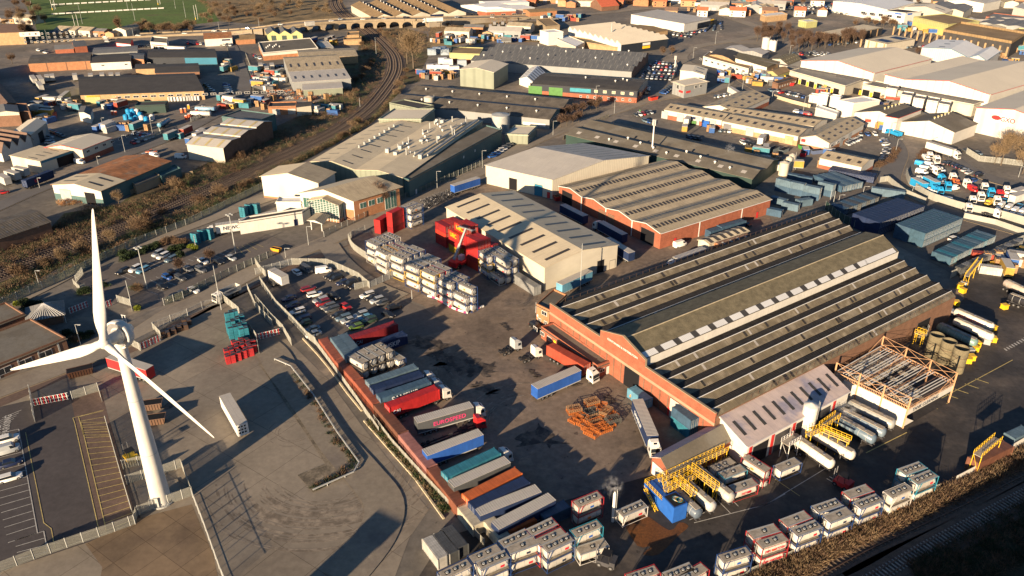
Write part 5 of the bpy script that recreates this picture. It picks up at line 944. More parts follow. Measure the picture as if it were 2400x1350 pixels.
def truck(kind, label, rc, a, b, h=4.0, col='white', cat=None, cabcol='white', group=None, txt=None):
    A, B = W(rc, *a, h), W(rc, *b, h); d = B-A; c = (A+B)/2
    r = AP[kind].place(label, cat or {'unit': 'lorry cab', 'tip': 'tipper lorry'}.get(kind, 'lorry' if 'cab' in kind else 'trailer'), (c.x, c.y, 0), atan2(d.y, d.x), group, COL[col], {'cab': COL[cabcol]}); 
    if txt:
        s, size, k, side, x0 = txt; y = -1.3 if side > 0 else 1.3
        t = text(r, s, size, (x0, y, 2.0), (side, 0, 0), (0, 0, 1), k)
    return r
def boxlorry(label, rc, a, b, col, cab_='white', top='shipping container', h=4.0, withcab=True, txt=None, L=None, lab2=None, ccat='shipping container'):
    r = truck('skel_cab' if withcab else 'skel', lab2 or label.replace('container', 'load carrying').replace('  ', ' ')[:0]+'skeletal trailer '+('and cab ' if withcab else '')+'under the '+label.replace(' on a trailer', ''), rc, a, b, h, 'darkgrey', cabcol=cab_)
    A, B = W(rc, *a, h), W(rc, *b, h); d = B-A; c = (A+B)/2; l = L or 13.72
    q = CP[l].place(label, ccat, (c.x, c.y, 1.24), atan2(d.y, d.x)+pi, None, COL[col]); 
    if txt: s, size, k, side, x0 = txt; text(q, s, size, (-x0 if side > 0 else x0, 1.3 if side > 0 else -1.3, .75), (-side, 0, 0), (0, 0, 1), k)
    return q
truck('curtain', 'blue curtain sided trailer with grey roof standing alone in the yard', 22, (211, 917), (568, 765), 4.0, 'blue')
truck('box', 'white refrigerated trailer alone on the concrete below the turbine blade', 20, (2122, 1247), (1977, 996), 4.0, 'white')
truck('curtain', 'red box trailer half hidden behind the turbine tower', 20, (1290, 750), (985, 655), 4.0, 'red')
truck('skel_cab', 'lorry of the red container with white cab beside the office annexe', 22, (345, 555), (650, 725), 4.0, 'darkgrey')
q = W(22, 345, 555, 4); q2 = W(22, 650, 725, 4); c = (q+q2)/2; CP[13.72].place('long red brown container with yellow ends beside the office annexe', 'shipping container', (c.x, c.y, 1.24), atan2((q2-q).y, (q2-q).x), None, (.36, .065, .035))
truck('unit', 'pale blue and white tractor unit standing in the middle of the yard', 22, (-110, 590), (60, 530), 2.0, 'white', cabcol='silver'); truck('unit', 'white tractor unit nearest the office annexe', 22, (75, 650), (235, 600), 2.0, 'white')
boxlorry('dark red container on the furthest trailer beside the staff car park', 21, (870, 478), (1195, 372), 'darkred', withcab=False, txt=('CAI', 1.2, 'letters_pale', 1, -6.2))
boxlorry('navy container lettered SKIP behind the white tanks', 21, (960, 575), (1270, 462), 'navy', withcab=False, txt=('SAMSKIP', 1.7, 'letters_pale', 1, -2.0))
cont('grey blue container lying parallel to the wall, left one', 21, (695, 487), (830, 665), 4, 'greyblue', z0=1.2, L=12.19); cont('grey blue container lying parallel to the wall, right one', 21, (765, 465), (905, 635), 4, 'greyblue', z0=1.2, L=12.19)
boxlorry('mixed blue and rust container next to the white tanks', 21, (985, 885), (1400, 742), 'greyblue', withcab=False)
boxlorry('navy container with yellow corners, first lorry below the tanks', 21, (1030, 935), (1440, 805), 'navy', 'white')
boxlorry('navy ribbed container lettered SAMSKIP', 21, (1095, 1005), (1500, 870), 'dullblue', 'silver', txt=('SAMSKIP', 1.9, 'letters_pale', 1, -4.0))
boxlorry('bright red container lettered CAI', 21, (1170, 1085), (1570, 935), 'red', 'white', txt=('CAI', 1.2, 'letters_pale', 1, -6.0))
truck('curtain_cab', 'grey curtain lorry lettered EUROSPEED with pale roof', 21, (1430, 1210), (1870, 1085), 4.0, 'darkgrey', txt=('EUROSPEED', 1.5, 'letters_pink', 1, -3.2))
truck('unit', 'small red tractor unit beside the grey lettered lorry', 21, (1790, 1260), (1990, 1205), 2.4, 'red', cabcol='red'); truck('skel', 'empty dark skeletal trailer between grey lorry and blue trailer', 31, (1430, 205), (1800, 60), 1.5, 'darkgrey')
truck('curtain', 'blue sided trailer with pale grey roof in the row', 31, (1510, 255), (1950, 90), 4.0, 'blue')
boxlorry('teal ribbed container with rounded white cab', 31, (1680, 450), (2100, 258), 'teal', 'white')
truck('curtain', 'dull grey topped trailer below the teal container', 31, (1740, 530), (2185, 335), 4.0, 'darkgrey')
boxlorry('rusty orange container with yellow corner plates', 31, (1850, 655), (2300, 425), 'orange', withcab=False)
boxlorry('dark navy container below the orange one', 31, (1905, 725), (2365, 505), 'navy', withcab=False)
truck('curtain', 'navy sided trailer with grey white roof, second from the bottom of the row', 9, (1128, 1196), (1253, 1147), 4.0, 'navy')
truck('curtain', 'navy sided trailer with pale roof, last of the parked row', 9, (1160, 1232), (1294, 1163), 4.0, 'navy')
cont('orange ribbed container at the end of the parked row', 32, (-60, 930), (190, 815), 2.6, 'orange', L=6.06); cont('dark blue ribbed container beside the parked row', 32, (280, 800), (460, 720), 2.6, 'dullblue', L=6.06)
truck('curtain_cab', 'dark blue high lorry with white cab parked by the brick hall', 22, (1115, 1060), (1225, 1320), 4.0, 'navy', txt=('SAMSKIP', 1.6, 'letters_pale', 1, -4))
cont('blue container with brown roof at the hall front', 22, (1070, 935), (1185, 1020), 2.8, 'lightblue', L=6.06)
cont('', 22, (1460, 1095), (1595, 1195), 5.2, 'greyblue', 2, labels=['grey blue container on top of another at the hall front', 'bright blue container under a grey blue one at the hall front'], cols=['dullblue', 'teal'], L=6.06)
truck('tip', 'grey eight wheel tipper lorry with white cab on the main road', 44, (1840, 720), (1480, 880), 2.6, 'pale', txt=('TARMAC', .9, 'letters_dark', -1, 1.2))
truck('curtain_cab', 'white lorry lettered NEWCOLD driving to the offices', 10, (2235, 690), (1900, 735), 4.0, 'white', txt=('NEWCOLD', 1.9, 'letters_dark', -1, 4.5))
truck('curtain', 'white trailer parked nose to tail with the lettered lorry', 11, (80, 640), (-40, 670), 4.0, 'white', txt=('NEWCOLD', 1.6, 'letters_dark', -1, 4.5))
truck('curtain', 'navy trailer with grey roof alongside the brick warehouse', 12, (640, 655), (450, 560), 4.0, 'navy'); truck('curtain_cab', 'navy lorry with rainbow swoosh and white cab by the brick warehouse', 12, (980, 815), (790, 712), 4.0, 'navy')
truck('curtain', 'navy trailer end poking out behind the first cream shed', 12, (985, 940), (900, 890), 4.0, 'navy')
truck('curtain', 'pale blue curtain trailer parked against the first cream shed gable', 12, (660, 1145), (440, 1245), 4.0, 'lightblue'); truck('curtain_cab', 'grey tanker-like lorry with silver cab by the hall side', 12, (1690, 945), (1440, 1035), 3.8, 'grey', cabcol='silver')
cont('grey container with white stripe marks at the foot of the shed', 12, (30, 1165), (215, 1280), 2.7, 'grey', L=12.19)
cont('long grey blue container row behind the striped shed', 12, (1720, 790), (1840, 755), 2.7, 'dullblue', L=6.06); cont('second grey container behind the striped shed', 12, (1850, 750), (2010, 705), 2.7, 'dullblue', L=12.19)
boxlorry('navy container lettered BSP in red and white, far left', 10, (220, 345), (430, 265), 'navy', withcab=False, txt=('BSP', 1.5, 'letters_red', 1, -3.0))
for i, (a, b) in enumerate((((0, 300), (60, 330)), ((60, 265), (150, 290)), ((140, 235), (215, 250)))): truck('rigid', 'pale box lorry parked far left, '+ORD[i]+' from the left edge', 10, a, b, 3.6, 'pale')
truck('curtain', 'two deck blue trailer frame by the main road fence', 11, (1920, 330), (1760, 380), 4.0, 'blue')
# rows of lorries in the upper left yard
for i, (x, y) in enumerate(((405, 660), (450, 655), (650, 650), (790, 650), (890, 645), (970, 645), (1030, 645))): truck('rigid', 'small white lorry in the yard by the orange warehouse, '+ORD[i]+' from the left', 0, (x, y-30), (x+8, y+40), 3.8, 'pale', group='lorries in the upper left yard')
for i, (x, y) in enumerate(((285, 680), (340, 735), (345, 680))): truck('curtain', 'pale trailer slanting by the left edge yard, '+ORD[i], 0, (x-20, y-35), (x+30, y+30), 4.0, 'pale')
truck('curtain_cab', 'grey lorry with white cab alone in the upper left yard', 0, (590, 800), (530, 845), 4.0, 'grey')
for i, (x, y) in enumerate(((2290, 560), (2345, 590), (2390, 560))): truck('rigid', 'white lorry by the northern side road, '+ORD[i]+' from the left', 0, (x-10, y-30), (x+10, y+50), 3.4, 'pale')
truck('rigid', 'white van body lorry on the flyover', 1, (500, 195), (440, 200), 9.8, 'pale')
truck('curtain_cab', 'white articulated lorry crossing the flyover', 1, (1625, 155), (1510, 160), 10.2, 'white')
for o in C.objects:
    if o.get('label') in ('white van body lorry on the flyover', 'white articulated lorry crossing the flyover'): o.location.z = 6.5
truck('curtain', 'white trailer near the shops at the far left', 0, (1490, 405), (1610, 410), 4, 'white'); truck('curtain_cab', 'white lorry turning right of the rounded road', 13, (1610, 20), (1740, 60), 4, 'white'); truck('tip', 'bright blue tipper lorry by the white factory', 3, (1320, 1175), (1200, 1130), 2.6, 'cyan', cabcol='cyan')
truck('rigid', 'white van lorry parked by the mesh fence of the units', 3, (80, 1230), (115, 1190), 3.2, 'white'); truck('rigid', 'blue trailer beside the cream fronted works', 2, (1800, 605), (1890, 640), 3.8, 'blue'); truck('curtain', 'small white lorry at the far bend', 2, (1930, 770), (1980, 800), 4, 'white')
# ------------------------------------------------------------------ tank containers
def mk_tank_(v):
    r = root('tank_container'); L, Wd, H = 6.06, 2.44, 2.59; m = MB()
    if v % 2: [m.bar((x*(L/2-.07), y*(Wd/2-.07), .1), (x*(L/2-1.2), y*(Wd/2-.07), H-.1), .06, 'paint') for x in (-1, 1) for y in (-1, 1)]
    for x in (-1, 1):
        for y in (-1, 1): m.bar((x*(L/2-.07), y*(Wd/2-.07), 0), (x*(L/2-.07), y*(Wd/2-.07), H), .075, 'paint')
        for z in (.08, H-.08): m.bar((x*(L/2-.07), -Wd/2, z), (x*(L/2-.07), Wd/2, z), .06, 'paint')
    for y in (-1, 1):
        for z in (.08, H-.08): m.bar((-L/2, y*(Wd/2-.07), z), (L/2, y*(Wd/2-.07), z), .05, 'paint')
    m.obj('frame', r); m = MB(); R = 1.08
    xs = [(-2.86, .35), (-2.74, .8), (-2.55, 1.0), (-2.3, 1.0), (2.3, 1.0), (2.55, 1.0), (2.74, .8), (2.86, .35)]; n = 16; vs = []
    for x, q in xs: vs += [(x, R*q*cos(2*pi*i/n), 1.3+R*q*sin(2*pi*i/n)) for i in range(n)]
    fs = [(j*n+i, j*n+(i+1) % n, (j+1)*n+(i+1) % n, (j+1)*n+i) for j in range(7) for i in range(n)]; m.add(vs, fs, 'tankpaint', True); m.add(vs[:n], [tuple(range(n))], 'tankpaint'); m.add(vs[-n:], [tuple(range(n))], 'tankpaint')
    for x in ((-1.5, 0, 1.5), (-2, -.7, .7, 2), (-1, 1), (-2.1, 0, 2.1))[v]: m.bar((x-.04, 0, 1.3), (x+.04, 0, 1.3), R*1.025, 'galv', n=16)
    m.obj('tank', r); m = MB(); m.box(-2.8, 2.8, -.92, .92, 2.42, 2.56, 'walkway')
    if v > 1:
        for y in (-1.0, 1.0): m.box(-2.9, 2.9, y-.12, y+.12, 2.46, 2.58, 'galv')
    for s_ in (-1, 1): q = MB(); q.box(-.6+v*.5, .2+v*.5, s_*1.07-.02, s_*1.07+.02, 1.15, 1.6, ('orange', 'blue', 'letters_dark', 'letters_red')[v]); q.obj('label_panel', r)
    q = MB(); [q.bar((-2.96, y, .1), (-2.96, y, 2.5), .035, 'galv') for y in (.5, .9)]; [q.bar((-2.96, .5, z*.35), (-2.96, .9, z*.35), .03, 'galv') for z in range(1, 7)]; q.obj('ladder', r)
    m.obj('walkway', r)
    for x in ((-1.2, .6), (-1.6, 0, 1.5), (.1,), (-1.9, -.6, .8, 1.9))[v]: m = MB(); m.box(x-.4, x+.4, -.38, .38, 2.57, 2.62, 'black'); m.bar((x, 0, 2.6), (x, 0, 2.72), .27, 'galv', n=8); m.obj('hatch', r)
    m = MB(); m.bar((2.86, 0, 1.3), (2.95, 0, 1.3), .5, 'galv', n=12); m.obj('end_valve', r); return r
mat('tankpaint', oc=True, rough=.35, var=.07, sc=.8, grime=.22, spec=.5)
TKL = [Proto(lambda v=v: mk_tank_(v)) for v in range(4)]; rt = random.Random(5); FR = dict(b=(.02, .05, .16), w=(.5, .48, .45), r=(.32, .025, .03), t=(.03, .21, .30), g=(.06, .25, .12), y=(.6, .38, .03), k=(.03, .03, .035))
def tk(label, loc, rz, f='b', col=(.58, .55, .49), group=None): return rt.choice(TKL).place(label, 'tank container', loc, rz, group, None, {'frame': FR[f], 'tank': col})
LV = ['top', 'middle', 'bottom']
def tanks(rc, a, b, h, place, f='b', depth=1, off=(0, 0), lv=None, col=(.58, .55, .49), fs=None, up=None, skipz=None):
    A, B = W(rc, *a, h), W(rc, *b, h); d = B-A; c = (A+B)/2; rz = atan2(d.y, d.x); n = Vector((-d.y, d.x, 0)).normalized(); n = n if n.y > 0 else -n
    lv = lv or max(1, round((h+.2)/2.6))
    for j in range(depth):
        for k in range(lv):
            ff = fs[(j*3+k) % len(fs)] if fs else f; g = random.uniform(.72, 1.05)
            lb = (LV[k if lv == 3 else (k*2 if lv == 2 else 2)]+' ' if lv > 1 else '')+{'b': 'white', 'w': 'pale framed', 'r': 'red framed', 't': 'turquoise framed', 'g': 'green framed', 'y': 'yellow framed', 'k': 'dark framed'}[ff]+' tank'+(' in the '+['front', 'second', 'third', 'back'][min(j, 3)]+' row' if depth > 1 else '')+' '+place
            if depth > 4 and j > 3: lb = lb.replace('back', ORD[j])
            r = tk(lb, (c.x+n.x*2.5*j, c.y+n.y*2.5*j, (h-2.59)-k*2.6 if lv > 1 or up is None else up), rz, ff, tuple(q*g for q in col), None)
    return r
G41 = [((150, 75), (235, 115), 3, 4, 'of the far left fenced stack'), ((225, 145), (310, 190), 3, 4, 'of the second fenced stack'), ((345, 185), (440, 225), 3, 4, 'of the third fenced stack'), ((470, 260), (565, 300), 3, 4, 'of the fourth fenced stack'),
       ((600, 315), (700, 360), 3, 3, 'of the fifth fenced stack'), ((735, 380), (840, 430), 3, 3, 'of the sixth fenced stack')]
for i, (a, b, lv, dp, pl) in enumerate(G41): tanks(41, a, b, 7.8, pl, depth=dp, lv=lv, fs=['b', 'b', 'w', 'b', 'y', 'b', 'b', 'r', 'b', 'w', 'b'][i:]+['b'])
tanks(41, (905, 420), (1005, 465), 7.8, 'of the tall column nearest the yard'); tanks(41, (862, 490), (958, 540), 5.2, 'of the low pair nearest the red hose')
tanks(41, (1070, 158), (1145, 212), 7.8, 'beside the red stack, left column', depth=3, fs=['b', 'y', 'b', 'b', 'b', 'b']); tanks(41, (1207, 200), (1290, 250), 7.8, 'against the shed wall, right column', depth=2); tanks(41, (1155, 325), (1242, 385), 2.6, 'lying low before the right tank stack', 'w')
tanks(11, (1345, 590), (1440, 555), 7.8, 'of the three high pair by the road', depth=2)
for i, (a, b) in enumerate((((845, 640), (950, 700)), ((930, 605), (1022, 662)), ((1005, 575), (1092, 632)), ((1080, 548), (1170, 605)))): tanks(21, a, b, 5.3, 'by the container wall, '+ORD[i]+' from the left', 'k', lv=2)
tanks(21, (1190, 625), (1255, 665), 2.8, 'lower right end of the wall side group', 'b')
PB = [((2150, 1075), (2395, 960), 31, 5.2, 'b', 'behind the bottom row, left of the red tanks'), ((1890, 1205), (2135, 1095), 31, 5.2, 'b', 'in the bottom row, fourth from the left'), ((1955, 1262), (2210, 1152), 31, 5.2, 'b', 'in the bottom row, fifth from the left'), ((1630, 1345), (1870, 1230), 31, 5.2, 'b', 'third from the left at the bottom edge'),
      ((-30, 1120), (205, 1035), 32, 5.2, 'b', 'left of the red framed pair'), ((160, 965), (365, 868), 32, 5.2, 'r', 'of the upper red topped pair'), ((225, 1055), (450, 950), 32, 5.2, 'r', 'of the lower red topped pair'), ((285, 1110), (520, 1000), 32, 5.2, 'b', 'before the red topped pair'), ((545, 975), (765, 885), 32, 5.2, 't', 'right of the red topped pair'),
      ((1040, 1365), (1260, 1290), 32, 2.6, 'r', 'cut by the bottom edge in the middle'), ((1370, 1350), (1570, 1270), 32, 2.6, 'k', 'on the bottom edge, left of a red one'), ((1500, 1375), (1680, 1270), 32, 2.6, 'r', 'on the bottom edge right of the dark one'),
      ((1845, 1195), (2075, 1125), 32, 5.2, 'b', 'nearest the camera in the railway side row'), ((10, 985), (215, 925), 33, 5.2, 'r', 'behind the lettered railway pair'), ((75, 1075), (300, 1000), 33, 5.2, 'r', 'lettered, in the railway side row'), ((290, 885), (500, 805), 33, 5.2, 'r', 'third of the railway row, back side'), ((375, 970), (605, 885), 33, 5.2, 'b', 'third of the railway row, front side'),
      ((570, 765), (775, 695), 33, 5.2, 'b', 'fourth of the railway row, back side'), ((655, 855), (885, 768), 33, 5.2, 'b', 'fourth of the railway row, front side'), ((840, 640), (1045, 570), 33, 5.2, 'r', 'fifth of the railway row, back side'), ((925, 735), (1145, 650), 33, 5.2, 'b', 'fifth of the railway row, front side'), ((1200, 640), (1400, 555), 33, 5.2, 'w', 'sixth along the railway row'),
      ((1330, 435), (1510, 370), 33, 5.2, 't', 'ending the railway row, back side'), ((1425, 520), (1615, 440), 33, 5.2, 't', 'ending the railway row, front side'),
      ((590, 705), (745, 640), 32, 5.2, 'r', 'of the pair left of the steaming tank'), ((950, 800), (1160, 710), 32, 3.4, 'w', 'open topped and steaming in the repair bay'), ((1930, 585), (2140, 515), 32, 2.9, 'r', 'lettered, on tank yard ground'), ((1850, 465), (2030, 395), 32, 3.2, 't', 'beside the low brick building'), ((1765, 405), (1935, 330), 32, 3.2, 'k', 'tight against the low brick building'),
      ((235, 405), (415, 330), 33, 2.9, 'b', 'alone on the ground before the wash bay'), ((2065, 300), (2240, 410), 32, 4.2, 'r', 'standing by the corner of the wash bay'), ((580, 1130), (825, 1050), 32, 2.8, 'w', 'low on the ground beside the rust stain')]
for a, b, rc, h, f, pl in PB: tanks(rc, a, b, h, pl, f)
DH = [o for o in C.objects if o.get('label', '').endswith('lettered, in the railway side row') and 'top' in o['label']][0]
for o in C.objects:
    if o.get('label', '').endswith('lettered, in the railway side row'): text(o, 'DEN HARTOGH', .62, (-2.3, -1.12, 1.3), (1, 0, 0), (0, 0, 1), 'letters_red')
    if o.get('label', '').endswith('lettered, on tank yard ground'): text(o, 'HOYER', .75, (-1.2, -1.12, 1.2), (1, 0, 0), (0, 0, 1), 'letters_red')
# tanks on road trailers under the yellow gantries
def mk_road():
    r = root('tank_trailer'); m = MB(); n = 18; vs = []; R = 1.15
    for x, q in [(-5.6, .3), (-5.45, .75), (-5.2, 1), (5.2, 1), (5.45, .75), (5.6, .3)]: vs += [(x, R*q*cos(2*pi*i/n), 2.2+R*q*sin(2*pi*i/n)) for i in range(n)]
    m.add(vs, [(j*n+i, j*n+(i+1) % n, (j+1)*n+(i+1) % n, (j+1)*n+i) for j in range(5) for i in range(n)], 'tankpaint', True); m.add(vs[:n], [tuple(range(n))], 'tankpaint'); m.add(vs[-n:], [tuple(range(n))], 'tankpaint'); [m.bar((x-.05, 0, 2.2), (x+.05, 0, 2.2), R*1.03, 'galv', n=18) for x in (-4, -2, 0, 2, 4)]; m.obj('tank', r)
    m = MB(); m.box(-5, 5, -.6, .6, 3.28, 3.42, 'walkway'); [m.bar((x, 0, 3.4), (x, 0, 3.6), .3, 'steel', n=8) for x in (-3, 0, 3)]; m.obj('walkway', r); chassis(r, -5.5, 5.5); wheels(r, [(-4.5+i*1.35, y) for i in range(3) for y in (-1.05, 1.05)])
    m = MB(); [m.bar((3, y, 0), (3, y, 1), .08, 'steel') for y in (-.7, .7)]; m.obj('landing_leg', r); return r
RT = Proto(mk_road)
for a, b, rc, cl, lb in (((1690, 640), (1530, 500), 32, (.45, .45, .44), 'long grey road tanker with white round end under the gantry'), ((1850, 560), (1690, 430), 32, (.42, .41, .38), 'road tanker right beside the long grey one'), ((1560, 690), (1420, 560), 32, (.10, .13, .17), 'dark blue framed tanker under the left of the gantry'),
                     ((640, 280), (450, 150), 33, (.66, .63, .56), 'white road tanker with blue frame under the yellow frame'), ((830, 215), (600, 85), 33, (.62, .58, .5), 'white tanker with red ring and yellow walkway'), ((1010, 1310), (800, 1190), 23, (.12, .17, .22), 'blue grey tanker, left of the four by the steel frame'),
                     ((1085, 1250), (880, 1150), 23, (.16, .21, .26), 'blue grey tanker, second of the four by the steel frame'), ((1170, 1180), (960, 1080), 23, (.3, .31, .3), 'pale tanker tight beside the steel frame wall'), ((2080, 350), (1860, 255), 23, (.66, .63, .56), 'white tanker with red lettering at the hall corner'), ((2060, 430), (1870, 345), 23, (.60, .58, .52), 'white box tanker below the lettered one'),
                     ((1920, 480), (1725, 390), 23, (.16, .26, .24), 'grey green tanker beside the dark silos'), ((2480, 90), (2290, 0), 23, (.5, .42, .36), 'dull pink tanker at the right edge'), ((2560, 200), (2340, 120), 23, (.03, .03, .035), 'dark tanker below the pink one at the right edge')):
    A, B = W(rc, *a, 3.3), W(rc, *b, 3.3); d = B-A; c = (A+B)/2; r = RT.place(lb, 'road tanker', (c.x, c.y, 0), atan2(d.y, d.x)+pi, None, None, {'tank': cl})
    if 'red lettering' in lb: text(r, 'DEN HARTOGH', 1.0, (-4, -1.2, 1.9), (1, 0, 0), (0, 0, 1), 'letters_red')
cont('green framed grey tank box at the right edge by the railway', 33, (2260, 125), (2440, 40), 2.9, 'greyblue', L=6.06); cont('long brown open container beside the yellow lattice arm', 33, (1945, 345), (2270, 190), 2.9, 'brown', L=12.19)
# red stacks by the first shed
def redstack(rc, a, b, h, n, depth, place, tx=None, cols=None):
    A, B = W(rc, *a, h), W(rc, *b, h); d = B-A; c = (A+B)/2; rz = atan2(d.y, d.x); nn = Vector((-d.y, d.x, 0)).normalized(); nn = nn if nn.y > 0 else -nn
    for j in range(depth):
        for k in range(n):
            cl = (cols or {}).get((j, k), random.choice([(.40, .02, .02), (.26, .015, .018), (.34, .02, .02), (.44, .035, .02)]))
            r = CP[6.06].place(('red' if cl[1] < .1 else 'yellow')+' container '+ORD[k]+' from the top, '+['front', 'second', 'third', 'back'][j]+' row '+place, 'shipping container', (c.x+nn.x*2.5*j, c.y+nn.y*2.5*j, h-2.6-k*2.6), rz, None, cl)
            if j == 0 and tx and k < len(tx) and tx[k]: s_, sz, ck = tx[k]; text(r, s_, sz, (-2.2, -1.3, .7), (1, 0, 0), (0, 0, 1), ck)
redstack(11, (1590, 695), (1705, 755), 7.8, 3, 3, 'of the left red stack'); redstack(11, (1705, 760), (1825, 830), 7.8, 3, 1, 'of the middle red stack', [('UBC', 2.0, 'letters_yellow')], {(0, 2): COL['yellow']}); redstack(11, (1755, 700), (1885, 765), 10.4, 4, 2, 'of the tall middle red stack', [('UBC', 2.0, 'letters_yellow')])
redstack(11, (1865, 825), (1985, 885), 10.4, 4, 2, 'of the right red stack'); redstack(11, (2010, 880), (2070, 900), 7.8, 3, 1, 'of the small red stack touching the shed')
redstack(11, (1150, 640), (1290, 575), 7.8, 3, 1, 'of the roadside red stack'); redstack(11, (1090, 680), (1125, 660), 5.2, 2, 1, 'of the low red stack behind')
# storage container parks (right): one object for every container
def park(rc, a, b, c_, n, h, cols, place, L=6.06, doors_out=0, lev=1, g='storage containers standing side by side', m2=1):
    A, B, Q = W(rc, *a, h), W(rc, *b, h), W(rc, *c_, h); d = (B-A); st = d/n; w = (Q-A); wn = Vector((-d.y, d.x, 0)).normalized(); wn = wn if wn.dot(w) > 0 else -wn; wl = w.dot(wn)/m2
    for i in range(n):
        for j in range(m2):
            for k in range(lev):
                p = A+st*(i+.5)+wn*wl*(j+.5); r = CP[6.06].place('storage container, '+ORD[i]+' from the left'+(', '+ORD[j]+' line' if m2 > 1 else '')+(', upper level,' if lev > 1 and k == 0 else ', lower level,' if lev > 1 else '')+' '+place, 'storage container', (p.x, p.y, h-2.6-k*2.6), atan2(-wn.y, -wn.x), g+' '+place, COL[cols[(i+j) % len(cols)]])
                r.scale = (wl/6.06*.99, st.length/2.44*.97, 1)
park(13, (1135, 720), (1528, 572), (890, 640), 13, 5.4, ['navy'], 'in the dark blue block', lev=2, m2=2)
park(13, (1535, 815), (1865, 675), (1180, 765), 13, 5.4, ['steelblue', 'dullblue'], 'in the teal block', lev=2, m2=2)
park(13, (1765, 1030), (2155, 832), (1610, 965), 15, 2.9, ['steelblue', 'teal', 'steelblue', 'steelblue', 'greyblue'], 'in the long blue row'); park(13, (1850, 1120), (2400, 870), (1790, 1105), 12, 2.9, ['darkgrey', 'grey'], 'in the grey row by the fence')
park(13, (820, 600), (1130, 490), (690, 560), 8, 2.9, ['dullblue', 'darkgrey'], 'in the short dark row'); park(13, (685, 250), (1085, 320), (700, 215), 14, 2.9, ['navy'], 'in the yellow doored row'); park(13, (800, 400), (985, 360), (560, 300), 4, 2.9, ['dullblue', 'greyblue'], 'behind the upper grey ones')
for i, (a, b, cl, lb) in enumerate((((270, 330), (330, 345), 'greyblue', 'far left'), ((350, 350), (470, 375), 'greyblue', 'big pale'), ((350, 285), (440, 300), 'dullblue', 'dark rear left'), ((430, 305), (525, 320), 'dullblue', 'dark rear right'), ((490, 385), (610, 410), 'greyblue', 'lettered'), ((600, 350), (745, 385), 'greyblue', 'twin doored'),
                                   ((280, 530), (430, 560), 'greyblue', 'nearest lone'), ((400, 520), (540, 500), 'greyblue', 'second near'), ((180, 590), (230, 600), 'dullblue', 'small dark'), ((215, 490), (285, 510), 'greyblue', 'half hidden'))):
    cont('grey blue storage container, the '+lb+' one right of the brick warehouse', 13, a, b, 5.2 if i in (0, 1, 4, 5) else 2.7, cl, 1, L=6.06)
    if i in (0, 1, 4, 5): cont('grey blue storage container under the '+lb+' one', 13, a, b, 5.2, 'dullblue', z0=0, L=6.06)
cont('brown roofed container by the curved fence', 13, (1130, 420), (1290, 440), 2.9, 'greyblue', L=12.19)
# ------------------------------------------------------------------ cars
def mk_car(kind, far=False):
    def f():
        L, Wd, H, hood, boot, belt = {'saloon': (4.6, 1.8, 1.45, 1.25, .75, .95), 'hatch': (4.1, 1.78, 1.5, 1.0, .15, .97), 'estate': (4.7, 1.82, 1.5, 1.15, .1, .98), 'suv': (4.6, 1.9, 1.75, 1.1, .12, 1.12), 'van': (5.2, 2.0, 2.15, .9, .05, 1.25), 'pickup': (5.1, 1.9, 1.75, 1.2, 1.7, 1.08)}[kind]
        h, w = L/2, Wd/2; m = MB(); z0 = .28
        pl = [(-h, w*.75), (-h+.25, w), (h-.5, w), (h-.05, w*.7)]; ring = [(x, -y) for x, y in pl]+[(x, y) for x, y in pl[::-1]]
        n = len(ring); vs = [(x, y, z0) for x, y in ring]+[(x, y*1.0, belt-.22) for x, y in ring]+[(x*.97, y*.92, belt-(.08 if x > 0 else 0)) for x, y in ring]
        m.add(vs, [(i+j*n, (i+1) % n+j*n, (i+1) % n+(j+1)*n, i+(j+1)*n) for j in (0, 1) for i in range(n)], 'paint', True); m.add(vs[2*n:], [tuple(range(n))], 'paint')
        x0, x1 = -h+boot, h-hood; t0, t1 = x0+(.3 if boot > .1 else .12), x1-(.75 if kind != 'van' else .5); b = m if far else m
        m.hexa([(t0, -w*.76, H-.05), (t1, -w*.76, H-.05), (t1, w*.76, H-.05), (t0, w*.76, H-.05), (t0+.08, -w*.7, H), (t1-.08, -w*.7, H), (t1-.08, w*.7, H), (t0+.08, w*.7, H)], 'paint')
        g = MB()
        gl = m if far else g; gl.hexa([(x0, -w*.9, belt-.1), (x1, -w*.9, belt-.1), (x1, w*.9, belt-.1), (x0, w*.9, belt-.1), (t0, -w*.755, H-.051), (t1, -w*.755, H-.051), (t1, w*.755, H-.051), (t0, w*.755, H-.051)], 'glass' if kind != 'van' else 'paint')
        if kind == 'van': gl.hexa([(x1-.9, -w*.91, belt-.02), (x1+.02, -w*.91, belt-.02), (x1+.02, w*.91, belt-.02), (x1-.9, w*.91, belt-.02), (t1-.6, -w*.79, H-.25), (t1+.03, -w*.79, H-.25), (t1+.03, w*.79, H-.25), (t1-.6, w*.79, H-.25)], 'glass')
        wp = [(x, y) for x in (-h+.85, h-.85) for y in (-w+.1, w-.1)]
        if far:
            for x, y in wp: m.bar((x, y-.12, .33), (x, y+.12, .33), .34, 'rubber', n=7)
            return m.obj('parked_car')
        r = root('parked_car'); m.obj('body', r); g.obj('windows', r); wheels(r, wp, .34, .24)
        for y in (-1, 1): q = MB(); q.box(h-.14, h-.03, y*w*.62-.16, y*w*.62+.16, .62, .76, 'signwhite'); q.obj('headlight', r)
        for y in (-1, 1): q = MB(); q.box(-h-.01, -h+.1, y*w*.66-.14, y*w*.66+.14, .68, .84, 'red'); q.obj('tail_light', r)
        return r
    return Proto(f)
KP = {(k, f): mk_car(k, f) for k in ('saloon', 'hatch', 'estate', 'suv', 'van', 'pickup') for f in (False, True)}
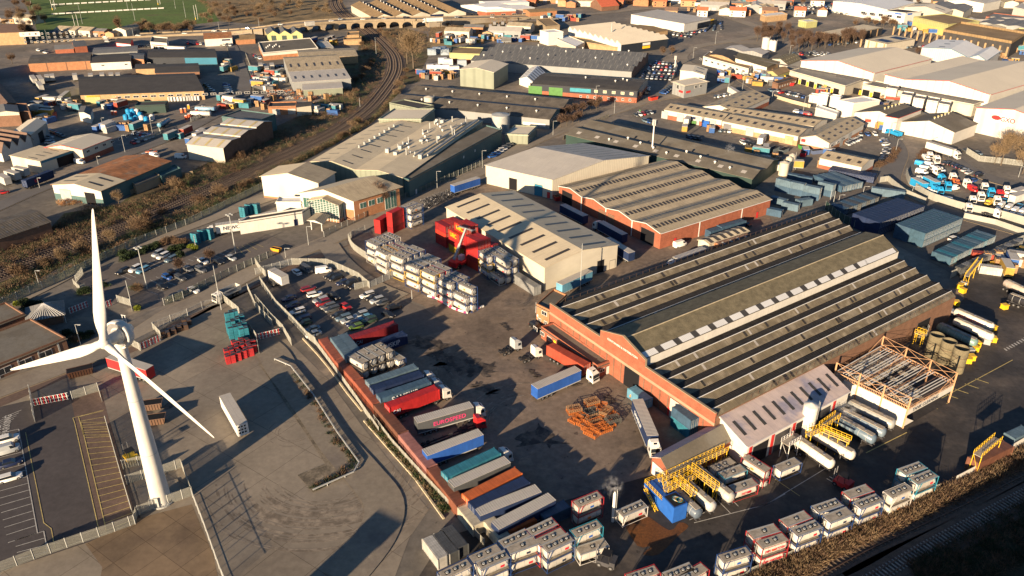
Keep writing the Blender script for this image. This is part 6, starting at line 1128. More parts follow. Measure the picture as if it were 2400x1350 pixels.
CC = dict(COL, white=(.68, .67, .63), silver=(.34, .36, .37), grey=(.12, .125, .13), black=(.012, .012, .014), blue=(.015, .07, .25), darkblue=(.012, .02, .06), red=(.40, .02, .02), greyblue=(.10, .15, .19), lime=(.10, .17, .03), green=(.03, .06, .04))
def car(kind, colr, label, rc, pos, d, far=False, group=None, z=0):
    p = W(rc, *pos, .7); q = W(rc, pos[0]+d[0], pos[1]+d[1], .7); v = q-p
    r = KP[(kind, far)].place(label, 'van' if kind == 'van' else 'car', (p.x, p.y, z), atan2(v.y, v.x), group, CC[colr]); return r
def lot(rc, d, items, place, far=False, group=None):
    cnt = {}
    for it in items:
        x, y, c, k = it[:4]; dd = it[4] if len(it) > 4 else d; key = (c, k); cnt[key] = cnt.get(key, 0)+1
    seen = {}
    for it in sorted(items, key=lambda t: t[0]):
        x, y, c, k = it[:4]; dd = it[4] if len(it) > 4 else d; key = (c, k); seen[key] = seen.get(key, 0)+1; i = seen[key]-1
        nm = {'hatch': 'hatchback', 'suv': 'tall car', 'saloon': 'saloon car', 'estate': 'estate car'}.get(k, k); cn = {'darkblue': 'dark blue', 'greyblue': 'grey blue', 'darkgrey': 'dark grey', 'lightblue': 'pale blue', 'darkred': 'dark red'}.get(c, c)
        car(k, c, cn+' '+nm+(', '+ORD[i]+' such from the left,' if cnt[key] > 1 else '')+' '+place, rc, (x, y), dd, far, group)
D1 = (-100, 30)
lot(40, D1, [(50, 55, 'white', 'saloon', (-60, -45)), (125, 38, 'darkgrey', 'van', (70, 40)), (258, 45, 'white', 'van', (90, -12)), (315, 85, 'black', 'saloon'), (352, 102, 'black', 'estate'), (405, 137, 'darkblue', 'hatch'), (465, 145, 'black', 'suv'), (508, 165, 'black', 'saloon'), (142, 185, 'darkred', 'estate', (100, -28)), (190, 228, 'white', 'estate', (100, -25)),
             (338, 240, 'black', 'pickup', (85, 60)), (235, 272, 'silver', 'estate'), (255, 294, 'darkred', 'suv'), (293, 320, 'grey', 'estate'), (325, 342, 'darkgrey', 'estate'), (430, 320, 'red', 'saloon', (90, 50)), (597, 232, 'white', 'estate'), (637, 252, 'black', 'saloon'), (674, 275, 'silver', 'suv'), (716, 292, 'darkgrey', 'hatch'), (805, 330, 'black', 'suv', (90, -30)), (760, 382, 'black', 'saloon', (100, 42)),
             (372, 388, 'black', 'hatch'), (412, 408, 'greyblue', 'estate'), (452, 427, 'silver', 'saloon'), (485, 453, 'darkblue', 'hatch'), (512, 478, 'lime', 'hatch'), (548, 388, 'silver', 'suv'), (583, 405, 'lightblue', 'saloon'), (615, 430, 'green', 'suv'), (-10, 258, 'darkblue', 'saloon'), (22, 312, 'darkblue', 'hatch'), (56, 360, 'white', 'estate'), (100, 417, 'darkblue', 'estate'), (112, 450, 'green', 'hatch'), (170, 498, 'greyblue', 'saloon'), (180, 535, 'silver', 'saloon')], 'in the staff car park')
lot(44, (-150, 70), [(605, 225, 'silver', 'suv'), (680, 258, 'white', 'estate'), (805, 308, 'greyblue', 'estate'), (250, 462, 'white', 'suv'), (365, 480, 'lightblue', 'estate'), (50, 500, 'black', 'estate'), (1305, 338, 'white', 'saloon', (150, 75)), (1545, 348, 'black', 'saloon', (150, 75)), (1745, 288, 'silver', 'saloon', (150, 75)), (745, 588, 'blue', 'hatch', (150, 70)), (825, 525, 'black', 'hatch', (150, 75)),
                  (950, 600, 'darkgrey', 'estate', (150, 75)), (1075, 470, 'grey', 'hatch', (150, 75)), (1270, 478, 'grey', 'suv', (150, 75)), (665, 738, 'black', 'hatch', (150, 70)), (1155, 792, 'white', 'saloon', (150, 60)), (925, 858, 'darkgrey', 'hatch'), (820, 905, 'black', 'hatch')], 'in the visitor car park')
lot(30, (190, -55), [(70, 145, 'white', 'suv'), (60, 240, 'silver', 'van'), (90, 352, 'darkblue', 'saloon'), (85, 480, 'white', 'estate')], 'in the bays at the left edge')
lot(11, (50, 90), [(150, 1245, 'black', 'hatch', (70, 60)), (-40, 740, 'white', 'van', (60, -20))], 'beside the flatbed')
truck('rigid', 'white flatbed truck at the corner of the staff car park', 11, (160, 1185), (240, 1230), 2.0, 'white'); car('suv', 'black', 'black car parked against the two storey brick office', 45, (1230, 310), (90, 55)); car('van', 'white', 'white van beside the brick warehouse corner', 12, (1475, 910), (90, -25)); car('suv', 'white', 'white car between the blue storage rows', 13, (1780, 860), (90, -30)); car('hatch', 'black', 'black car in front of the grey storage row', 12, (2060, 730), (70, 25))
lot(10, (80, -20), [(620, 165, 'white', 'van', (90, -15)), (700, 185, 'white', 'van', (60, 10)), (1360, 130, 'white', 'van', (80, 20)), (1590, 140, 'white', 'van', (90, 0)), (1280, 120, 'silver', 'hatch'), (1330, 95, 'orange', 'pickup', (90, -10)), (30, 450, 'red', 'hatch', (80, -15))], 'among the units at the left')
RC = ['white', 'silver', 'grey', 'black', 'darkblue', 'greyblue', 'darkgrey', 'red', 'white', 'silver', 'blue']; rc_ = random.Random(21)
def far(rc, a, b, n, d, place, ks=('hatch', 'saloon', 'suv', 'estate'), cs=RC, jit=0, ):
    lot(rc, d, [(a[0]+(b[0]-a[0])*i/max(1, n-1)+rc_.uniform(-jit, jit), a[1]+(b[1]-a[1])*i/max(1, n-1)+rc_.uniform(-jit, jit)*.5, rc_.choice(cs), rc_.choice(ks)) for i in range(n)], place, True)
for j, (x0, x1, y) in enumerate(((1265, 1425, 555), (1215, 1430, 582), (1200, 1430, 608), (1165, 1425, 638), (1150, 1400, 668), (1150, 1390, 688))): far(2, (x0, y-6), (x1, y+6), 7 if j else 6, (-12, 22), 'in the '+ORD[j]+' line of the packed compound')
far(2, (690, 850), (1050, 878), 9, (4, 24), 'before the brick works front'); far(2, (1190, 770), (1180, 820), 4, (40, -8), 'left of the gate by the works'); far(2, (1330, 815), (1400, 765), 5, (40, 8), 'by the grey showroom'); far(2, (1790, 850), (1920, 828), 6, (18, -14), 'along the bend verge', cs=['black', 'darkgrey', 'white']); far(2, (1090, 1010), (1220, 985), 5, (30, 16), 'beside the red and grey boxes')
far(2, (1170, 1060), (1230, 1075), 3, (30, 14), 'in the estate yard west'); far(2, (1560, 1205), (1640, 1215), 3, (28, 16), 'in the estate yard middle', cs=['black', 'darkblue']); far(2, (1840, 1145), (1920, 1150), 3, (24, -16), 'by the estate units'); far(3, (-60, 1240), (20, 1265), 3, (26, 14), 'behind the works wall'); far(2, (2030, 1250), (2120, 1262), 4, (20, 12), 'at the works rear wall', cs=['white', 'silver', 'black'])
far(3, (170, 790), (230, 795), 3, (26, 14), 'behind the unit roofs'); far(3, (310, 815), (460, 850), 7, (-22, 16), 'below the yellow docks'); far(3, (270, 810), (275, 812), 1, (30, -6), 'alone by the docks'); far(3, (410, 980), (500, 1000), 3, (30, 4), 'on the curving road'); far(3, (960, 1180), (1090, 1175), 3, (24, 20), 'on the corner of the gabled unit'); far(3, (850, 1260), (950, 1215), 6, (26, 16), 'beside the gabled unit wall', cs=['white', 'black', 'silver', 'white']); far(3, (1165, 1225), (1190, 1265), 4, (34, -8), 'in the upper bay by the lamp'); far(13, (1195, 70), (1160, 165), 6, (40, -8), 'in the lower bay by the lamp', cs=['white', 'black', 'silver', 'darkblue'])
far(0, (450, 1150), (540, 1190), 5, (26, 8), 'beside the cream pitched shed'); far(0, (430, 1205), (440, 1250), 3, (30, 0), 'by the zigzag roofs'); far(0, (1180, 1165), (1340, 1190), 8, (16, -14), 'in the small fenced car park'); far(0, (1170, 1250), (1330, 1195), 6, (20, 12), 'along the pale fence'); far(0, (1810, 745), (1860, 790), 4, (30, 4), 'right of the dark roofed shed'); far(0, (1990, 745), (2020, 820), 5, (30, 0), 'left of the side road')
far(0, (2240, 490), (2280, 510), 2, (26, 18), 'by the white edged works'); far(0, (2220, 610), (2260, 760), 6, (30, 6), 'in the yard right of the side road'); far(0, (340, 440), (400, 460), 3, (30, 6), 'by the bungalow'); far(0, (1650, 380), (1790, 385), 6, (10, 16), 'by the orange roofed shed', cs=['red', 'darkblue', 'white']); far(0, (1220, 405), (1300, 405), 4, (24, 6), 'by the small white shop'); far(0, (930, 325), (950, 365), 3, (30, 0), 'on the street by the shops'); far(0, (1860, 385), (2020, 395), 7, (10, 16), 'before the white shed', cs=['silver', 'grey', 'white'])
far(1, (0, 500), (40, 510), 2, (20, 12), 'by the blue grey shed'); far(1, (150, 660), (170, 730), 4, (30, 4), 'among the vans below the works'); far(1, (170, 590), (260, 580), 3, (30, 0), 'by the recovery vans'); far(1, (2080, 1370), (2230, 1270), 6, (30, -6), 'along the teal factory block', cs=['white', 'blue', 'grey'])
for j in range(7): far(2, (1420+j*70, 300-j*8), (1560+j*45, 322-j*22), 5, (-10, 14), 'in the '+ORD[j]+' supermarket line')
for j in range(13): far(3, (60+j*55, 30+(j % 3)*20), (360+j*60, 60+(j*17) % 70), 9, (14, 6), 'in the '+ORD[j]+' retail park line', jit=6)
for j in range(3): far(3, (560+j*120, 460+j*12), (380+j*60, 470+j*5), 6, (14, 6), 'behind the wood, '+ORD[j]+' line')
far(3, (1380, 415), (1560, 400), 6, (20, -8), 'by the cream retail block'); far(3, (1460, 245), (1420, 265), 3, (20, 6), 'by the yellow wall', cs=['blue', 'lightblue', 'red']); far(3, (2100, 500), (2200, 480), 4, (18, -10), 'at the blue trimmed shed'); far(3, (700, 390), (930, 370), 4, (20, -8), 'by the retail pillars')
far(3, (1900, 1325), (2000, 1345), 2, (30, 10), 'near the yellow crane'); far(2, (150, 128), (380, 120), 9, (10, 10), 'in front of the orange brick shed'); far(1, (1900, 130), (2400, 132), 10, (12, 8), 'along the relief road')
# moving cars on the flyover and roads
i = 0
for x, y, c in ((300, 83, 'white'), (345, 80, 'black'), (425, 79, 'white'), (475, 77, 'white'), (535, 75, 'white'), (570, 72, 'silver'), (603, 69, 'black'), (662, 65, 'white'), (754, 58, 'white'), (800, 52, 'silver'), (836, 51, 'white'), (866, 50, 'black'), (912, 49, 'silver'), (950, 48, 'black'), (1060, 45, 'black'), (1090, 46, 'silver'), (1140, 43, 'white')):
    p = W(9, x, y-12+(3 if i % 2 else -2), 6.5); j = min(range(len(FP)), key=lambda k: (FP[k].xy-p.xy).length); nn = normals(FP)[j]; q = FP[j]+nn*(3.2 if i % 2 else -3.2); r = KP[('hatch', True)].place(c+' car driving over the flyover, '+ORD[i]+' from the left', 'car', (q.x, q.y, q.z+.02), atan2(-nn.x, nn.y), None, CC[c]); i += 1
# the lorry dealer's packed yard (right)
i = 0; DY = {}
for x, y, k, c, d in ((500, 90, 'unit', 'white', (30, 40)), (565, 125, 'unit', 'white', (40, 35)), (470, 135, 'van', 'white', (40, 25)), (420, 190, 'van', 'cyan', (50, 10)), (500, 200, 'van', 'white', (50, 10)), (540, 235, 'unit', 'white', (60, 20)), (465, 240, 'van', 'white', (60, 10)), (600, 250, 'van', 'white', (60, 10)), (720, 300, 'unit', 'white', (40, 30)), (380, 330, 'unit', 'white', (40, 25)), (430, 270, 'van', 'white', (50, 10)), (590, 310, 'unit', 'cyan', (50, 20)),
                      (520, 380, 'rigid', 'cyan', (60, 30)), (400, 395, 'rigid', 'cyan', (70, 35)), (600, 380, 'van', 'silver', (50, 15)), (680, 390, 'unit', 'cyan', (30, 35)), (760, 370, 'van', 'orange', (40, 20)), (850, 360, 'unit', 'white', (60, 30)), (530, 425, 'unit', 'cyan', (60, 30)), (600, 440, 'unit', 'cyan', (30, 40)), (745, 430, 'van', 'white', (40, -5)), (550, 485, 'van', 'white', (60, 20)), (470, 450, 'van', 'white', (50, 20)), (400, 420, 'van', 'yellow', (50, 20)),
                      (690, 555, 'van', 'white', (50, 10)), (1045, 400, 'unit', 'white', (30, 35)), (1110, 450, 'unit', 'cyan', (30, 35)), (935, 440, 'van', 'red', (30, 15)), (925, 530, 'unit', 'white', (30, 40)), (1005, 490, 'unit', 'white', (35, 35)), (885, 605, 'unit', 'white', (30, 40)), (1195, 470, 'unit', 'red', (30, 30)), (1265, 430, 'unit', 'white', (30, 35)), (1170, 530, 'unit', 'white', (30, 40)), (1095, 580, 'van', 'yellow', (-40, 30)), (1250, 560, 'pickup', 'cyan', (-40, 30)),
                      (1215, 610, 'van', 'white', (-40, 30)), (1285, 495, 'van', 'white', (-40, 30)), (1290, 635, 'van', 'white', (-40, 30)), (1330, 580, 'van', 'silver', (-40, 30)), (1350, 665, 'van', 'white', (-40, 30)), (1400, 610, 'pickup', 'cyan', (-40, 30)), (1425, 680, 'van', 'white', (-40, 30)), (1390, 480, 'rigid', 'white', (60, -20)), (1380, 530, 'rigid', 'white', (60, -20)), (1130, 660, 'unit', 'white', (60, 15)), (900, 270, 'saloon', 'silver', (40, -14)), (860, 245, 'saloon', 'silver', (40, -12)),
                      (820, 225, 'saloon', 'black', (40, -12)), (780, 210, 'hatch', 'darkblue', (40, -12)), (745, 195, 'hatch', 'black', (40, -12)), (700, 185, 'suv', 'black', (40, -12)), (660, 178, 'saloon', 'darkgrey', (40, -12)), (1000, 298, 'suv', 'black', (40, -10)), (950, 350, 'hatch', 'blue', (40, -12))):
    lb = {'unit': 'lorry cab', 'rigid': 'flat lorry', 'van': 'van', 'pickup': 'pickup'}.get(k, 'car'); i += 1; u, v = 2060+x/4.265, 340+y/4.265
    lb = ('dark blue' if c == 'darkblue' else 'dark grey' if c == 'darkgrey' else 'bright blue' if c == 'cyan' else c)+' '+lb+' number '+str(i)+' counting rightwards through the dealer yard'
    _k = (c, lb.split(' number')[0]); DY[_k] = DY.get(_k, 0)+1; lb = lb.split(' number ')[0]+', '+ORD[DY[_k]-1]+' of its kind in the packed dealer yard'
    if k in ('unit', 'rigid'): truck(k, lb, 43, (x-d[0]*.8, y-d[1]*.8), (x+d[0]*.8, y+d[1]*.8), 2.2, c, cabcol=c, cat='lorry')
    else: car(k, c, lb, 43, (x, y), d)
# ------------------------------------------------------------------ wind turbine
base = Vector((-70.6, 123.0, 0)); yaw, tl_, RB, OF, HH, ph = radians(196.6), radians(3.7), 25.34, 3.39, 38.93, radians(7.8)
r = thing('wind_turbine', 'tall white three bladed wind turbine at the left', 'wind turbine', base); TUR = r
m = MB(); n = 28; N_ = 16; vs = []
for j in range(N_+1):
    t = j/N_; q = .98+(1.95-.98)*(1-t)**1.1; vs += [(q*cos(2*pi*i/n), q*sin(2*pi*i/n), t*(HH-1.8)) for i in range(n)]
m.add(vs, [(j*n+i, j*n+(i+1) % n, (j+1)*n+(i+1) % n, (j+1)*n+i) for j in range(N_) for i in range(n)], 'turbine_white', True); m.obj('tower', r); m = MB(); [m.bar((0, 0, z), (0, 0, z+.12), 1.0+.97*(1-z/(HH-1.8))**1.1, 'galv', n=28) for z in (12.5, 25)]; m.obj('flange', r)
m = MB(); m.bar((0, 0, 0), (0, 0, .35), 2.5, 'galv', n=28)
for i in range(28): a = 2*pi*i/28; m.bar((2.32*cos(a), 2.32*sin(a), .3), (2.32*cos(a), 2.32*sin(a), 1.0), .04, 'galv')
m.obj('base_ring', r)
m = MB(); m.box(-.5, .5, -2.2, -2.0, .4, 2.6, 'galv'); m.obj('door', r)
ax = Vector((sin(yaw)*cos(tl_), cos(yaw)*cos(tl_), sin(tl_))); rr = Vector((0, 0, 1)).cross(ax).normalized(); uu = ax.cross(rr); top = Vector((0, 0, HH))
def ring(m, prof, k, n=26, c=top):
    vs = []
    for x, q in prof: vs += [c+ax*x+(uu*cos(2*pi*i/n)+rr*sin(2*pi*i/n))*q for i in range(n)]
    m.add(vs, [(j*n+i, j*n+(i+1) % n, (j+1)*n+(i+1) % n, (j+1)*n+i) for j in range(len(prof)-1) for i in range(n)], k, True)
    m.add(vs[:n], [tuple(range(n))], k); m.add(vs[-n:], [tuple(range(n))], k)
m = MB(); ring(m, [(-3.4, .25), (-3.1, .8), (-2.2, 1.25), (-1.0, 1.45), (.1, 1.5), (.4, 1.3)], 'turbine_white'); ring(m, [(.0, .9), (0, .9)], 'turbine_white', c=Vector((0, 0, HH-1.6))) if 0 else m.bar((0, 0, HH-2.0), (0, 0, HH-.8), 1.05, 'turbine_white', n=20, smooth=True); nac = m.obj('nacelle', r)
m = MB(); ring(m, [(-1.2, 2.2), (-1.1, 2.55), (-.7, 2.72), (.3, 2.72), (.5, 2.6), (.5, 2.4), (.1, 2.3)], 'turbine_white'); ge = m.obj('generator_ring', r)
m = MB(); ring(m, [(.1, 2.35), (.14, 2.35)], 'steel'); ring(m, [(.14, 1.3), (.9, 1.1), (2.4, .85), (2.6, .85)], 'turbine_white'); m.obj('rotor_shaft', r)
m = MB(); p = top-ax*2.2; [m.bar(p+rr*s+Vector((0, 0, 1)), p+rr*s*.7+Vector((0, 0, 3)), .07, 'signwhite') for s in (-.4, .4)]; m.bar(p-rr*.5+Vector((0, 0, 3)), p+rr*.5+Vector((0, 0, 3)), .06, 'signwhite'); m.bar(p-rr*.3+Vector((0, 0, 2)), p+rr*.3+Vector((0, 0, 2)), .05, 'signwhite'); m.obj('wind_vane', nac)
hub = top+ax*OF; m = MB(); ring(m, [(-1.0, .75), (-.7, 1.05), (0, 1.12), (.5, .95), (.85, .6), (1.0, .15)], 'turbine_white', c=hub); m.obj('hub', r)
for k in range(3):
    a = ph+k*2*pi/3; d = uu*cos(a)+rr*sin(a); tan = ax.cross(d); m = MB(); nn_ = 14; vs = []
    ST = [(.6, .72, .72, 0), (1.8, .74, .7, 0), (3.0, .84, .52, .35), (4.4, 1.0, .40, .42), (6.2, 1.06, .31, .36), (9, .95, .24, .26), (13, .78, .18, .17), (17, .60, .14, .1), (21, .43, .1, .06), (24, .28, .07, .03), (25.1, .17, .05, 0), (25.34, .05, .03, 0)]
    for s, ch, th, tw in ST:
        cd_ = tan*cos(tw+.15)+ax*sin(tw+.15); td = ax*cos(tw+.15)-tan*sin(tw+.15); o_ = hub+d*s-cd_*(ch*.28 if s > 2 else 0)*-1
        for i in range(nn_):
            t = 2*pi*i/nn_; x = cos(t); y = sin(t)*(1 if s < 2 else (1.0-.45*(x > 0)*x)); vs.append(o_+cd_*x*ch+td*y*th)
    m.add(vs, [(j*nn_+i, j*nn_+(i+1) % nn_, (j+1)*nn_+(i+1) % nn_, (j+1)*nn_+i) for j in range(len(ST)-1) for i in range(nn_)], 'turbine_white', True); m.add(vs[-nn_:], [tuple(range(nn_))], 'turbine_white'); m.obj('blade', r)
pl = WP(30, [(1200, 590), (1560, 500), (1625, 660), (1250, 800)]); pb = base; m = MB(); m.prism([(p.x, p.y) for p in pl], .02, .22, 'g_road'); struct(m.obj('turbine_plinth'))
# ------------------------------------------------------------------ lamps, masts, posts
def pole(label, rc, b, t, kind='flood', group=None):
    B = W(rc, *b); # height: find h so that the top projects to t
    best = min((i*.25 for i in range(12, 160)), key=lambda h: (W(rc, *t, h)-Vector((B.x, B.y, h))).length); h = best; lean = W(rc, *t, h)
    r = thing('lamp_post' if kind in ('flood', 'street') else kind, label, 'lamp post' if kind in ('flood', 'street') else kind.replace('_', ' '), B, 0, group); tp = Vector((0, 0, h)); m = MB()
    wd = {'flood': .2, 'street': .11, 'radio_mast': .42, 'pole': .13, 'flue': .55}.get(kind, .12); m.bar((0, 0, 0), tp, wd, 'galv' if kind != 'radio_mast' else 'signwhite', wd*.6, 8); m.obj('column', r)
    if kind == 'flood':
        for x, y in ((-.9, 0), (.9, 0), (0, -.9), (0, .9)): m = MB(); m.bar(tp, tp+Vector((x, y, .1)), .06, 'galv'); m.box(h*0+x-.32, x+.32, y-.26, y+.26, h-.1, h+.2, 'galv'); m.obj('floodlight', r)
    elif kind == 'street': m = MB(); m.bar(tp, tp+Vector((1.2, -.4, .25)), .06, 'galv'); m.box(1.0, 1.8, -.65, -.3, h+.15, h+.32, 'galv'); m.obj('lamp_head', r)
    elif kind == 'radio_mast':
        for i in range(6): a = i*pi/3; m = MB(); m.bar((.7*cos(a), .7*sin(a), h-2.5), (.7*cos(a), .7*sin(a), h), .16, 'signwhite'); m.bar((0, 0, h-1.2), (.7*cos(a), .7*sin(a), h-1.2), .05, 'galv'); m.obj('antenna', r)
    return r
pole('tall floodlight mast rising from the visitor car park, nearest', 9, (345.3, 677), (324, 580)); pole('tall floodlight mast at the right of the visitor car park', 9, (552.5, 593), (537, 503)); pole('leaning white pole at the visitor entrance fence', 9, (309, 718), (291, 657), 'pole'); pole('white pole standing over the tipper lorry cab', 9, (519, 726), (500, 622), 'pole')
pole('lamp post with green bands by the low office roof', 9, (189, 808), (175, 760), 'street'); pole('lamp post along the railway side service road', 9, (93, 672), (80, 634), 'street'); pole('short lamp post by the teal bin bundles', 9, (460, 585), (455, 552), 'pole'); pole('tall white radio mast between the cream shed and the dark works', 9, (1526, 378), (1534, 280), 'radio_mast')
pole('white latticed radio mast by the packed car compound', 2, (1430, 600), (1435, 490), 'radio_mast'); pole('thin white flue before the sawtooth works', 2, (870, 380), (880, 200), 'flue')
for i, (b, t, rc) in enumerate((((1990, 240), (1985, 90), 11), ((1593, 420), (1587, 270), 11), ((463, 920), (448, 755), 11), ((262, 1030), (240, 945), 11), ((315, 570), (205, 180), 22) if 0 else ((1130, 600), (1120, 480), 11), ((360, 1190), (370, 1065), 2), ((735, 890), (742, 755), 2), ((898, 1000), (903, 880), 2), ((1100, 1340), (1070, 1190), 0), ((1345, 1190), (1325, 1060), 0), ((865, 210), (845, 140), 10), ((350, 415), (320, 330), 10), ((905, 1110), (895, 1035), 0), ((330, 860), (300, 760), 10),
                             ((1750, 1035+0), (1758, 1000), 2), ((1900, 800), (1893, 590), 2), ((2022, 800), (2045, 640), 2), ((1590, 520), (1600, 420), 2), ((1785, 390), (1790, 280), 2), ((460, 975), (483, 845), 3), ((1210, 1200), (1240, 1080), 3), ((1565, 1310), (1590, 1225), 3), ((1270, 1340), (1310, 1225), 3), ((180, 890), (190, 800), 3), ((340, 470), (345, 400), 3), ((2280, 900), (2285, 800), 2), ((1410, 480), (1420, 400), 13), ((1815, 700), (1820, 600), 13) if 0 else ((985, 465), (990, 420), 13), ((770, 540), (778, 495), 13), ((2350, 320), (2380, 230), 13))):
    pole('slim lamp post, '+(ORD+['twenty first', 'twenty second', 'twenty third', 'twenty fourth', 'twenty fifth', 'twenty sixth', 'twenty seventh', 'twenty eighth', 'twenty ninth', 'thirtieth', 'thirty first', 'thirty second'])[i]+' of the street lamps spread over the estate', rc, b, t, 'street', 'slim street lamps around the estate')
for i, (b, t) in enumerate((((425, 385), (395, 260)), ((725, 355), (695, 245)), ((725, 210), (680, 20)), ((285, 80), (260, 0)), ((480, 90), (462, 0)), ((1187, 180), (1158, 30)), ((1127, 95), (1115, 5)), ((1543, 75), (1530, 0)), ((1633, 155), (1608, 10)), ((1175, 325), (1165, 245)), ((1560, 290), (1548, 215)), ((1927, 265), (1920, 190)), ((2278, 235), (2272, 160)), ((1402, 40), (1395, -30)), ((1740, 175), (1735, 105)))):
    pole('thin pole by the playing field, '+ORD[i]+' of the line from the left', 0, b, t, 'pole', 'thin poles round the playing field')
pole('railway signal post on the curve', 1, (1058, 490), (1046, 325), 'pole'); pole('white signal post beside the tracks', 1, (915, 945), (900, 860), 'pole'); pole('yellow crane-like pole at the yard fence', 22, (210, 275), (205, 180), 'pole'); pole('tall thin rust pole by the first cream shed', 12, (600, 1310), (620, 900), 'pole'); pole('yellow sign post beside the flat trailer', 21, (1372, 155), (1370, 80), 'pole')
for i, (b, t) in enumerate((((690, 550), (715, 430)), ((720, 570), (740, 440)))): pole('brown timber pole over the blue containers, '+['left', 'right'][i]+' of the pair', 13, b, t, 'pole')
# playing field: touchline boards and goal posts
for j, (a, b, n_) in enumerate((((480, 45), (1300, 2), 14), ((480, 127), (1415, 77), 16))):
    A, B = W(0, *a), W(0, *b)
    for i in range(n_): p = A.lerp(B, i/(n_-1)); d = (B-A).normalized(); r = thing('touchline_board', 'white board, '+ORD[i]+' from the left, '+['far', 'near'][j]+' touchline', 'board', p, atan2(d.y, d.x), 'white boards along the touchlines'); m = MB(); m.box(-2.6, 2.6, -.06, .06, .1, 1.1, 'signwhite'); m.obj('panel', r); m = MB(); [m.box(x-.05, x+.05, 0, .5, 0, .9, 'galv') for x in (-2, 2)]; m.obj('brace', r)
for i, (x, y) in enumerate(((475, 85), (683, 265), (1400, 40), (1730, 170))):
    p = W(0, x, y); r = thing('goal_posts', 'tall white rugby goal posts, '+ORD[i]+' from the left on the field', 'goal posts', p, pi/2, 'rugby goal posts'); m = MB(); [m.bar((s, 0, 0), (s, 0, 12), .12, 'signwhite') for s in (-2.8, 2.8)]; m.obj('uprights', r); m = MB(); m.bar((-2.8, 0, 3), (2.8, 0, 3), .1, 'signwhite'); m.bar((-2.8, 0, .2), (-2.8, 0, 1.8), .25, 'yellow'); m.obj('crossbar', r)
# ------------------------------------------------------------------ orange trussed open steel frame with white walls
FB_ = [W(23, 1385, 1100, 6), W(23, 740, 790, 6), W(23, 1150, 555, 6), W(23, 1790, 880, 6)]
r = thing('steel_frame_building', 'open orange steel frame over white walls, roof purlins bare', 'steel frame', (FB_[0].x, FB_[0].y, 0)); b0 = Vector((FB_[0].x, FB_[0].y, 0)); q = [p-b0 for p in FB_]
def FPt(u, v, z): p = (q[0]*(1-u)+q[1]*u)*(1-v)+(q[3]*(1-u)+q[2]*u)*v; return Vector((p.x, p.y, z))
m = MB()
for a, b in (((0, 0), (.86, 0)), ((1, .0), (1, 1))): m.quad(FPt(*a, .1), FPt(*b, .1), FPt(*b, 5.2), FPt(*a, 5.2), 'render_white')
m.quad(FPt(0, 0, 3.4), FPt(0, 1, 3.4), FPt(0, 1, 5.4), FPt(0, 0, 5.4), 'render_white'); m.quad(FPt(0.01, 0, .1), FPt(.01, .25, .1), FPt(.01, .0, 3), FPt(.01, 0, 3.0), 'render_white'); m.obj('walls', r)
m = MB(); m.quad(*[FPt(u, v, .14) for u, v in ((0, 0), (1, 0), (1, 1), (0, 1))], 'g_tank'); m.obj('floor_slab', r)
for i in range(4):
    for v in (0, 1): m = MB(); m.bar(FPt(i/3, v, 0), FPt(i/3, v, 8.6), .2, 'orange_steel'); m.obj('mast', r)
m = MB()
for i in range(4):
    for v0 in range(8):
        a, b = v0/8, (v0+1)/8; m.bar(FPt(i/3, a, 5.9), FPt(i/3, b, 5.9), .1, 'orange_steel'); m.bar(FPt(i/3, a, 5.2), FPt(i/3, b, 5.2), .1, 'orange_steel'); m.bar(FPt(i/3, a, 5.2 if v0 % 2 else 5.9), FPt(i/3, b, 5.9 if v0 % 2 else 5.2), .07, 'orange_steel')
    m.bar(FPt(i/3, 0, 8.5), FPt(i/3, .3, 6), .06, 'orange_steel'); m.bar(FPt(i/3, 1, 8.5), FPt(i/3, .7, 6), .06, 'orange_steel')
m.obj('trusses', r); m = MB()
for v in (0, 1):
    m.bar(FPt(0, v, 6), FPt(1, v, 6), .12, 'orange_steel'); m.bar(FPt(0, v, 5.2), FPt(1, v, 5.2), .12, 'orange_steel'); m.bar(FPt(0, v, 8.5), FPt(1, v, 8.5), .05, 'orange_steel')
    for i in range(3): m.bar(FPt(i/3, v, 8.5), FPt((i+1)/3, v, 6), .05, 'orange_steel'); m.bar(FPt(i/3, v, 6), FPt((i+1)/3, v, 8.5), .05, 'orange_steel')
    for i in range(30): m.bar(FPt(i/30, v, 5.2), FPt((i+1)/30, v, 6.0), .05, 'orange_steel')
m.obj('side_girders', r); m = MB()
for i in range(26):
    if i not in (5, 13): m.bar(FPt((i+.5)/26, 0.03, 6.15), FPt((i+.5)/26, .97, 6.15), .10, 'signwhite' if i % 4 else 'rail')
m.obj('purlins', r); m = MB()
for j in range(9):
    for i in range(7):
        if (i*5+j*3) % 6 and not (i < 3 and j > 4): m.quad(*[FPt(u, v, 4.9) for u, v in ((i/7+.01, j/9+.01), (i/7+.135, j/9+.01), (i/7+.135, j/9+.1), (i/7+.01, j/9+.1))], 'roof_beige' if (i+j) % 4 else 'roof_palegrey')
m.obj('inner_ceiling', r); text(r, 'TANK CLEANING', 1.3, FPt(0, .12, 3.8), FPt(0, 1, 0)-FPt(0, 0, 0), (0, 0, 1), 'letters_dark')
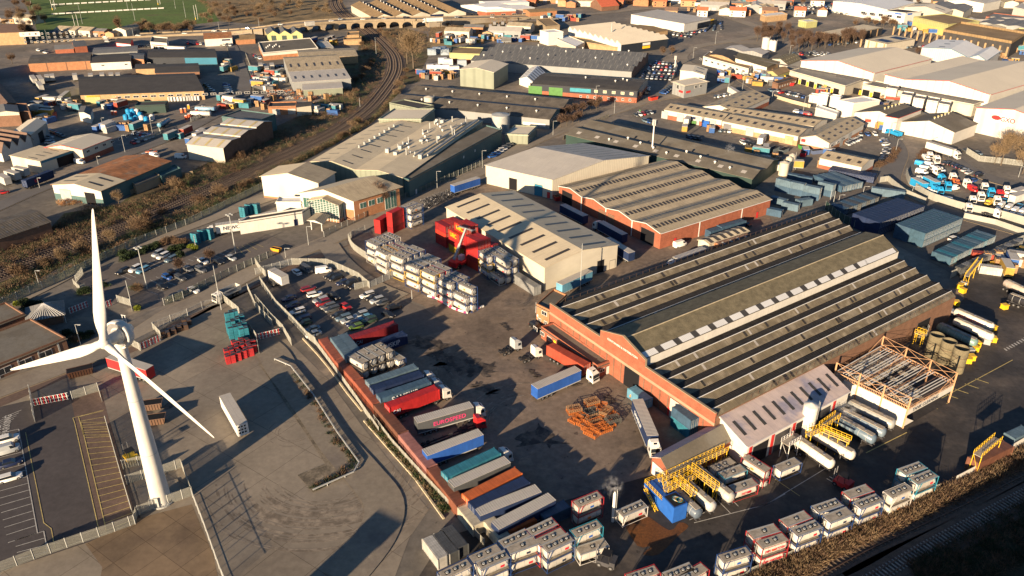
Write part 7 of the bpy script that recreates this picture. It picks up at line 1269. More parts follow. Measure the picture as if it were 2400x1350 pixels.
# open topped dark silos, IBCs, tubs, crates
for i, (x, y) in enumerate(((1640, 465), (1750, 520), (1858, 580))):
    p = W(23, x, y, 7); r = thing('open_silo', 'tall dark mossy open topped silo, '+['left', 'middle', 'right'][i]+' of three', 'silo', (p.x, p.y, 0)); m = MB(); n = 22; vs = [(R_*cos(2*pi*k/n), R_*sin(2*pi*k/n), z) for R_, z in ((1.8, 0), (1.8, 7), (1.62, 7), (1.62, 4)) for k in range(n)]
    m.add(vs, [(j*n+k, j*n+(k+1) % n, (j+1)*n+(k+1) % n, (j+1)*n+k) for j in range(3) for k in range(n)], 'roof_moss', True); m.add(vs[-n:], [tuple(range(n))], 'inside_shade'); m.obj('shell', r); m = MB(); [m.bar((0, 0, z), (0, 0, z+.12), 1.86, 'rail', n=n) for z in (2.2, 4.6)]; m.obj('hoops', r)
def mk_ibc():
    r = root('plastic_tub'); m = MB(); m.box(-.55, .55, -.5, .5, .15, 1.05, 'paint', .05, .05); m.obj('tub', r); m = MB(); m.box(-.6, .6, -.52, .52, 1.05, 1.2, 'paint'); m.obj('lid', r); m = MB(); [m.box(-.6, .6, y-.06, y+.06, 0, .15, 'chassis') for y in (-.4, 0, .4)]; m.obj('pallet', r); return r
IB = Proto(mk_ibc); i = 0
for rc, pts in ((23, [(1868, 40), (1835, 60), (1855, 100), (2120, 430), (2070, 550), (2122, 530), (1980, 570), (1962, 612), (1920, 635), (1900, 715), (1932, 690), (2222, 242), (1765, 295), (1800, 210)]), (13, [(2090, 1125), (2165, 1077), (2245, 1038), (2280, 1020), (2340, 990), (2125, 1105), (2310, 1003), (1870, 1275), (1830, 1300), (2380, 965)])):
    for x, y in pts: p = W(rc, x, y); IB.place(('yellow' if i % 4 else 'grey')+' plastic tub, '+ORD[i % 20]+(' along the hall side' if rc == 23 else ' along the pale corrugated fence')+(' far end' if i > 19 else ''), 'tub', p, random.uniform(0, 3), 'yellow and grey grit tubs', (.7, .42, .02) if i % 4 else (.3, .3, .3)); r_ = C.objects[-1]; i += 1
for o in C.objects:
    if o.name.startswith('plastic_tub'): o.scale = (1.5, 1.5, 1.35)
def mk_crates(nm, k, nx, ny, nz_):
    def f():
        r = root(nm); m = MB(); rnd = random.Random(nx*ny+nz_)
        for a in range(nx):
            for b in range(ny):
                h = nz_-rnd.choice([0, 0, 1]) if nz_ > 1 else 1
                for c in range(h):
                    x, y, z = a*1.25-nx*.62, b*1.05-ny*.52, c*.8
                    for t in range(4): m.box(x, x+1.15, y, y+.95, z+t*.19, z+t*.19+.13, k)
                    m.box(x+.08, x+1.07, y+.08, y+.87, z+.02, z+.72, 'dark_metal')
        m.obj('crates', r); return r
    return Proto(f)
mat('teal_plastic', (.03, .20, .27), .5, .2); mat('red_plastic', (.42, .03, .035), .5, .2); mat('timber', (.38, .23, .11), .8, .3)
TQ = mk_crates('crate_stack', 'teal_plastic', 2, 2, 5); RQ = mk_crates('crate_stack', 'red_plastic', 2, 2, 3); BQ = mk_crates('crate_stack', 'rail', 2, 2, 2); WQ = mk_crates('pallet_stack', 'timber', 2, 2, 4)
for i, (x, y) in enumerate(((2030, 340), (2065, 330), (2120, 370), (2040, 420), (2080, 400), (2140, 430), (2060, 470), (2105, 460), (2155, 480))): TQ.place('stack of teal plastic crates, '+ORD[i]+' of the heap by the gateway', 'crate stack', W(20, x, y+30), .5, 'heap of teal crate stacks', )
for i, (x, y) in enumerate(((2020, 640), (2060, 620), (2110, 600), (2160, 580), (2210, 560), (2030, 690), (2080, 670), (2130, 650), (2190, 630), (2220, 600), (2085, 565), (2150, 545))): RQ.place('stack of red plastic crates, '+ORD[i]+' of the heap below the teal ones', 'crate stack', W(20, x, y+15), .5, 'heap of red crate stacks')
for i, (x, y) in enumerate(((1455, 480), (1510, 455), (1560, 430), (1615, 415), (1645, 375))): BQ.place('stack of brown crates, '+ORD[i]+' from the left along the see-through fence', 'crate stack', W(20, x, y), .5)
for i, (x, y) in enumerate(((380, 830), (480, 850), (600, 830), (470, 810), (620, 870), (160, 880), (250, 700), (480, 885))): WQ.place('stack of timber pallets, '+ORD[i]+' in the yard beside the railway', 'pallet stack', W(1, x, y), .2*i, 'timber pallet stacks')
for i, (x, y, c) in enumerate(((1580, 810, 'teal_plastic'),)): pass
for i, (x, y) in enumerate(((1730, 900), (1790, 870), (1850, 860), (2150, 640), (2200, 615), (2260, 610))): TQ.place('heap of teal roll cages, '+ORD[i]+' along the white lettered lorry', 'cage stack', W(10, x, y+ (25 if i > 2 else 0)), -.35, 'teal roll cages by the white lorry')
# orange stillages
def mk_still():
    r = root('steel_stillage'); m = MB(); L, Wd, H = 3.2, 2.0, .75
    for x in (-L/2, L/2):
        for y in (-Wd/2, Wd/2): m.bar((x, y, 0), (x, y, H), .07, 'paint')
    for z in (.12, .42, H):
        for y in (-Wd/2, Wd/2): m.bar((-L/2, y, z), (L/2, y, z), .05, 'paint')
        for x in (-L/2, L/2): m.bar((x, -Wd/2, z), (x, Wd/2, z), .05, 'paint')
    for i in range(1, 6): x = -L/2+i*L/6; m.bar((x, -Wd/2, .12), (x, Wd/2, .12), .05, 'paint'); m.bar((x, -Wd/2, .12), (x, -Wd/2, H), .035, 'paint'); m.bar((x, Wd/2, .12), (x, Wd/2, H), .035, 'paint')
    m.obj('frame', r); m = MB(); [m.box(-L/2, L/2, y-.08, y+.08, -.0, .1, 'paint') for y in (-.6, .6)]; m.obj('skids', r); return r
SQ = Proto(mk_still); i = 0
for x, y, a, z, c in ((545, 1150, .3, 0, 0), (545, 1150, .3, .8, 1), (700, 1085, .4, 0, 0), (700, 1085, .4, .8, 1), (655, 1160, .4, 0, 2), (690, 1150, .5, 0, 2), (790, 1110, 1.3, 0, 0), (825, 1170, 1.0, 0, 0), (825, 1170, 1.0, .8, 1), (885, 1240, .4, 0, 2), (885, 1240, .4, .8, 2), (560, 1220, .8, 0, 0), (610, 1210, .8, 0, 0), (640, 1270, -.7, 0, 0), (680, 1310, -.7, 0, 0), (735, 1245, .5, 0, 0), (760, 1290, .5, 0, 0), (810, 1310, .5, 0, 0), (840, 1275, .5, 0, 0), (715, 1215, .5, 0, 1), (870, 1190, .6, 0, 0), (700, 1345, -.7, 0, 0)):
    p = W(22, x, y); SQ.place(['bright orange', 'dull orange', 'dark grey'][c]+' steel stillage, '+(ORD+['twenty first', 'twenty second'])[i]+' of the cluster in the yard', 'stillage', (p.x, p.y, z), a, 'orange and grey stillages clustered in the yard', [(.48, .15, .035), (.28, .17, .09), (.10, .10, .09)][c]); i += 1
# skips and bins near the turbine
def mk_skip():
    r = root('waste_skip'); m = MB(); m.hexa([(-2.6, -1, .2), (2.6, -1, .2), (2.6, 1, .2), (-2.6, 1, .2), (-3, -1.2, 1.9), (3, -1.2, 1.9), (3, 1.2, 1.9), (-3, 1.2, 1.9)], 'paint'); m.box(-2.85, 2.85, -1.08, 1.08, 1.86, 1.92, 'inside_shade')
    for i in range(9): x = -2.5+i*.62; m.hexa([(x, -1.1, .2), (x+.12, -1.1, .2), (x+.12, 1.1, .2), (x, 1.1, .2), (x, -1.3, 1.8), (x+.12, -1.3, 1.8), (x+.12, 1.3, 1.8), (x, 1.3, 1.8)], 'paint')
    m.obj('bin', r); m = MB(); [m.bar((-3.02, y, 1.92), (3.02, y, 1.92), .08, 'paint') for y in (-1.2, 1.2)]; m.obj('rim', r); return r
SK = Proto(mk_skip)
for rc, x, y, a, c, lb in ((20, 1320, 1120, .25, (.16, .10, .07), 'rusty grey skip behind the turbine tower, upper one'), (20, 1345, 1250, .25, (.15, .09, .06), 'rusty grey skip behind the turbine tower, lower one'), (20, 715, 820, .5, (.06, .03, .02), 'dark brown skip on the strip behind the barrier'), (12, 430, 520, .4, (.3, .02, .02), 'dark red skip at the brick warehouse corner'), (3, 330, 755, .2, (.5, .03, .03), 'red skip below the brown brick cabins'), (13, 455, 130, 1.2, (.5, .02, .03), 'red skip among the blue bins'), (13, 470, 70, .3, (.06, .25, .05), 'green skip by the white unit'), (13, 575, 115, .3, (.1, .13, .22), 'blue grey skip by the white unit'), (13, 200, 95, .8, (.1, .12, .13), 'grey skip lorry body, left one'), (13, 285, 105, .8, (.1, .12, .13), 'grey skip lorry body, right one'), (2, 1240, 880, .7, (.5, .05, .03), 'orange red skip by the timber fence'), (11, 180, 970, -.4, (.75, .35, .03), 'yellow skip by the green road fence')):
    o = SK.place(lb, 'skip', W(rc, x, y), a, None, c); o.scale = (.6,)*3 if 'green road' in lb else (1, 1, 1)
# chemical drums & portable toilets in the upper left
def mk_toilet():
    r = root('portable_toilet'); m = MB(); m.box(-.55, .55, -.55, .55, 0, 2.1, 'paint'); m.obj('cabin', r); m = MB(); m.box(-.6, .6, -.6, .6, 2.1, 2.3, 'signwhite', .15, .15); m.obj('roof', r); return r
TT = Proto(mk_toilet); i = 0
for x, y, c in [(1640+k*24, 1050-k*14, (.55, .10, .04)) for k in range(7)]+[(1600, 990, (.55, .12, .04)), (1630, 985, (.55, .12, .04)), (1660, 955, (.6, .3, .03)), (990, 1010, (.5, .1, .05)), (1020, 1012, (.5, .1, .05))]+[(1490+k*26, 890-k*1, (.5, .5, .48)) for k in range(11)]: TT.place(('pale' if c[1] > .4 else 'orange')+' portable toilet, '+(ORD+['twenty first', 'twenty second', 'twenty third', 'twenty fourth'])[i]+' in the hire yard', 'portable toilet', W(0, x, y), .2*i, 'portable toilets in the hire yard', c); i += 1
DR = Proto(lambda: (lambda r: (MB().bar((0, 0, 0), (0, 0, 2.4), 1.3, 'paint', n=12).obj('drum', r), MB().bar((0, 0, 2.4), (0, 0, 2.8), 1.1, 'paint', .4, 12).obj('lid', r), r)[-1])(root('storage_drum')))
i = 0
for x, y in ((1110, 1050), (1140, 1030), (1180, 1020), (1210, 1000), (1235, 1030), (1200, 1060), (1160, 1075), (1250, 1060), (1290, 1070), (1130, 1000), (1170, 1000), (1340, 1050)): DR.place(('white' if i % 4 == 3 else 'bright blue')+' storage drum, '+ORD[i]+' in the hire yard heap', 'drum', W(0, x, y), 0, 'blue and white drums in the hire yard', (.6, .6, .58) if i % 4 == 3 else (.02, .25, .5)); i += 1
for i, (a, b, rc, cl) in enumerate((((1390, 1085), (1480, 1030), 0, (.12, .3, .42)), ((1720, 935), (1880, 940), 0, (.2, .35, .5)), ((1690, 975), (1830, 980), 0, (.6, .6, .56)))):
    A, B = W(rc, *a, 3.3), W(rc, *b, 3.3); d = B-A; RT.place(['pale blue', 'blue silver', 'white'][i]+' long tank trailer in the hire yard', 'road tanker', ((A+B).x/2, (A+B).y/2, 0), atan2(d.y, d.x), None, None, {'tank': cl})
# white wrapped crates north yard
BX = Proto(lambda: (lambda r: (MB().box(-3, 3, -2, 2, 0, 4, 'paint', .1, .1).obj('wrapped_load', r), MB().box(-3.05, 3.05, -2.05, 2.05, 1.9, 2.05, 'galv').obj('band', r), r)[-1])(root('wrapped_crate')))
for i, (x, y) in enumerate(((1540, 610), (1600, 610), (1660, 610), (1745, 625), (1690, 560), (1640, 550), (1545, 470), (1590, 455), (1640, 450), (1660, 470), (1810, 570))): BX.place(('white' if i < 6 else 'silvery')+' wrapped crate, '+ORD[i]+' in the yard by the bare poplar', 'crate', W(1, x, y+10), .15, 'wrapped crates in the yard by the poplar', (.6, .58, .55) if i < 6 else (.3, .36, .42))
# substation frames
for i in range(7):
    p = W(1, 2060+i*36, 240-(i % 2)*25); r = thing('substation_frame', 'rusty substation frame, '+ORD[i]+' from the left', 'substation frame', p, 0, 'electricity substation frames'); m = MB(); m.bar((0, 0, 0), (0, 0, 8), .3, 'rail'); m.bar((-2, 0, 7), (2, 0, 7), .25, 'rail'); m.obj('steelwork', r); m = MB(); m.box(-1.2, 1.2, -1, 1, 0, 2.4, 'steel'); m.obj('transformer', r)
# ------------------------------------------------------------------ yellow gantries, blue stair box, lattice arm, machines
def gantry(label, rc, a, b, h=3.6, wd=1.3, name='access_gantry', legs=4, k='yellow'):
    A, B = W(rc, *a, h), W(rc, *b, h); d = B-A; L = d.length; r = thing(name, label, 'gantry', (A.x, A.y, 0), atan2(d.y, d.x)); m = MB(); m.box(0, L, -wd/2, wd/2, h-.12, h, 'walkway'); m.obj('deck', r)
    for s in (-1, 1):
        m = MB(); y = s*wd/2; [m.bar((0, y, h+z), (L, y, h+z), .05, k) for z in (.05, .55, 1.1)]; n = int(L/1.2)+1; [m.bar((i*L/n, y, h), (i*L/n, y, h+1.1), .05, k) for i in range(n+1)]; m.obj('handrail', r)
    for i in range(legs): x = .3+(L-.6)*i/max(1, legs-1); m = MB(); [m.bar((x, s*wd/2, 0), (x, s*wd/2, h), .08, k) for s in (-1, 1)]; m.bar((x, -wd/2, 1), (x, wd/2, h-.2), .04, k); m.obj('leg', r)
    return r
gantry('long yellow gantry along the eaves of the low brick building', 32, (1300, 510), (1880, 235), 3.6, legs=7); gantry('yellow gantry over the pair of long grey tankers', 32, (1560, 400), (1800, 580), 3.8, legs=4); gantry('yellow gantry branch at the left of the tank bays', 32, (1350, 600), (1600, 470), 3.6, legs=3); gantry('yellow gantry over the dark blue framed tanker', 32, (1440, 500), (1600, 640), 3.8, legs=3)
gantry('yellow gantry along the white tanker before the wash bay', 33, (610, 60), (870, 170), 4.4, legs=4); gantry('yellow gantry above the blue grey tankers', 33, (620, 40), (760, -60), 4.4, legs=3); gantry('yellow frame with hose arms over the wash bay tanker', 33, (500, 110), (620, 60), 4.4, legs=2); gantry('yellow steps platform by the pale corrugated fence', 13, (1900, 1190), (2010, 1050), 3.4, legs=3)
gantry('pale scaffold tower with railings by the wash bay doors', 33, (300, 190), (400, 130), 4.2, 2, legs=2, k='signwhite'); gantry('yellow lattice loading arm over the brown container', 33, (1990, 290), (2170, 140), 5.0, 1.6, legs=2); gantry('yellow maintenance cage by the dark silos', 23, (1450, 440), (1530, 470), 3.4, 1.6, legs=2)
tank('white vertical vessel with red cage by the wash bay doors', 33, (475, 120), 1.6, 8.5, 'tank_white', 'wash_vessel', 'tank'); tank('small round moss green tank by the hall side', 23, (1485, 480), 1.5, 2.6, 'roof_moss'); tank('thin white chimney beside the steaming tank', 32, (885, 870), .3, 7, 'signwhite', 'chimney', 'chimney')
p = W(32, 1415, 780); r = thing('stair_cabin', 'bright blue two storey steel cabin with yellow stairs and railings', 'cabin', p, radians(52)); m = MB(); m.box(-1.2, 3.2, -2.6, 1.2, 0, 4.6, 'blue'); m.box(-.9, 2.9, -2.3, .9, 4.6, 4.66, 'black'); r.scale = (.85,)*3; m.obj('cabin_box', r); m = MB(); m.box(-8.2, -1.2, -2.6, 1.8, 0, 3.2, 'blue'); m.obj('lower_box', r); m = MB()
r.rotation_euler.z = atan2((W(32, 1190, 600)-W(32, 1420, 840)).y, (W(32, 1190, 600)-W(32, 1420, 840)).x)+pi
for z in (3.3, 3.8, 4.3): m.bar((-8.2, -2.5, z), (-1.2, -2.5, z), .05, 'yellow'); m.bar((-8.2, 1.7, z), (-1.2, 1.7, z), .05, 'yellow'); m.bar((-8.2, -2.5, z), (-8.2, 1.7, z), .05, 'yellow')
for i in range(8): m.bar((-8.2+i, -2.5, 3.2), (-8.2+i, -2.5, 4.3), .05, 'yellow'); m.bar((-8.2+i, 1.7, 3.2), (-8.2+i, 1.7, 4.3), .05, 'yellow')
m.obj('railing', r); m = MB(); m.bar((-6.5, -3.2, 3.2), (-1.5, -3.2, .2), .1, 'yellow'); m.bar((-6.5, -4, 3.2), (-1.5, -4, .2), .1, 'yellow'); m.bar((-6.5, -4, 4.2), (-1.5, -4, 1.2), .06, 'yellow'); [m.box(-6.4+i*.55, -6.1+i*.55, -4, -3.2, 3.1-i*.33, 3.16-i*.33, 'yellow') for i in range(9)]; m.obj('stairs', r)
m = MB()
for i in range(5): a0 = [(.8+.8*cos(t*.5)+i*.25, -.4+.8*sin(t*.5)+.1*i, 4.75+.03*i) for t in range(14)]; [m.bar(u, v, .05, ['teal', 'signwhite', 'signwhite', 'yellow', 'teal'][i]) for u, v in zip(a0, a0[1:])]
m.obj('hoses', r)
# reach stacker
A = W(11, 1800, 1090); r = thing('reach_stacker', 'dark red reach stacker with long grey boom raised to the red stack', 'reach stacker', A); tip = W(11, 1845, 770, 10.8)-A; lo_ = W(11, 1690, 1020, 4)-A; dr = Vector((tip.x-lo_.x, tip.y-lo_.y, 0)).normalized(); r.rotation_euler.z = 0; sd_ = Vector((-dr.y, dr.x, 0))
def BX3(m, c, l, w_, z0, z1, k, sh=0): c = Vector(c); m.hexa([c+dr*a+sd_*b+Vector((0, 0, z)) for z in (z0, z1) for a, b in ((-l, -w_), (l, -w_), (l, w_), (-l, w_))], k)
m = MB(); BX3(m, (0, 0, 0), 3.8, 1.6, .8, 1.8, 'red'); BX3(m, -dr*3, 1.2, 1.6, .8, 2.5, 'red'); m.obj('body', r); m = MB(); BX3(m, dr*.4, .9, .7, 1.8, 3.4, 'signwhite'); BX3(m, dr*.45, .92, .6, 2.3, 3.2, 'glass'); m.obj('cab', r)
m = MB(); b_ = lo_; m.bar(-dr*3.2+Vector((0, 0, 3)), -dr*3.2+(tip+dr*3.2-Vector((0, 0, 3)))*.5+Vector((0, 0, 3)), .55, 'galv'); m.bar(-dr*3.2+(tip+dr*3.2-Vector((0, 0, 3)))*.45+Vector((0, 0, 3)), tip, .4, 'galv'); m.obj('boom', r); m = MB(); m.bar(tip-sd_*3, tip+sd_*3, .3, 'steel'); m.bar(tip-sd_*3-dr, tip-sd_*3+dr, .2, 'steel'); m.bar(tip+sd_*3-dr, tip+sd_*3+dr, .2, 'steel'); m.obj('spreader', r)
for a in (-2.6, 2.4):
    for s in (-1.6, 1.6): m = MB(); c = dr*a+sd_*s+Vector((0, 0, .8)); m.bar(c-sd_*.35, c+sd_*.35, .8, 'rubber', n=12); m.obj('wheel', r)
def machine(label, rc, x, y, col, name='forklift'):
    p = W(rc, x, y); r = thing(name, label, 'forklift', p, random.uniform(0, 3)); m = MB(); m.box(-1.8, 1.6, -1.1, 1.1, .5, 1.4, col); m.box(-1.8, -.8, -1.1, 1.1, 1.4, 1.9, col); m.obj('body', r); m = MB(); [m.bar((a, b, 1.4), (a*.8, b, 2.9), .07, 'black') for a in (-.7, .9) for b in (-.8, .8)]; m.box(-.8, .9, -.9, .9, 2.9, 3, 'black'); m.obj('cab_frame', r)
    m = MB(); [m.bar((1.9, y_, .1), (1.9, y_, 3.8), .1, 'steel') for y_ in (-.5, .5)]; m.box(1.9, 3.2, -.6, -.4, .1, .2, 'steel'); m.box(1.9, 3.2, .4, .6, .1, .2, 'steel'); m.obj('mast', r); wheels(r, [(a, b) for a in (-1.1, 1.1) for b in (-1, 1)], .45 if 0 else .5); return r
machine('red forklift working in the shadow of the tank yard', 33, 800, 560, 'red'); machine('dark forklift near the low ground tank', 32, 830, 1250, 'dark_metal'); machine('yellow machine parked by the turbine fence', 30, 1160, 340, 'yellow'); machine('small red and yellow machine beside the field of poles, far yard', 2, 1600, 1090, 'green')
# safety hose and pipe rails, island guard rail
P = smooth(WP(21, [(1510, 125), (1600, 150), (1700, 215), (1780, 250), (1865, 275)], .25), 4); r = thing('water_barrier', 'pink and white water filled barrier curving in front of the tanks', 'barrier', P[0]); m = MB()
for a, b in zip(P, P[1:]): m.bar(a-P[0], b-P[0], .35, 'signwhite' if len(m.f) % 24 < 12 else 'letters_pink', n=6)
m.obj('segments', r); P = WP(21, [(1925, 238), (2000, 215)], .25); r = thing('water_barrier', 'short separate pink and white barrier piece beside the tank column', 'barrier', P[0]); m = MB(); m.bar((0, 0, 0), P[1]-P[0], .35, 'signwhite', n=6); m.obj('segments', r); m = MB(); m.bar((P[1]-P[0])*.3, (P[1]-P[0])*.5, .36, 'letters_pink', n=6); m.obj('stripe', r)
P = WP(47, [(1080, 92), (1215, 150), (1400, 385), (1600, 700), (1785, 955), (1740, 1035), (1400, 1185)]); r = thing('guard_rail', 'long grey guard rail round the rough concrete island', 'guard rail', P[0]); m = MB()
for a, b in zip(P, P[1:]): m.bar(a-P[0]+Vector((0, 0, .7)), b-P[0]+Vector((0, 0, .7)), .17, 'galv')
m.obj('rail', r)
for p in resample(P, 4): m = MB(); m.box(-.08, .08, -.08, .08, 0, .75, 'galv'); o = m.obj('post', r); o.location = p-P[0]
P = WP(21, [(410, 500), (540, 640), (640, 760), (800, 980), (930, 1140)]); Q_ = WP(31, [(950, -10), (1100, 160), (1250, 330), (1400, 500), (1650, 850)]); 
for PP, lb in ((P, 'pale kerb edge at the foot of the wall fence, upper half'), (Q_, 'pale kerb edge at the foot of the wall fence, lower half')): r = thing('kerb_edge', lb, 'kerb', PP[0]); m = MB(); strip(m, [p-PP[0] for p in PP], -.2, .2, .35, 'conc_edge', 0); m.obj('kerb_stones', r)
# steam
mv = bpy.data.materials.new('steam'); mv.use_nodes = True; t_ = mv.node_tree; t_.nodes.remove(t_.nodes['Principled BSDF']); pv = t_.nodes.new('ShaderNodeVolumePrincipled'); pv.inputs['Color'].default_value = (1, 1, 1, 1); nn = t_.nodes.new('ShaderNodeTexNoise'); nn.inputs['Scale'].default_value = 1.1; nn.inputs['Detail'].default_value = 4; rp = t_.nodes.new('ShaderNodeMapRange'); rp.inputs[1].default_value = .5; rp.inputs[2].default_value = .72; rp.inputs[3].default_value = 0; rp.inputs[4].default_value = .5
tc_ = t_.nodes.new('ShaderNodeTexCoord'); t_.links.new(tc_.outputs['Object'], nn.inputs[0]); t_.links.new(nn.outputs[0], rp.inputs[0]); gr = t_.nodes.new('ShaderNodeVectorMath'); gr.operation = 'LENGTH'; t_.links.new(tc_.outputs['Object'], gr.inputs[0]); fr = t_.nodes.new('ShaderNodeMapRange'); fr.inputs[1].default_value = .6; fr.inputs[2].default_value = 2.6; fr.inputs[3].default_value = 1; fr.inputs[4].default_value = 0; t_.links.new(gr.outputs['Value'], fr.inputs[0]); ml = t_.nodes.new('ShaderNodeMath'); ml.operation = 'MULTIPLY'; t_.links.new(rp.outputs[0], ml.inputs[0]); t_.links.new(fr.outputs[0], ml.inputs[1]); t_.links.new(ml.outputs[0], pv.inputs['Density']); t_.links.new(pv.outputs[0], t_.nodes['Material Output'].inputs['Volume']); MATS['steam'] = mv
for rc, x, y, h, sc, lb in ((32, 890, 570, 5, (2.4, 2.4, 3.2), 'thin steam rising from the open white tank'), (23, 850, 1120, 5, (3.4, 2.4, 2.4), 'thin steam drifting beside the wash bay roof'), (12, 1915, 70, 8, (3, 3, 3.4), 'thin steam from the dark works roof')):
    p = W(rc, x, y, h); m = MB(); m.sphere((0, 0, 0), *sc, 'steam', 14, 9); o = m.obj('steam_cloud'); o.location = p; tag(o, lb, 'steam'); struct(o, 'stuff')
# a person
def person(label, p, top, leg, arm_out=.25):
    me = bpy.data.meshes.new('person'); V = [(0, 0, .95), (0, 0, 1.2), (0, 0, 1.42), (0, 0, 1.52), (0, .01, 1.64), (0, 0, 1.76), (.1, 0, .9), (.12, .03, .5), (.12, 0, .06), (.12, .14, .03), (-.1, 0, .9), (-.12, -.05, .5), (-.12, -.1, .06), (-.12, .04, .03), (.2, 0, 1.42), (.2+arm_out, .03, 1.15), (.2+arm_out*.9, .22, .98), (-.2, 0, 1.42), (-.24, 0, 1.12), (-.25, .12, .88)]
    E = [(0, 1), (1, 2), (2, 3), (3, 4), (4, 5), (0, 6), (6, 7), (7, 8), (8, 9), (0, 10), (10, 11), (11, 12), (12, 13), (2, 14), (14, 15), (15, 16), (2, 17), (17, 18), (18, 19)]
    R_ = [.15, .15, .17, .06, .1, .07, .1, .07, .05, .04, .1, .07, .05, .04, .07, .05, .035, .07, .05, .035]
    me.from_pydata(V, E, []); o = bpy.data.objects.new('person', me); C.objects.link(o); sk_ = o.modifiers.new('skin', 'SKIN'); o.modifiers.new('sub', 'SUBSURF').levels = 1
    if not me.skin_vertices: me.attributes.new if 0 else None
    dg = None
    try:
        for i, q in enumerate(R_): me.skin_vertices[0].data[i].radius = (q, q)
        me.skin_vertices[0].data[0].use_root = True
    except Exception: pass
    dg = bpy.context.evaluated_depsgraph_get(); ev = o.evaluated_get(dg); nm = bpy.data.meshes.new_from_object(ev); bpy.data.objects.remove(o)
    nm.materials.clear(); [nm.materials.append(MATS[k]) for k in (top, leg, 'skin')]
    for f in nm.polygons: f.material_index = 1 if f.center.z < .95 else 2 if f.center.z > 1.5 else 0; f.use_smooth = True
    r = bpy.data.objects.new('person', nm); C.objects.link(r); r.location = p; tag(r, label, 'person'); return r
mat('skin', (.45, .27, .19), .6, .05); mat('hi_vis', (.80, .22, .05), .6, .1)
person('person in orange work jacket at the rear of the blue curtain trailer', W(45, 1187, 1065), 'hi_vis', 'navy'); person('person in pale orange clothes beside the blue container at the hall', W(22, 1040, 1040), 'hi_vis', 'dark_metal'); person('person in yellow jacket on the ground behind the grey lettered lorry', W(21, 1820, 1250), 'yellow', 'dark_metal')
# ------------------------------------------------------------------ vegetation
def twigs(m, rnd, c, R, n, k, L=(.5, 1.3), w=.05, flat=1.0):
    for _ in range(n):
        while 1:
            p = Vector((rnd.uniform(-1, 1), rnd.uniform(-1, 1), rnd.uniform(-1, 1)))
            if p.length < 1: break
        q = Vector((c[0]+p.x*R[0], c[1]+p.y*R[1], c[2]+p.z*R[2])); d = Vector((p.x+rnd.uniform(-.6, .6), p.y+rnd.uniform(-.6, .6), abs(p.z)*.6+rnd.uniform(.1, 1.1)))
        d.normalize(); l = rnd.uniform(*L); s = d.cross(Vector((rnd.uniform(-1, 1), rnd.uniform(-1, 1), rnd.uniform(-1, 1)))); s = s.normalized()*w*rnd.uniform(.6, 1.6) if s.length > .01 else Vector((w, 0, 0))
        m.add([q-s, q+s, q+d*l], [(0, 1, 2)], k)
def mk_tree(seed, H, R, tw='twig', bark='bark', shape='round', dens=1.0, tr=.25):
    def f():
        rnd = random.Random(seed); r = root('bare_tree'); t = MB(); c = MB(); tips = []
        def br(p, d, l, q, dep):
            e = p+d*l; t.bar(p, e, q, bark, q*.65, 5)
            if dep == 0: tips.append(e); return
            for i in range(rnd.choice([2, 3, 3])):
                v = Vector((rnd.uniform(-1, 1), rnd.uniform(-1, 1), rnd.uniform(-.1, .8))); nd = (d*(1.5 if shape == 'round' else 3.2)+v).normalized(); br(e, nd, l*rnd.uniform(.6, .82), q*.6, dep-1)
            tips.append(e)
        br(Vector((0, 0, 0)), Vector((0, 0, 1)), H*.25, tr, 4); t.obj('trunk', r)
        for e in tips:
            if e.z > H*.25: twigs(c, rnd, e, (R*.28, R*.28, H*.1), int(26*dens), tw, (H*.05, H*.13), .045 if H < 12 else .07)
        twigs(c, rnd, (0, 0, H*.62), (R*.8, R*.8, H*.32), int(500*dens), tw, (H*.05, H*.14), .05); c.obj('crown', r); return r
    return Proto(f)
def mk_bush(seed, R, H, ks, n=900, leafy=False, nm='bush'):
    def f():
        rnd = random.Random(seed); r = root(nm); t = MB(); c = MB()
        for i in range(7): a = rnd.uniform(0, 6.3); t.bar((0, 0, 0), (R*.5*cos(a), R*.5*sin(a), H*.6), .05, 'bark', .02)
        t.obj('stems', r)
        for i in range(7):
            a = rnd.uniform(0, 6.3); q = rnd.uniform(0, .6)*R; z = rnd.uniform(.35, .65)*H
            twigs(c, rnd, (q*cos(a), q*sin(a), z), (R*.55, R*.55, H*.36), n//7, rnd.choice(ks), (.18, .4) if leafy else (.3, .9), .12 if leafy else .045)
        c.obj('foliage', r); return r
    return Proto(f)
T1 = mk_tree(1, 9, 4); T2 = mk_tree(2, 11, 4.5, 'twig_pale'); T3 = mk_tree(3, 16, 3.2, 'twig', shape='up', dens=1.2); T4 = mk_tree(4, 20, 7, 'twig_pale', 'bark', 'up', 1.6, .5); T5 = mk_tree(5, 11, 3, 'twig_red', 'bark_pale', 'round', 1.0, .2); T6 = mk_tree(6, 5, 2.2, 'twig_red', dens=.6, tr=.1)
B1 = mk_bush(11, 2.6, 2.6, ['twig', 'twig_red', 'twig']); B2 = mk_bush(12, 2.4, 2.4, ['twig_pale', 'twig', 'leaf']); B3 = mk_bush(13, 2.2, 2.0, ['leaf', 'leaf_dark'], 1100, True); B4 = mk_bush(14, 1.6, 1.8, ['leaf_lime', 'leaf_lime', 'leaf'], 1100, True); B5 = mk_bush(15, 3.4, 3.6, ['twig_pale', 'twig'], 1300)
tn = 0
def tree(P, rc, x, y, label, cat='tree', s=1.0, g=None):
    p = W(rc, x, y); o = P.place(label, cat, p, random.uniform(0, 6), g); o.scale = (s, s, s*random.uniform(.92, 1.1)); return o
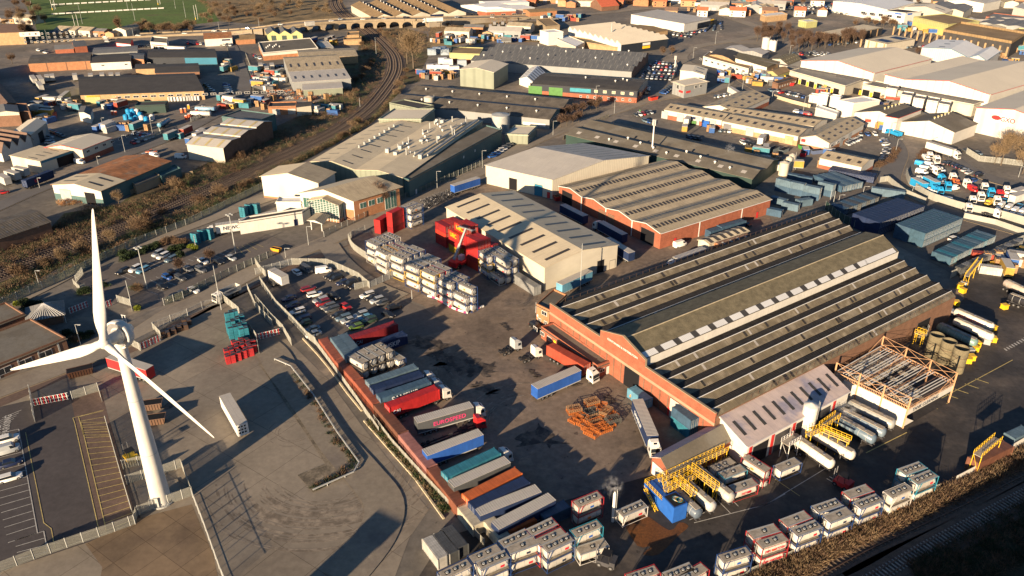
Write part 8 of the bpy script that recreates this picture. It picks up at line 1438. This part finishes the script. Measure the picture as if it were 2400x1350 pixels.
tree(T4, 1, 1385, 600, 'huge bare poplar on the inside of the railway curve', s=1.35); tree(T4, 1, 1330, 560, 'second bare poplar overlapping the huge one on the railway curve', s=1.1); tree(T3, 0, 1065, 320, 'lone tall brown poplar by the playing field', s=1.05); tree(T3, 0, 235, 380, 'tall brown poplar beside the flats', s=1.0); tree(T2, 0, 190, 240, 'bushy bare tree behind the flats', s=1.2)
tree(T5, 11, 1085, 590, 'twin birch left stem before the office hall side', s=1.0); tree(T5, 11, 1125, 600, 'twin birch right stem before the office hall side', s=.9); tree(T4, 13, 2195, 215, 'large pale bare tree by the right edge, forked trunk', s=.8); tree(T2, 13, 2140, 205, 'thin bare tree left of the large pale one', s=.9); tree(T2, 13, 2330, 200, 'bare tree at the right edge behind the fence', s=1.3); tree(T2, 13, 2385, 290, 'bare tree touching the right edge', s=1.2)
tree(T6, 44, 960, 540, 'small red brown tree in the middle of the visitor car park', s=1.1); tree(T6, 44, 1430, 380, 'small red brown tree right of the middle one', s=1.05); tree(T2, 10, 980, 940, 'pale bare tree on the railway bank left of the bins', s=.65); tree(T2, 10, 1050, 570, 'pale bare tree by the rusty shed gable', s=.6); tree(T1, 0, 110, 560, 'dark round evergreen-like tree at the left edge', s=.9); tree(T2, 10, 555, 1090, 'pale bush tree low on the bank', s=.55)
tree(T1, 2, 1320, 500, 'bare tree left of two beside the packed compound', s=.8); tree(T1, 2, 1400, 490, 'bare tree right of two beside the packed compound', s=.8); tree(T6, 2, 1095, 890, 'small bare tree by the works corner', s=1.4); tree(T1, 2, 740, 970, 'bare tree inside the bend yard', s=.6)
i = 0
for x, y in ((430, 1120), (480, 1110), (530, 1100), (585, 1080), (440, 1050), (500, 1030), (560, 1010), (620, 1000), (690, 970), (760, 950)): tree(T6, 2, x, y, 'small purple brown tree, '+ORD[i]+' in the cluster by the dark shed end', s=1.4, g='small trees by the dark shed end'); i += 1
rv = random.Random(8); i = 0   # the bare wood on the right
T7 = mk_tree(7, 11, 3.2, 'twig_red', shape='up', dens=.7)
for j in range(46):
    x = rv.uniform(20, 990); yy = (470+ (x/990)*-40 if x > 600 else 300+x*.28); y = rv.uniform(max(300, yy-60), 470 if x < 600 else 440-(x-600)*.1)
    if x < 250: y = rv.uniform(290, 390)
    tree(T7, 3, x, y, 'bare red brown tree in the wood on the upper right', s=rv.uniform(.8, 1.2), g='trees of the bare wood')
for j in range(20): tree(T7, 3, rv.uniform(1450, 1850), rv.uniform(470, 530), 'bare tree in the copse before the blue trimmed shed', s=rv.uniform(.5, .8), g='trees of the copse by the blue trimmed shed')
for j in range(14): tree(T1, 3, rv.uniform(900, 1300), rv.uniform(180, 250), 'bare tree beside the upper right retail park', s=rv.uniform(.6, .9), g='trees of the retail park edge')
for j in range(60):   # trees between the playing field and the flyover
    x = 1180+j*16 if j < 34 else rv.uniform(1750, 2600); y = rv.uniform(265, 300) if j < 34 else rv.uniform(60, 235)-(x-1750)*.03
    tree(T1 if j % 3 else T2, 0, x, y, 'bare brown tree in the belt between field and flyover', s=rv.uniform(.6, 1.0), g='tree belt between field and flyover')
for j in range(22): tree(T1, 9, rv.uniform(-20, 110), rv.uniform(0, 90), 'bare tree in the dark corner left of the field', s=rv.uniform(.7, 1.2), g='trees left of the field')
for j in range(16): tree(T2, 9, rv.uniform(560, 800), rv.uniform(5, 40), 'pale bare tree beyond the flyover by the railway', s=rv.uniform(.6, 1.0), g='trees beyond the flyover')
for j in range(26): tree(T1, 9, rv.uniform(1200, 2400), rv.uniform(-8, 14), 'bare tree among the far terraces', s=rv.uniform(.6, 1.0), g='trees among the far terraces')
# bushes in the visitor car park and along banks
for j, (x, y, P) in enumerate(((200, 260, B3), (320, 240, B3), (420, 200, B3), (520, 150, B3), (600, 110, B3), (700, 90, B1), (790, 60, B1), (880, 70, B1), (960, 90, B1), (1020, 110, B1), (830, 190, B3), (900, 170, B3), (980, 160, B3), (1130, 150, B4), (1190, 170, B4), (930, 290, B3), (260, 820, B2), (310, 830, B2), (290, 1120, B4), (60, 340, B3), (130, 310, B3), (40, 260, B3))): tree(P, 44, x, y, {B3: 'green', B1: 'brown', B4: 'bright yellow green', B2: 'pale brown'}[P]+' shrub, '+(ORD+['twenty first', 'twenty second'])[j]+' round the visitor car park', 'shrub', .95, None)
for j, (x, y, P) in enumerate(((1160, 270, B3), (1100, 275, B3), (1400, 190, B3), (480, 450, B3), (420, 440, B3), (560, 470, B3), (230, 440, B4), (300, 420, B3), (1000, 880, B3), (1080, 880, B3), (1180, 860, B3), (1010, 950, B2), (900, 830, B3), (350, 470, B3))): tree(P, 48, x, y, ('yellow green' if P is B4 else 'dark green' if P is B3 else 'pale')+' shrub, '+ORD[j]+' in the beds by the lodge', 'shrub', .9)
nb_ = 0
for rc, pts in ((10, [(2210, 390), (2130, 420), (1940, 470), (1740, 540), (1600, 420), (1540, 420), (1430, 640), (1290, 700), (1230, 770), (1280, 780), (560, 1050), (720, 980), (760, 1010), (430, 1100), (380, 1120), (200, 1180), (150, 1190), (2220, 60), (2100, 150)]), (1, [(900, 1090), (850, 1120), (780, 1200), (740, 1220), (820, 870), (870, 810), (930, 700), (960, 640), (990, 590), (1020, 560), (1260, 760), (1300, 700), (1320, 640), (1230, 830), (960, 450), (930, 400), (1150, 320), (1220, 330), (1680, 230), (1650, 210), (1100, 290), (880, 720)])):
    for x, y in pts: tree([B1, B2, B5][nb_ % 3], rc, x, y, ['brown', 'mossy brown', 'pale brown'][nb_ % 3]+' bush on the railway bank', 'bush', random.uniform(.9, 1.5), 'bushes on the railway bank'); nb_ += 1
# rough scrub as one mass per bank
def scrub(label, rc, poly_a, poly_b, n, ks, H=1.4, sp=1.0, name='scrub'):
    A, B = smooth(WP(rc, poly_a), 6), smooth(WP(rc, poly_b), 6); rnd = random.Random(n); m = MB(); k = 0
    while k < n:
        u = rnd.random()*(len(A)-1.001); i = int(u); f = u-i; j = min(len(B)-2, int(u/(len(A)-1)*(len(B)-1))); g = u/(len(A)-1)*(len(B)-1)-j
        a = A[i].lerp(A[i+1], f); b = B[j].lerp(B[j+1], g); p = a.lerp(b, rnd.random()); h = H*rnd.uniform(.4, 1.3); q = sp*rnd.uniform(.7, 1.6)
        twigs(m, rnd, (p.x, p.y, h*.45), (q, q, h*.5), 34, rnd.choice(ks), (.35, 1.0), .05); k += 1
    o = m.obj(name); tag(o, label, 'scrub'); struct(o, 'stuff'); return o
scrub('brown bramble scrub on the upper side of the railway cutting', 9, [(-30, 590), (118, 540), (200, 490), (300, 480), (440, 405), (560, 350), (640, 300), (740, 255), (800, 190), (845, 110), (850, 85)], [(-30, 648), (125, 585), (240, 540), (340, 500), (450, 455), (547, 412), (640, 368), (780, 300), (860, 245), (900, 180), (895, 110)], 1700, ['twig', 'twig_red', 'twig', 'twig_pale', 'leaf'], 1.7, 1.3)
scrub('dark mixed scrub between the railway and the service road', 9, [(-30, 690), (125, 620), (344, 535), (470, 475), (640, 395), (787, 330), (870, 280), (930, 215)], [(-30, 728), (100, 672), (240, 606), (440, 522), (610, 440), (700, 380), (870, 290), (950, 200)], 1100, ['leaf_dark', 'twig', 'leaf', 'twig_pale'], 2.0, 1.4)
scrub('pale brown brambles between the tank stacks and the lower railway', 33, [(-700, 1640), (-60, 1400), (330, 1210), (620, 1080), (1000, 910), (1400, 720), (1660, 600), (1960, 470), (2450, 200)], [(-500, 1740), (400, 1400), (700, 1200), (1000, 1060), (1500, 830), (2000, 600), (2500, 350)], 1500, ['twig_pale', 'twig', 'twig_pale', 'twig_red'], 1.5, 1.0)
scrub('low dark growth below the lower railway tracks', 33, [(1400, 1230), (1700, 1060), (2100, 850), (2500, 620)], [(1500, 1400), (1900, 1400), (2300, 1300), (2600, 1000)], 500, ['leaf_dark', 'twig'], .7, 1.0)
scrub('brown growth around the flyover and the poplar', 1, [(1100, 300), (1250, 270), (1500, 250), (1750, 230)], [(1200, 420), (1400, 560), (1500, 420), (1850, 280)], 350, ['twig', 'twig_pale'], 2.2, 1.8)
scrub('dry tall grass right of the playing field', 0, [(1700, -20), (1900, 30), (2400, 20)], [(1900, 130), (2200, 120), (2450, 110)], 420, ['twig_pale', 'twig'], 1.5, 2.0)
scrub('weeds at the foot of the wall fence', 31, [(970, 0), (1150, 200), (1400, 480), (1640, 800)], [(1040, 0), (1210, 200), (1440, 460), (1700, 760)], 260, ['leaf', 'twig_pale', 'leaf_dark'], .5, .5)
scrub('weeds growing through the rough concrete island', 47, [(1240, 200), (1420, 430), (1620, 760), (1760, 950), (1420, 1170)], [(1200, 210), (1380, 450), (1560, 760), (1700, 930), (1380, 1150)], 90, ['leaf_dark', 'twig'], .35, .5)
scrub('brown hedge curving round the dealer yard', 13, [(1440, 200), (1520, 80), (1640, 100)], [(1480, 210), (1560, 90), (1650, 110)], 130, ['twig_red', 'twig'], 1.2, .9)
scrub('brown hedge at the corner of the fork in the road', 13, [(1260, 70), (1200, 170), (1080, 210)], [(1300, 80), (1240, 190), (1100, 240)], 160, ['twig_red', 'twig'], 1.2, .9)
scrub('debris and stacked scrap along the road side of the yard', 11, [(1450, 540), (1550, 500), (1680, 450)], [(1500, 600), (1640, 540), (1740, 480)], 160, ['dark_metal', 'steel', 'dark_metal'], .8, .8, 'scrap_heap')
scrub('scrap metal heap before the rusty shed', 10, [(510, 550), (600, 530), (700, 530)], [(540, 575), (620, 570), (720, 550)], 90, ['timber', 'steel', 'roof_rust'], 1.2, .8, 'scrap_heap')
scrub('mixed scrap in the left embankment yard', 1, [(100, 870), (300, 880), (520, 880), (700, 830)], [(100, 800), (280, 790), (560, 800), (740, 780)], 240, ['timber', 'steel', 'dark_metal', 'orange', 'signwhite'], 1.2, 1.0, 'scrap_heap')
# yard clutter of the estates: small cabins, containers, pallets, vans
rq = random.Random(77); CB = Proto(lambda: (lambda r: (MB().box(-2.4, 2.4, -1.3, 1.3, .15, 2.6, 'boxpaint').obj('walls', r), MB().box(-2.5, 2.5, -1.4, 1.4, 2.6, 2.75, 'roof_palegrey').obj('roof', r), MB().box(-1, 0, -1.36, -1.3, .3, 2.3, 'navy').obj('door', r), MB().box(.6, 1.8, -1.36, -1.3, 1.1, 2, 'glass').obj('window', r), r)[-1])(root('site_cabin')))
for rc, x0, x1, y0, y1, n, pl in ((0, 300, 680, 900, 1000, 12, 'left estate yards'), (0, 880, 1100, 900, 960, 8, 'yard below the brick shed'), (0, 850, 1300, 1100, 1160, 10, 'yard above the fenced car park'), (0, 1500, 1900, 1180, 1260, 5, 'pavement by the barrel roofs'), (0, 300, 450, 1000, 1100, 8, 'yard by the zigzag roofs'), (0, 1950, 2350, 870, 960, 12, 'yards right of the side road'), (0, 1950, 2080, 540, 640, 5, 'blue workshop yard'), (1, -10, 250, 600, 800, 22, 'vans yard by the two tone shed'), (1, 500, 900, 340, 400, 10, 'viaduct yard'), (1, 480, 720, 940, 1010, 8, 'yard by the lock-ups'), (1, 1430, 1780, 640, 700, 14, 'crate yard'), (1, 1500, 2200, 330, 400, 18, 'yard behind the brown depot shed'), (2, -300, 300, 330, 385, 14, 'scrap yard by the white cube'),
                            (2, 200, 620, 140, 200, 12, 'builders yard'), (2, 1830, 2350, 640, 760, 24, 'yards by the cream works'), (2, 1500, 2300, 20, 110, 30, 'roundabout surroundings'), (3, 20, 330, 640, 740, 14, 'yard below the silos'), (3, 560, 900, 770, 830, 10, 'dock yard'), (3, 1080, 1500, 800, 960, 14, 'refrigeration yard'), (3, 1000, 1300, 1080, 1140, 8, 'white factory yard'), (3, 2000, 2400, 400, 560, 14, 'depot yard top right'), (3, 1300, 1750, 230, 300, 14, 'builders merchant yard'), (2, 1500, 2350, 1080, 1180, 8, 'units forecourt'), (13, 0, 700, 80, 250, 12, 'works back yard'), (13, 2000, 2400, 1000, 1180, 10, 'far tank yard')):
    for i in range(int(n*1.5)):
        x, y = rq.uniform(x0, x1), rq.uniform(y0, y1); k = rq.random(); a = rq.choice([-.3, 1.27])+rq.uniform(-.15, .15); cc = rq.choice([(.5, .49, .45), (.3, .05, .03), (.03, .1, .3), (.05, .2, .25), (.4, .25, .05), (.1, .1, .1), (.55, .54, .5)]); p = W(rc, x, y)
        if k < .25: CB.place('small site cabin in the '+pl, 'cabin', p, a, 'cabins in the '+pl, cc)
        elif k < .5: CP[6.06].place('storage container in the '+pl, 'shipping container', p, a, 'containers in the '+pl, cc)
        elif k < .8: WQ.place('pallet stack in the '+pl, 'pallet stack', p, a, 'pallets in the '+pl)
        else: AP['rigid'].place('small lorry in the '+pl, 'lorry', p, a, 'lorries in the '+pl, cc, {'cab': (.6, .6, .57)})
SHD = [Proto(lambda L=L, Wd=Wd, H=H, wk=wk, rk=rk: (lambda r: (MB().box(-L/2, L/2, -Wd/2, Wd/2, 0, H, wk).obj('walls', r), MB().add([(-L/2, -Wd/2, H), (-L/2, Wd/2, H), (-L/2, 0, H+Wd*.16), (L/2, -Wd/2, H), (L/2, Wd/2, H), (L/2, 0, H+Wd*.16)], [(0, 1, 2), (3, 4, 5)], wk).quad((-L/2-.3, -Wd/2-.3, H-.05), (L/2+.3, -Wd/2-.3, H-.05), (L/2+.3, 0, H+Wd*.16+.08), (-L/2-.3, 0, H+Wd*.16+.08), rk).quad((-L/2-.3, Wd/2+.3, H-.05), (L/2+.3, Wd/2+.3, H-.05), (L/2+.3, 0, H+Wd*.16+.08), (-L/2-.3, 0, H+Wd*.16+.08), rk).obj('roof', r), MB().box(-2, 2, -Wd/2-.07, -Wd/2, .05, 3, 'steel').obj('door', r), MB().box(L*.3, L*.42, -Wd/2-.07, -Wd/2, 1.4, 2.6, 'glass').obj('window', r), r)[-1])(root('small_shed'))) for L, Wd, H, wk, rk in ((16, 9, 4.5, 'brick_orange', 'roof_grey'), (20, 12, 5, 'clad_cream', 'roof_fibre'), (12, 8, 3.6, 'brick_tan', 'roof_slate'), (26, 13, 5.5, 'clad_grey', 'roof_palegrey'))]
for rc, x0, x1, y0, y1, n, pl in ((0, 450, 1200, 300, 345, 6, 'by the shops street'), (1, -20, 500, 330, 350, 0, 'x'), (2, 1750, 2300, 60, 130, 12, 'around the far roundabout'), (2, 2350, 2400, 0, 60, 2, 'far edge'), (3, 1500, 2400, 0, 60, 10, 'along the top right edge'), (3, 1900, 2390, 200, 260, 5, 'behind the colonnade'), (0, 0, 300, 100, 220, 4, 'left of the field'), (2, 0, 1400, 5, 60, 12, 'among the top centre houses'), (1, 1100, 2300, 165, 215, 0, 'x'), (1, 1700, 2400, 270, 330, 5, 'near the substation')):
    for i in range(n): x = x0+(x1-x0)*(i+.5)/n+rq.uniform(-15, 15); SHD[rq.randrange(4)].place('small shed, '+ORD[i]+' from the left '+pl, 'shed', W(rc, x, rq.uniform(y0, y1)), rq.choice([-.3, -.2, 1.3]))
# ------------------------------------------------------------------ beyond the three hundred largest, the farthest cars are one mass
cars = [o for o in C.objects if o.name.startswith('parked_car') and o.parent is None and o.type == 'MESH']
allc = [o for o in C.objects if o.name.startswith('parked_car') and o.parent is None]
cars.sort(key=lambda o: -(o.location-Vector((0, 0, CH))).length); drop = cars[:max(0, len(allc)-296)]; bm_ = MB(); cm = {}
for o in drop:
    me = o.data; mw = Matrix.Translation(o.location) @ Matrix.Rotation(o.rotation_euler.z, 4, 'Z'); ck = 'carpaint_%02d%02d%02d' % tuple(int(c*60) for c in o.color[:3])
    if ck not in MATS: mat(ck, tuple(o.color[:3]), .35, .05, spec=.5)
    off = len(bm_.v); bm_.v += [tuple(mw @ v.co) for v in me.vertices]
    for p in me.polygons: bm_.f.append([off+i for i in p.vertices]); k = me.materials[p.material_index].name; bm_.m.append(bm_.mi(ck if k == 'paint' else k)); bm_.sm.append(False)
    bpy.data.objects.remove(o)
o = bm_.obj('distant_cars'); tag(o, 'mass of distant parked cars filling the far retail car parks', 'cars'); struct(o, 'stuff')
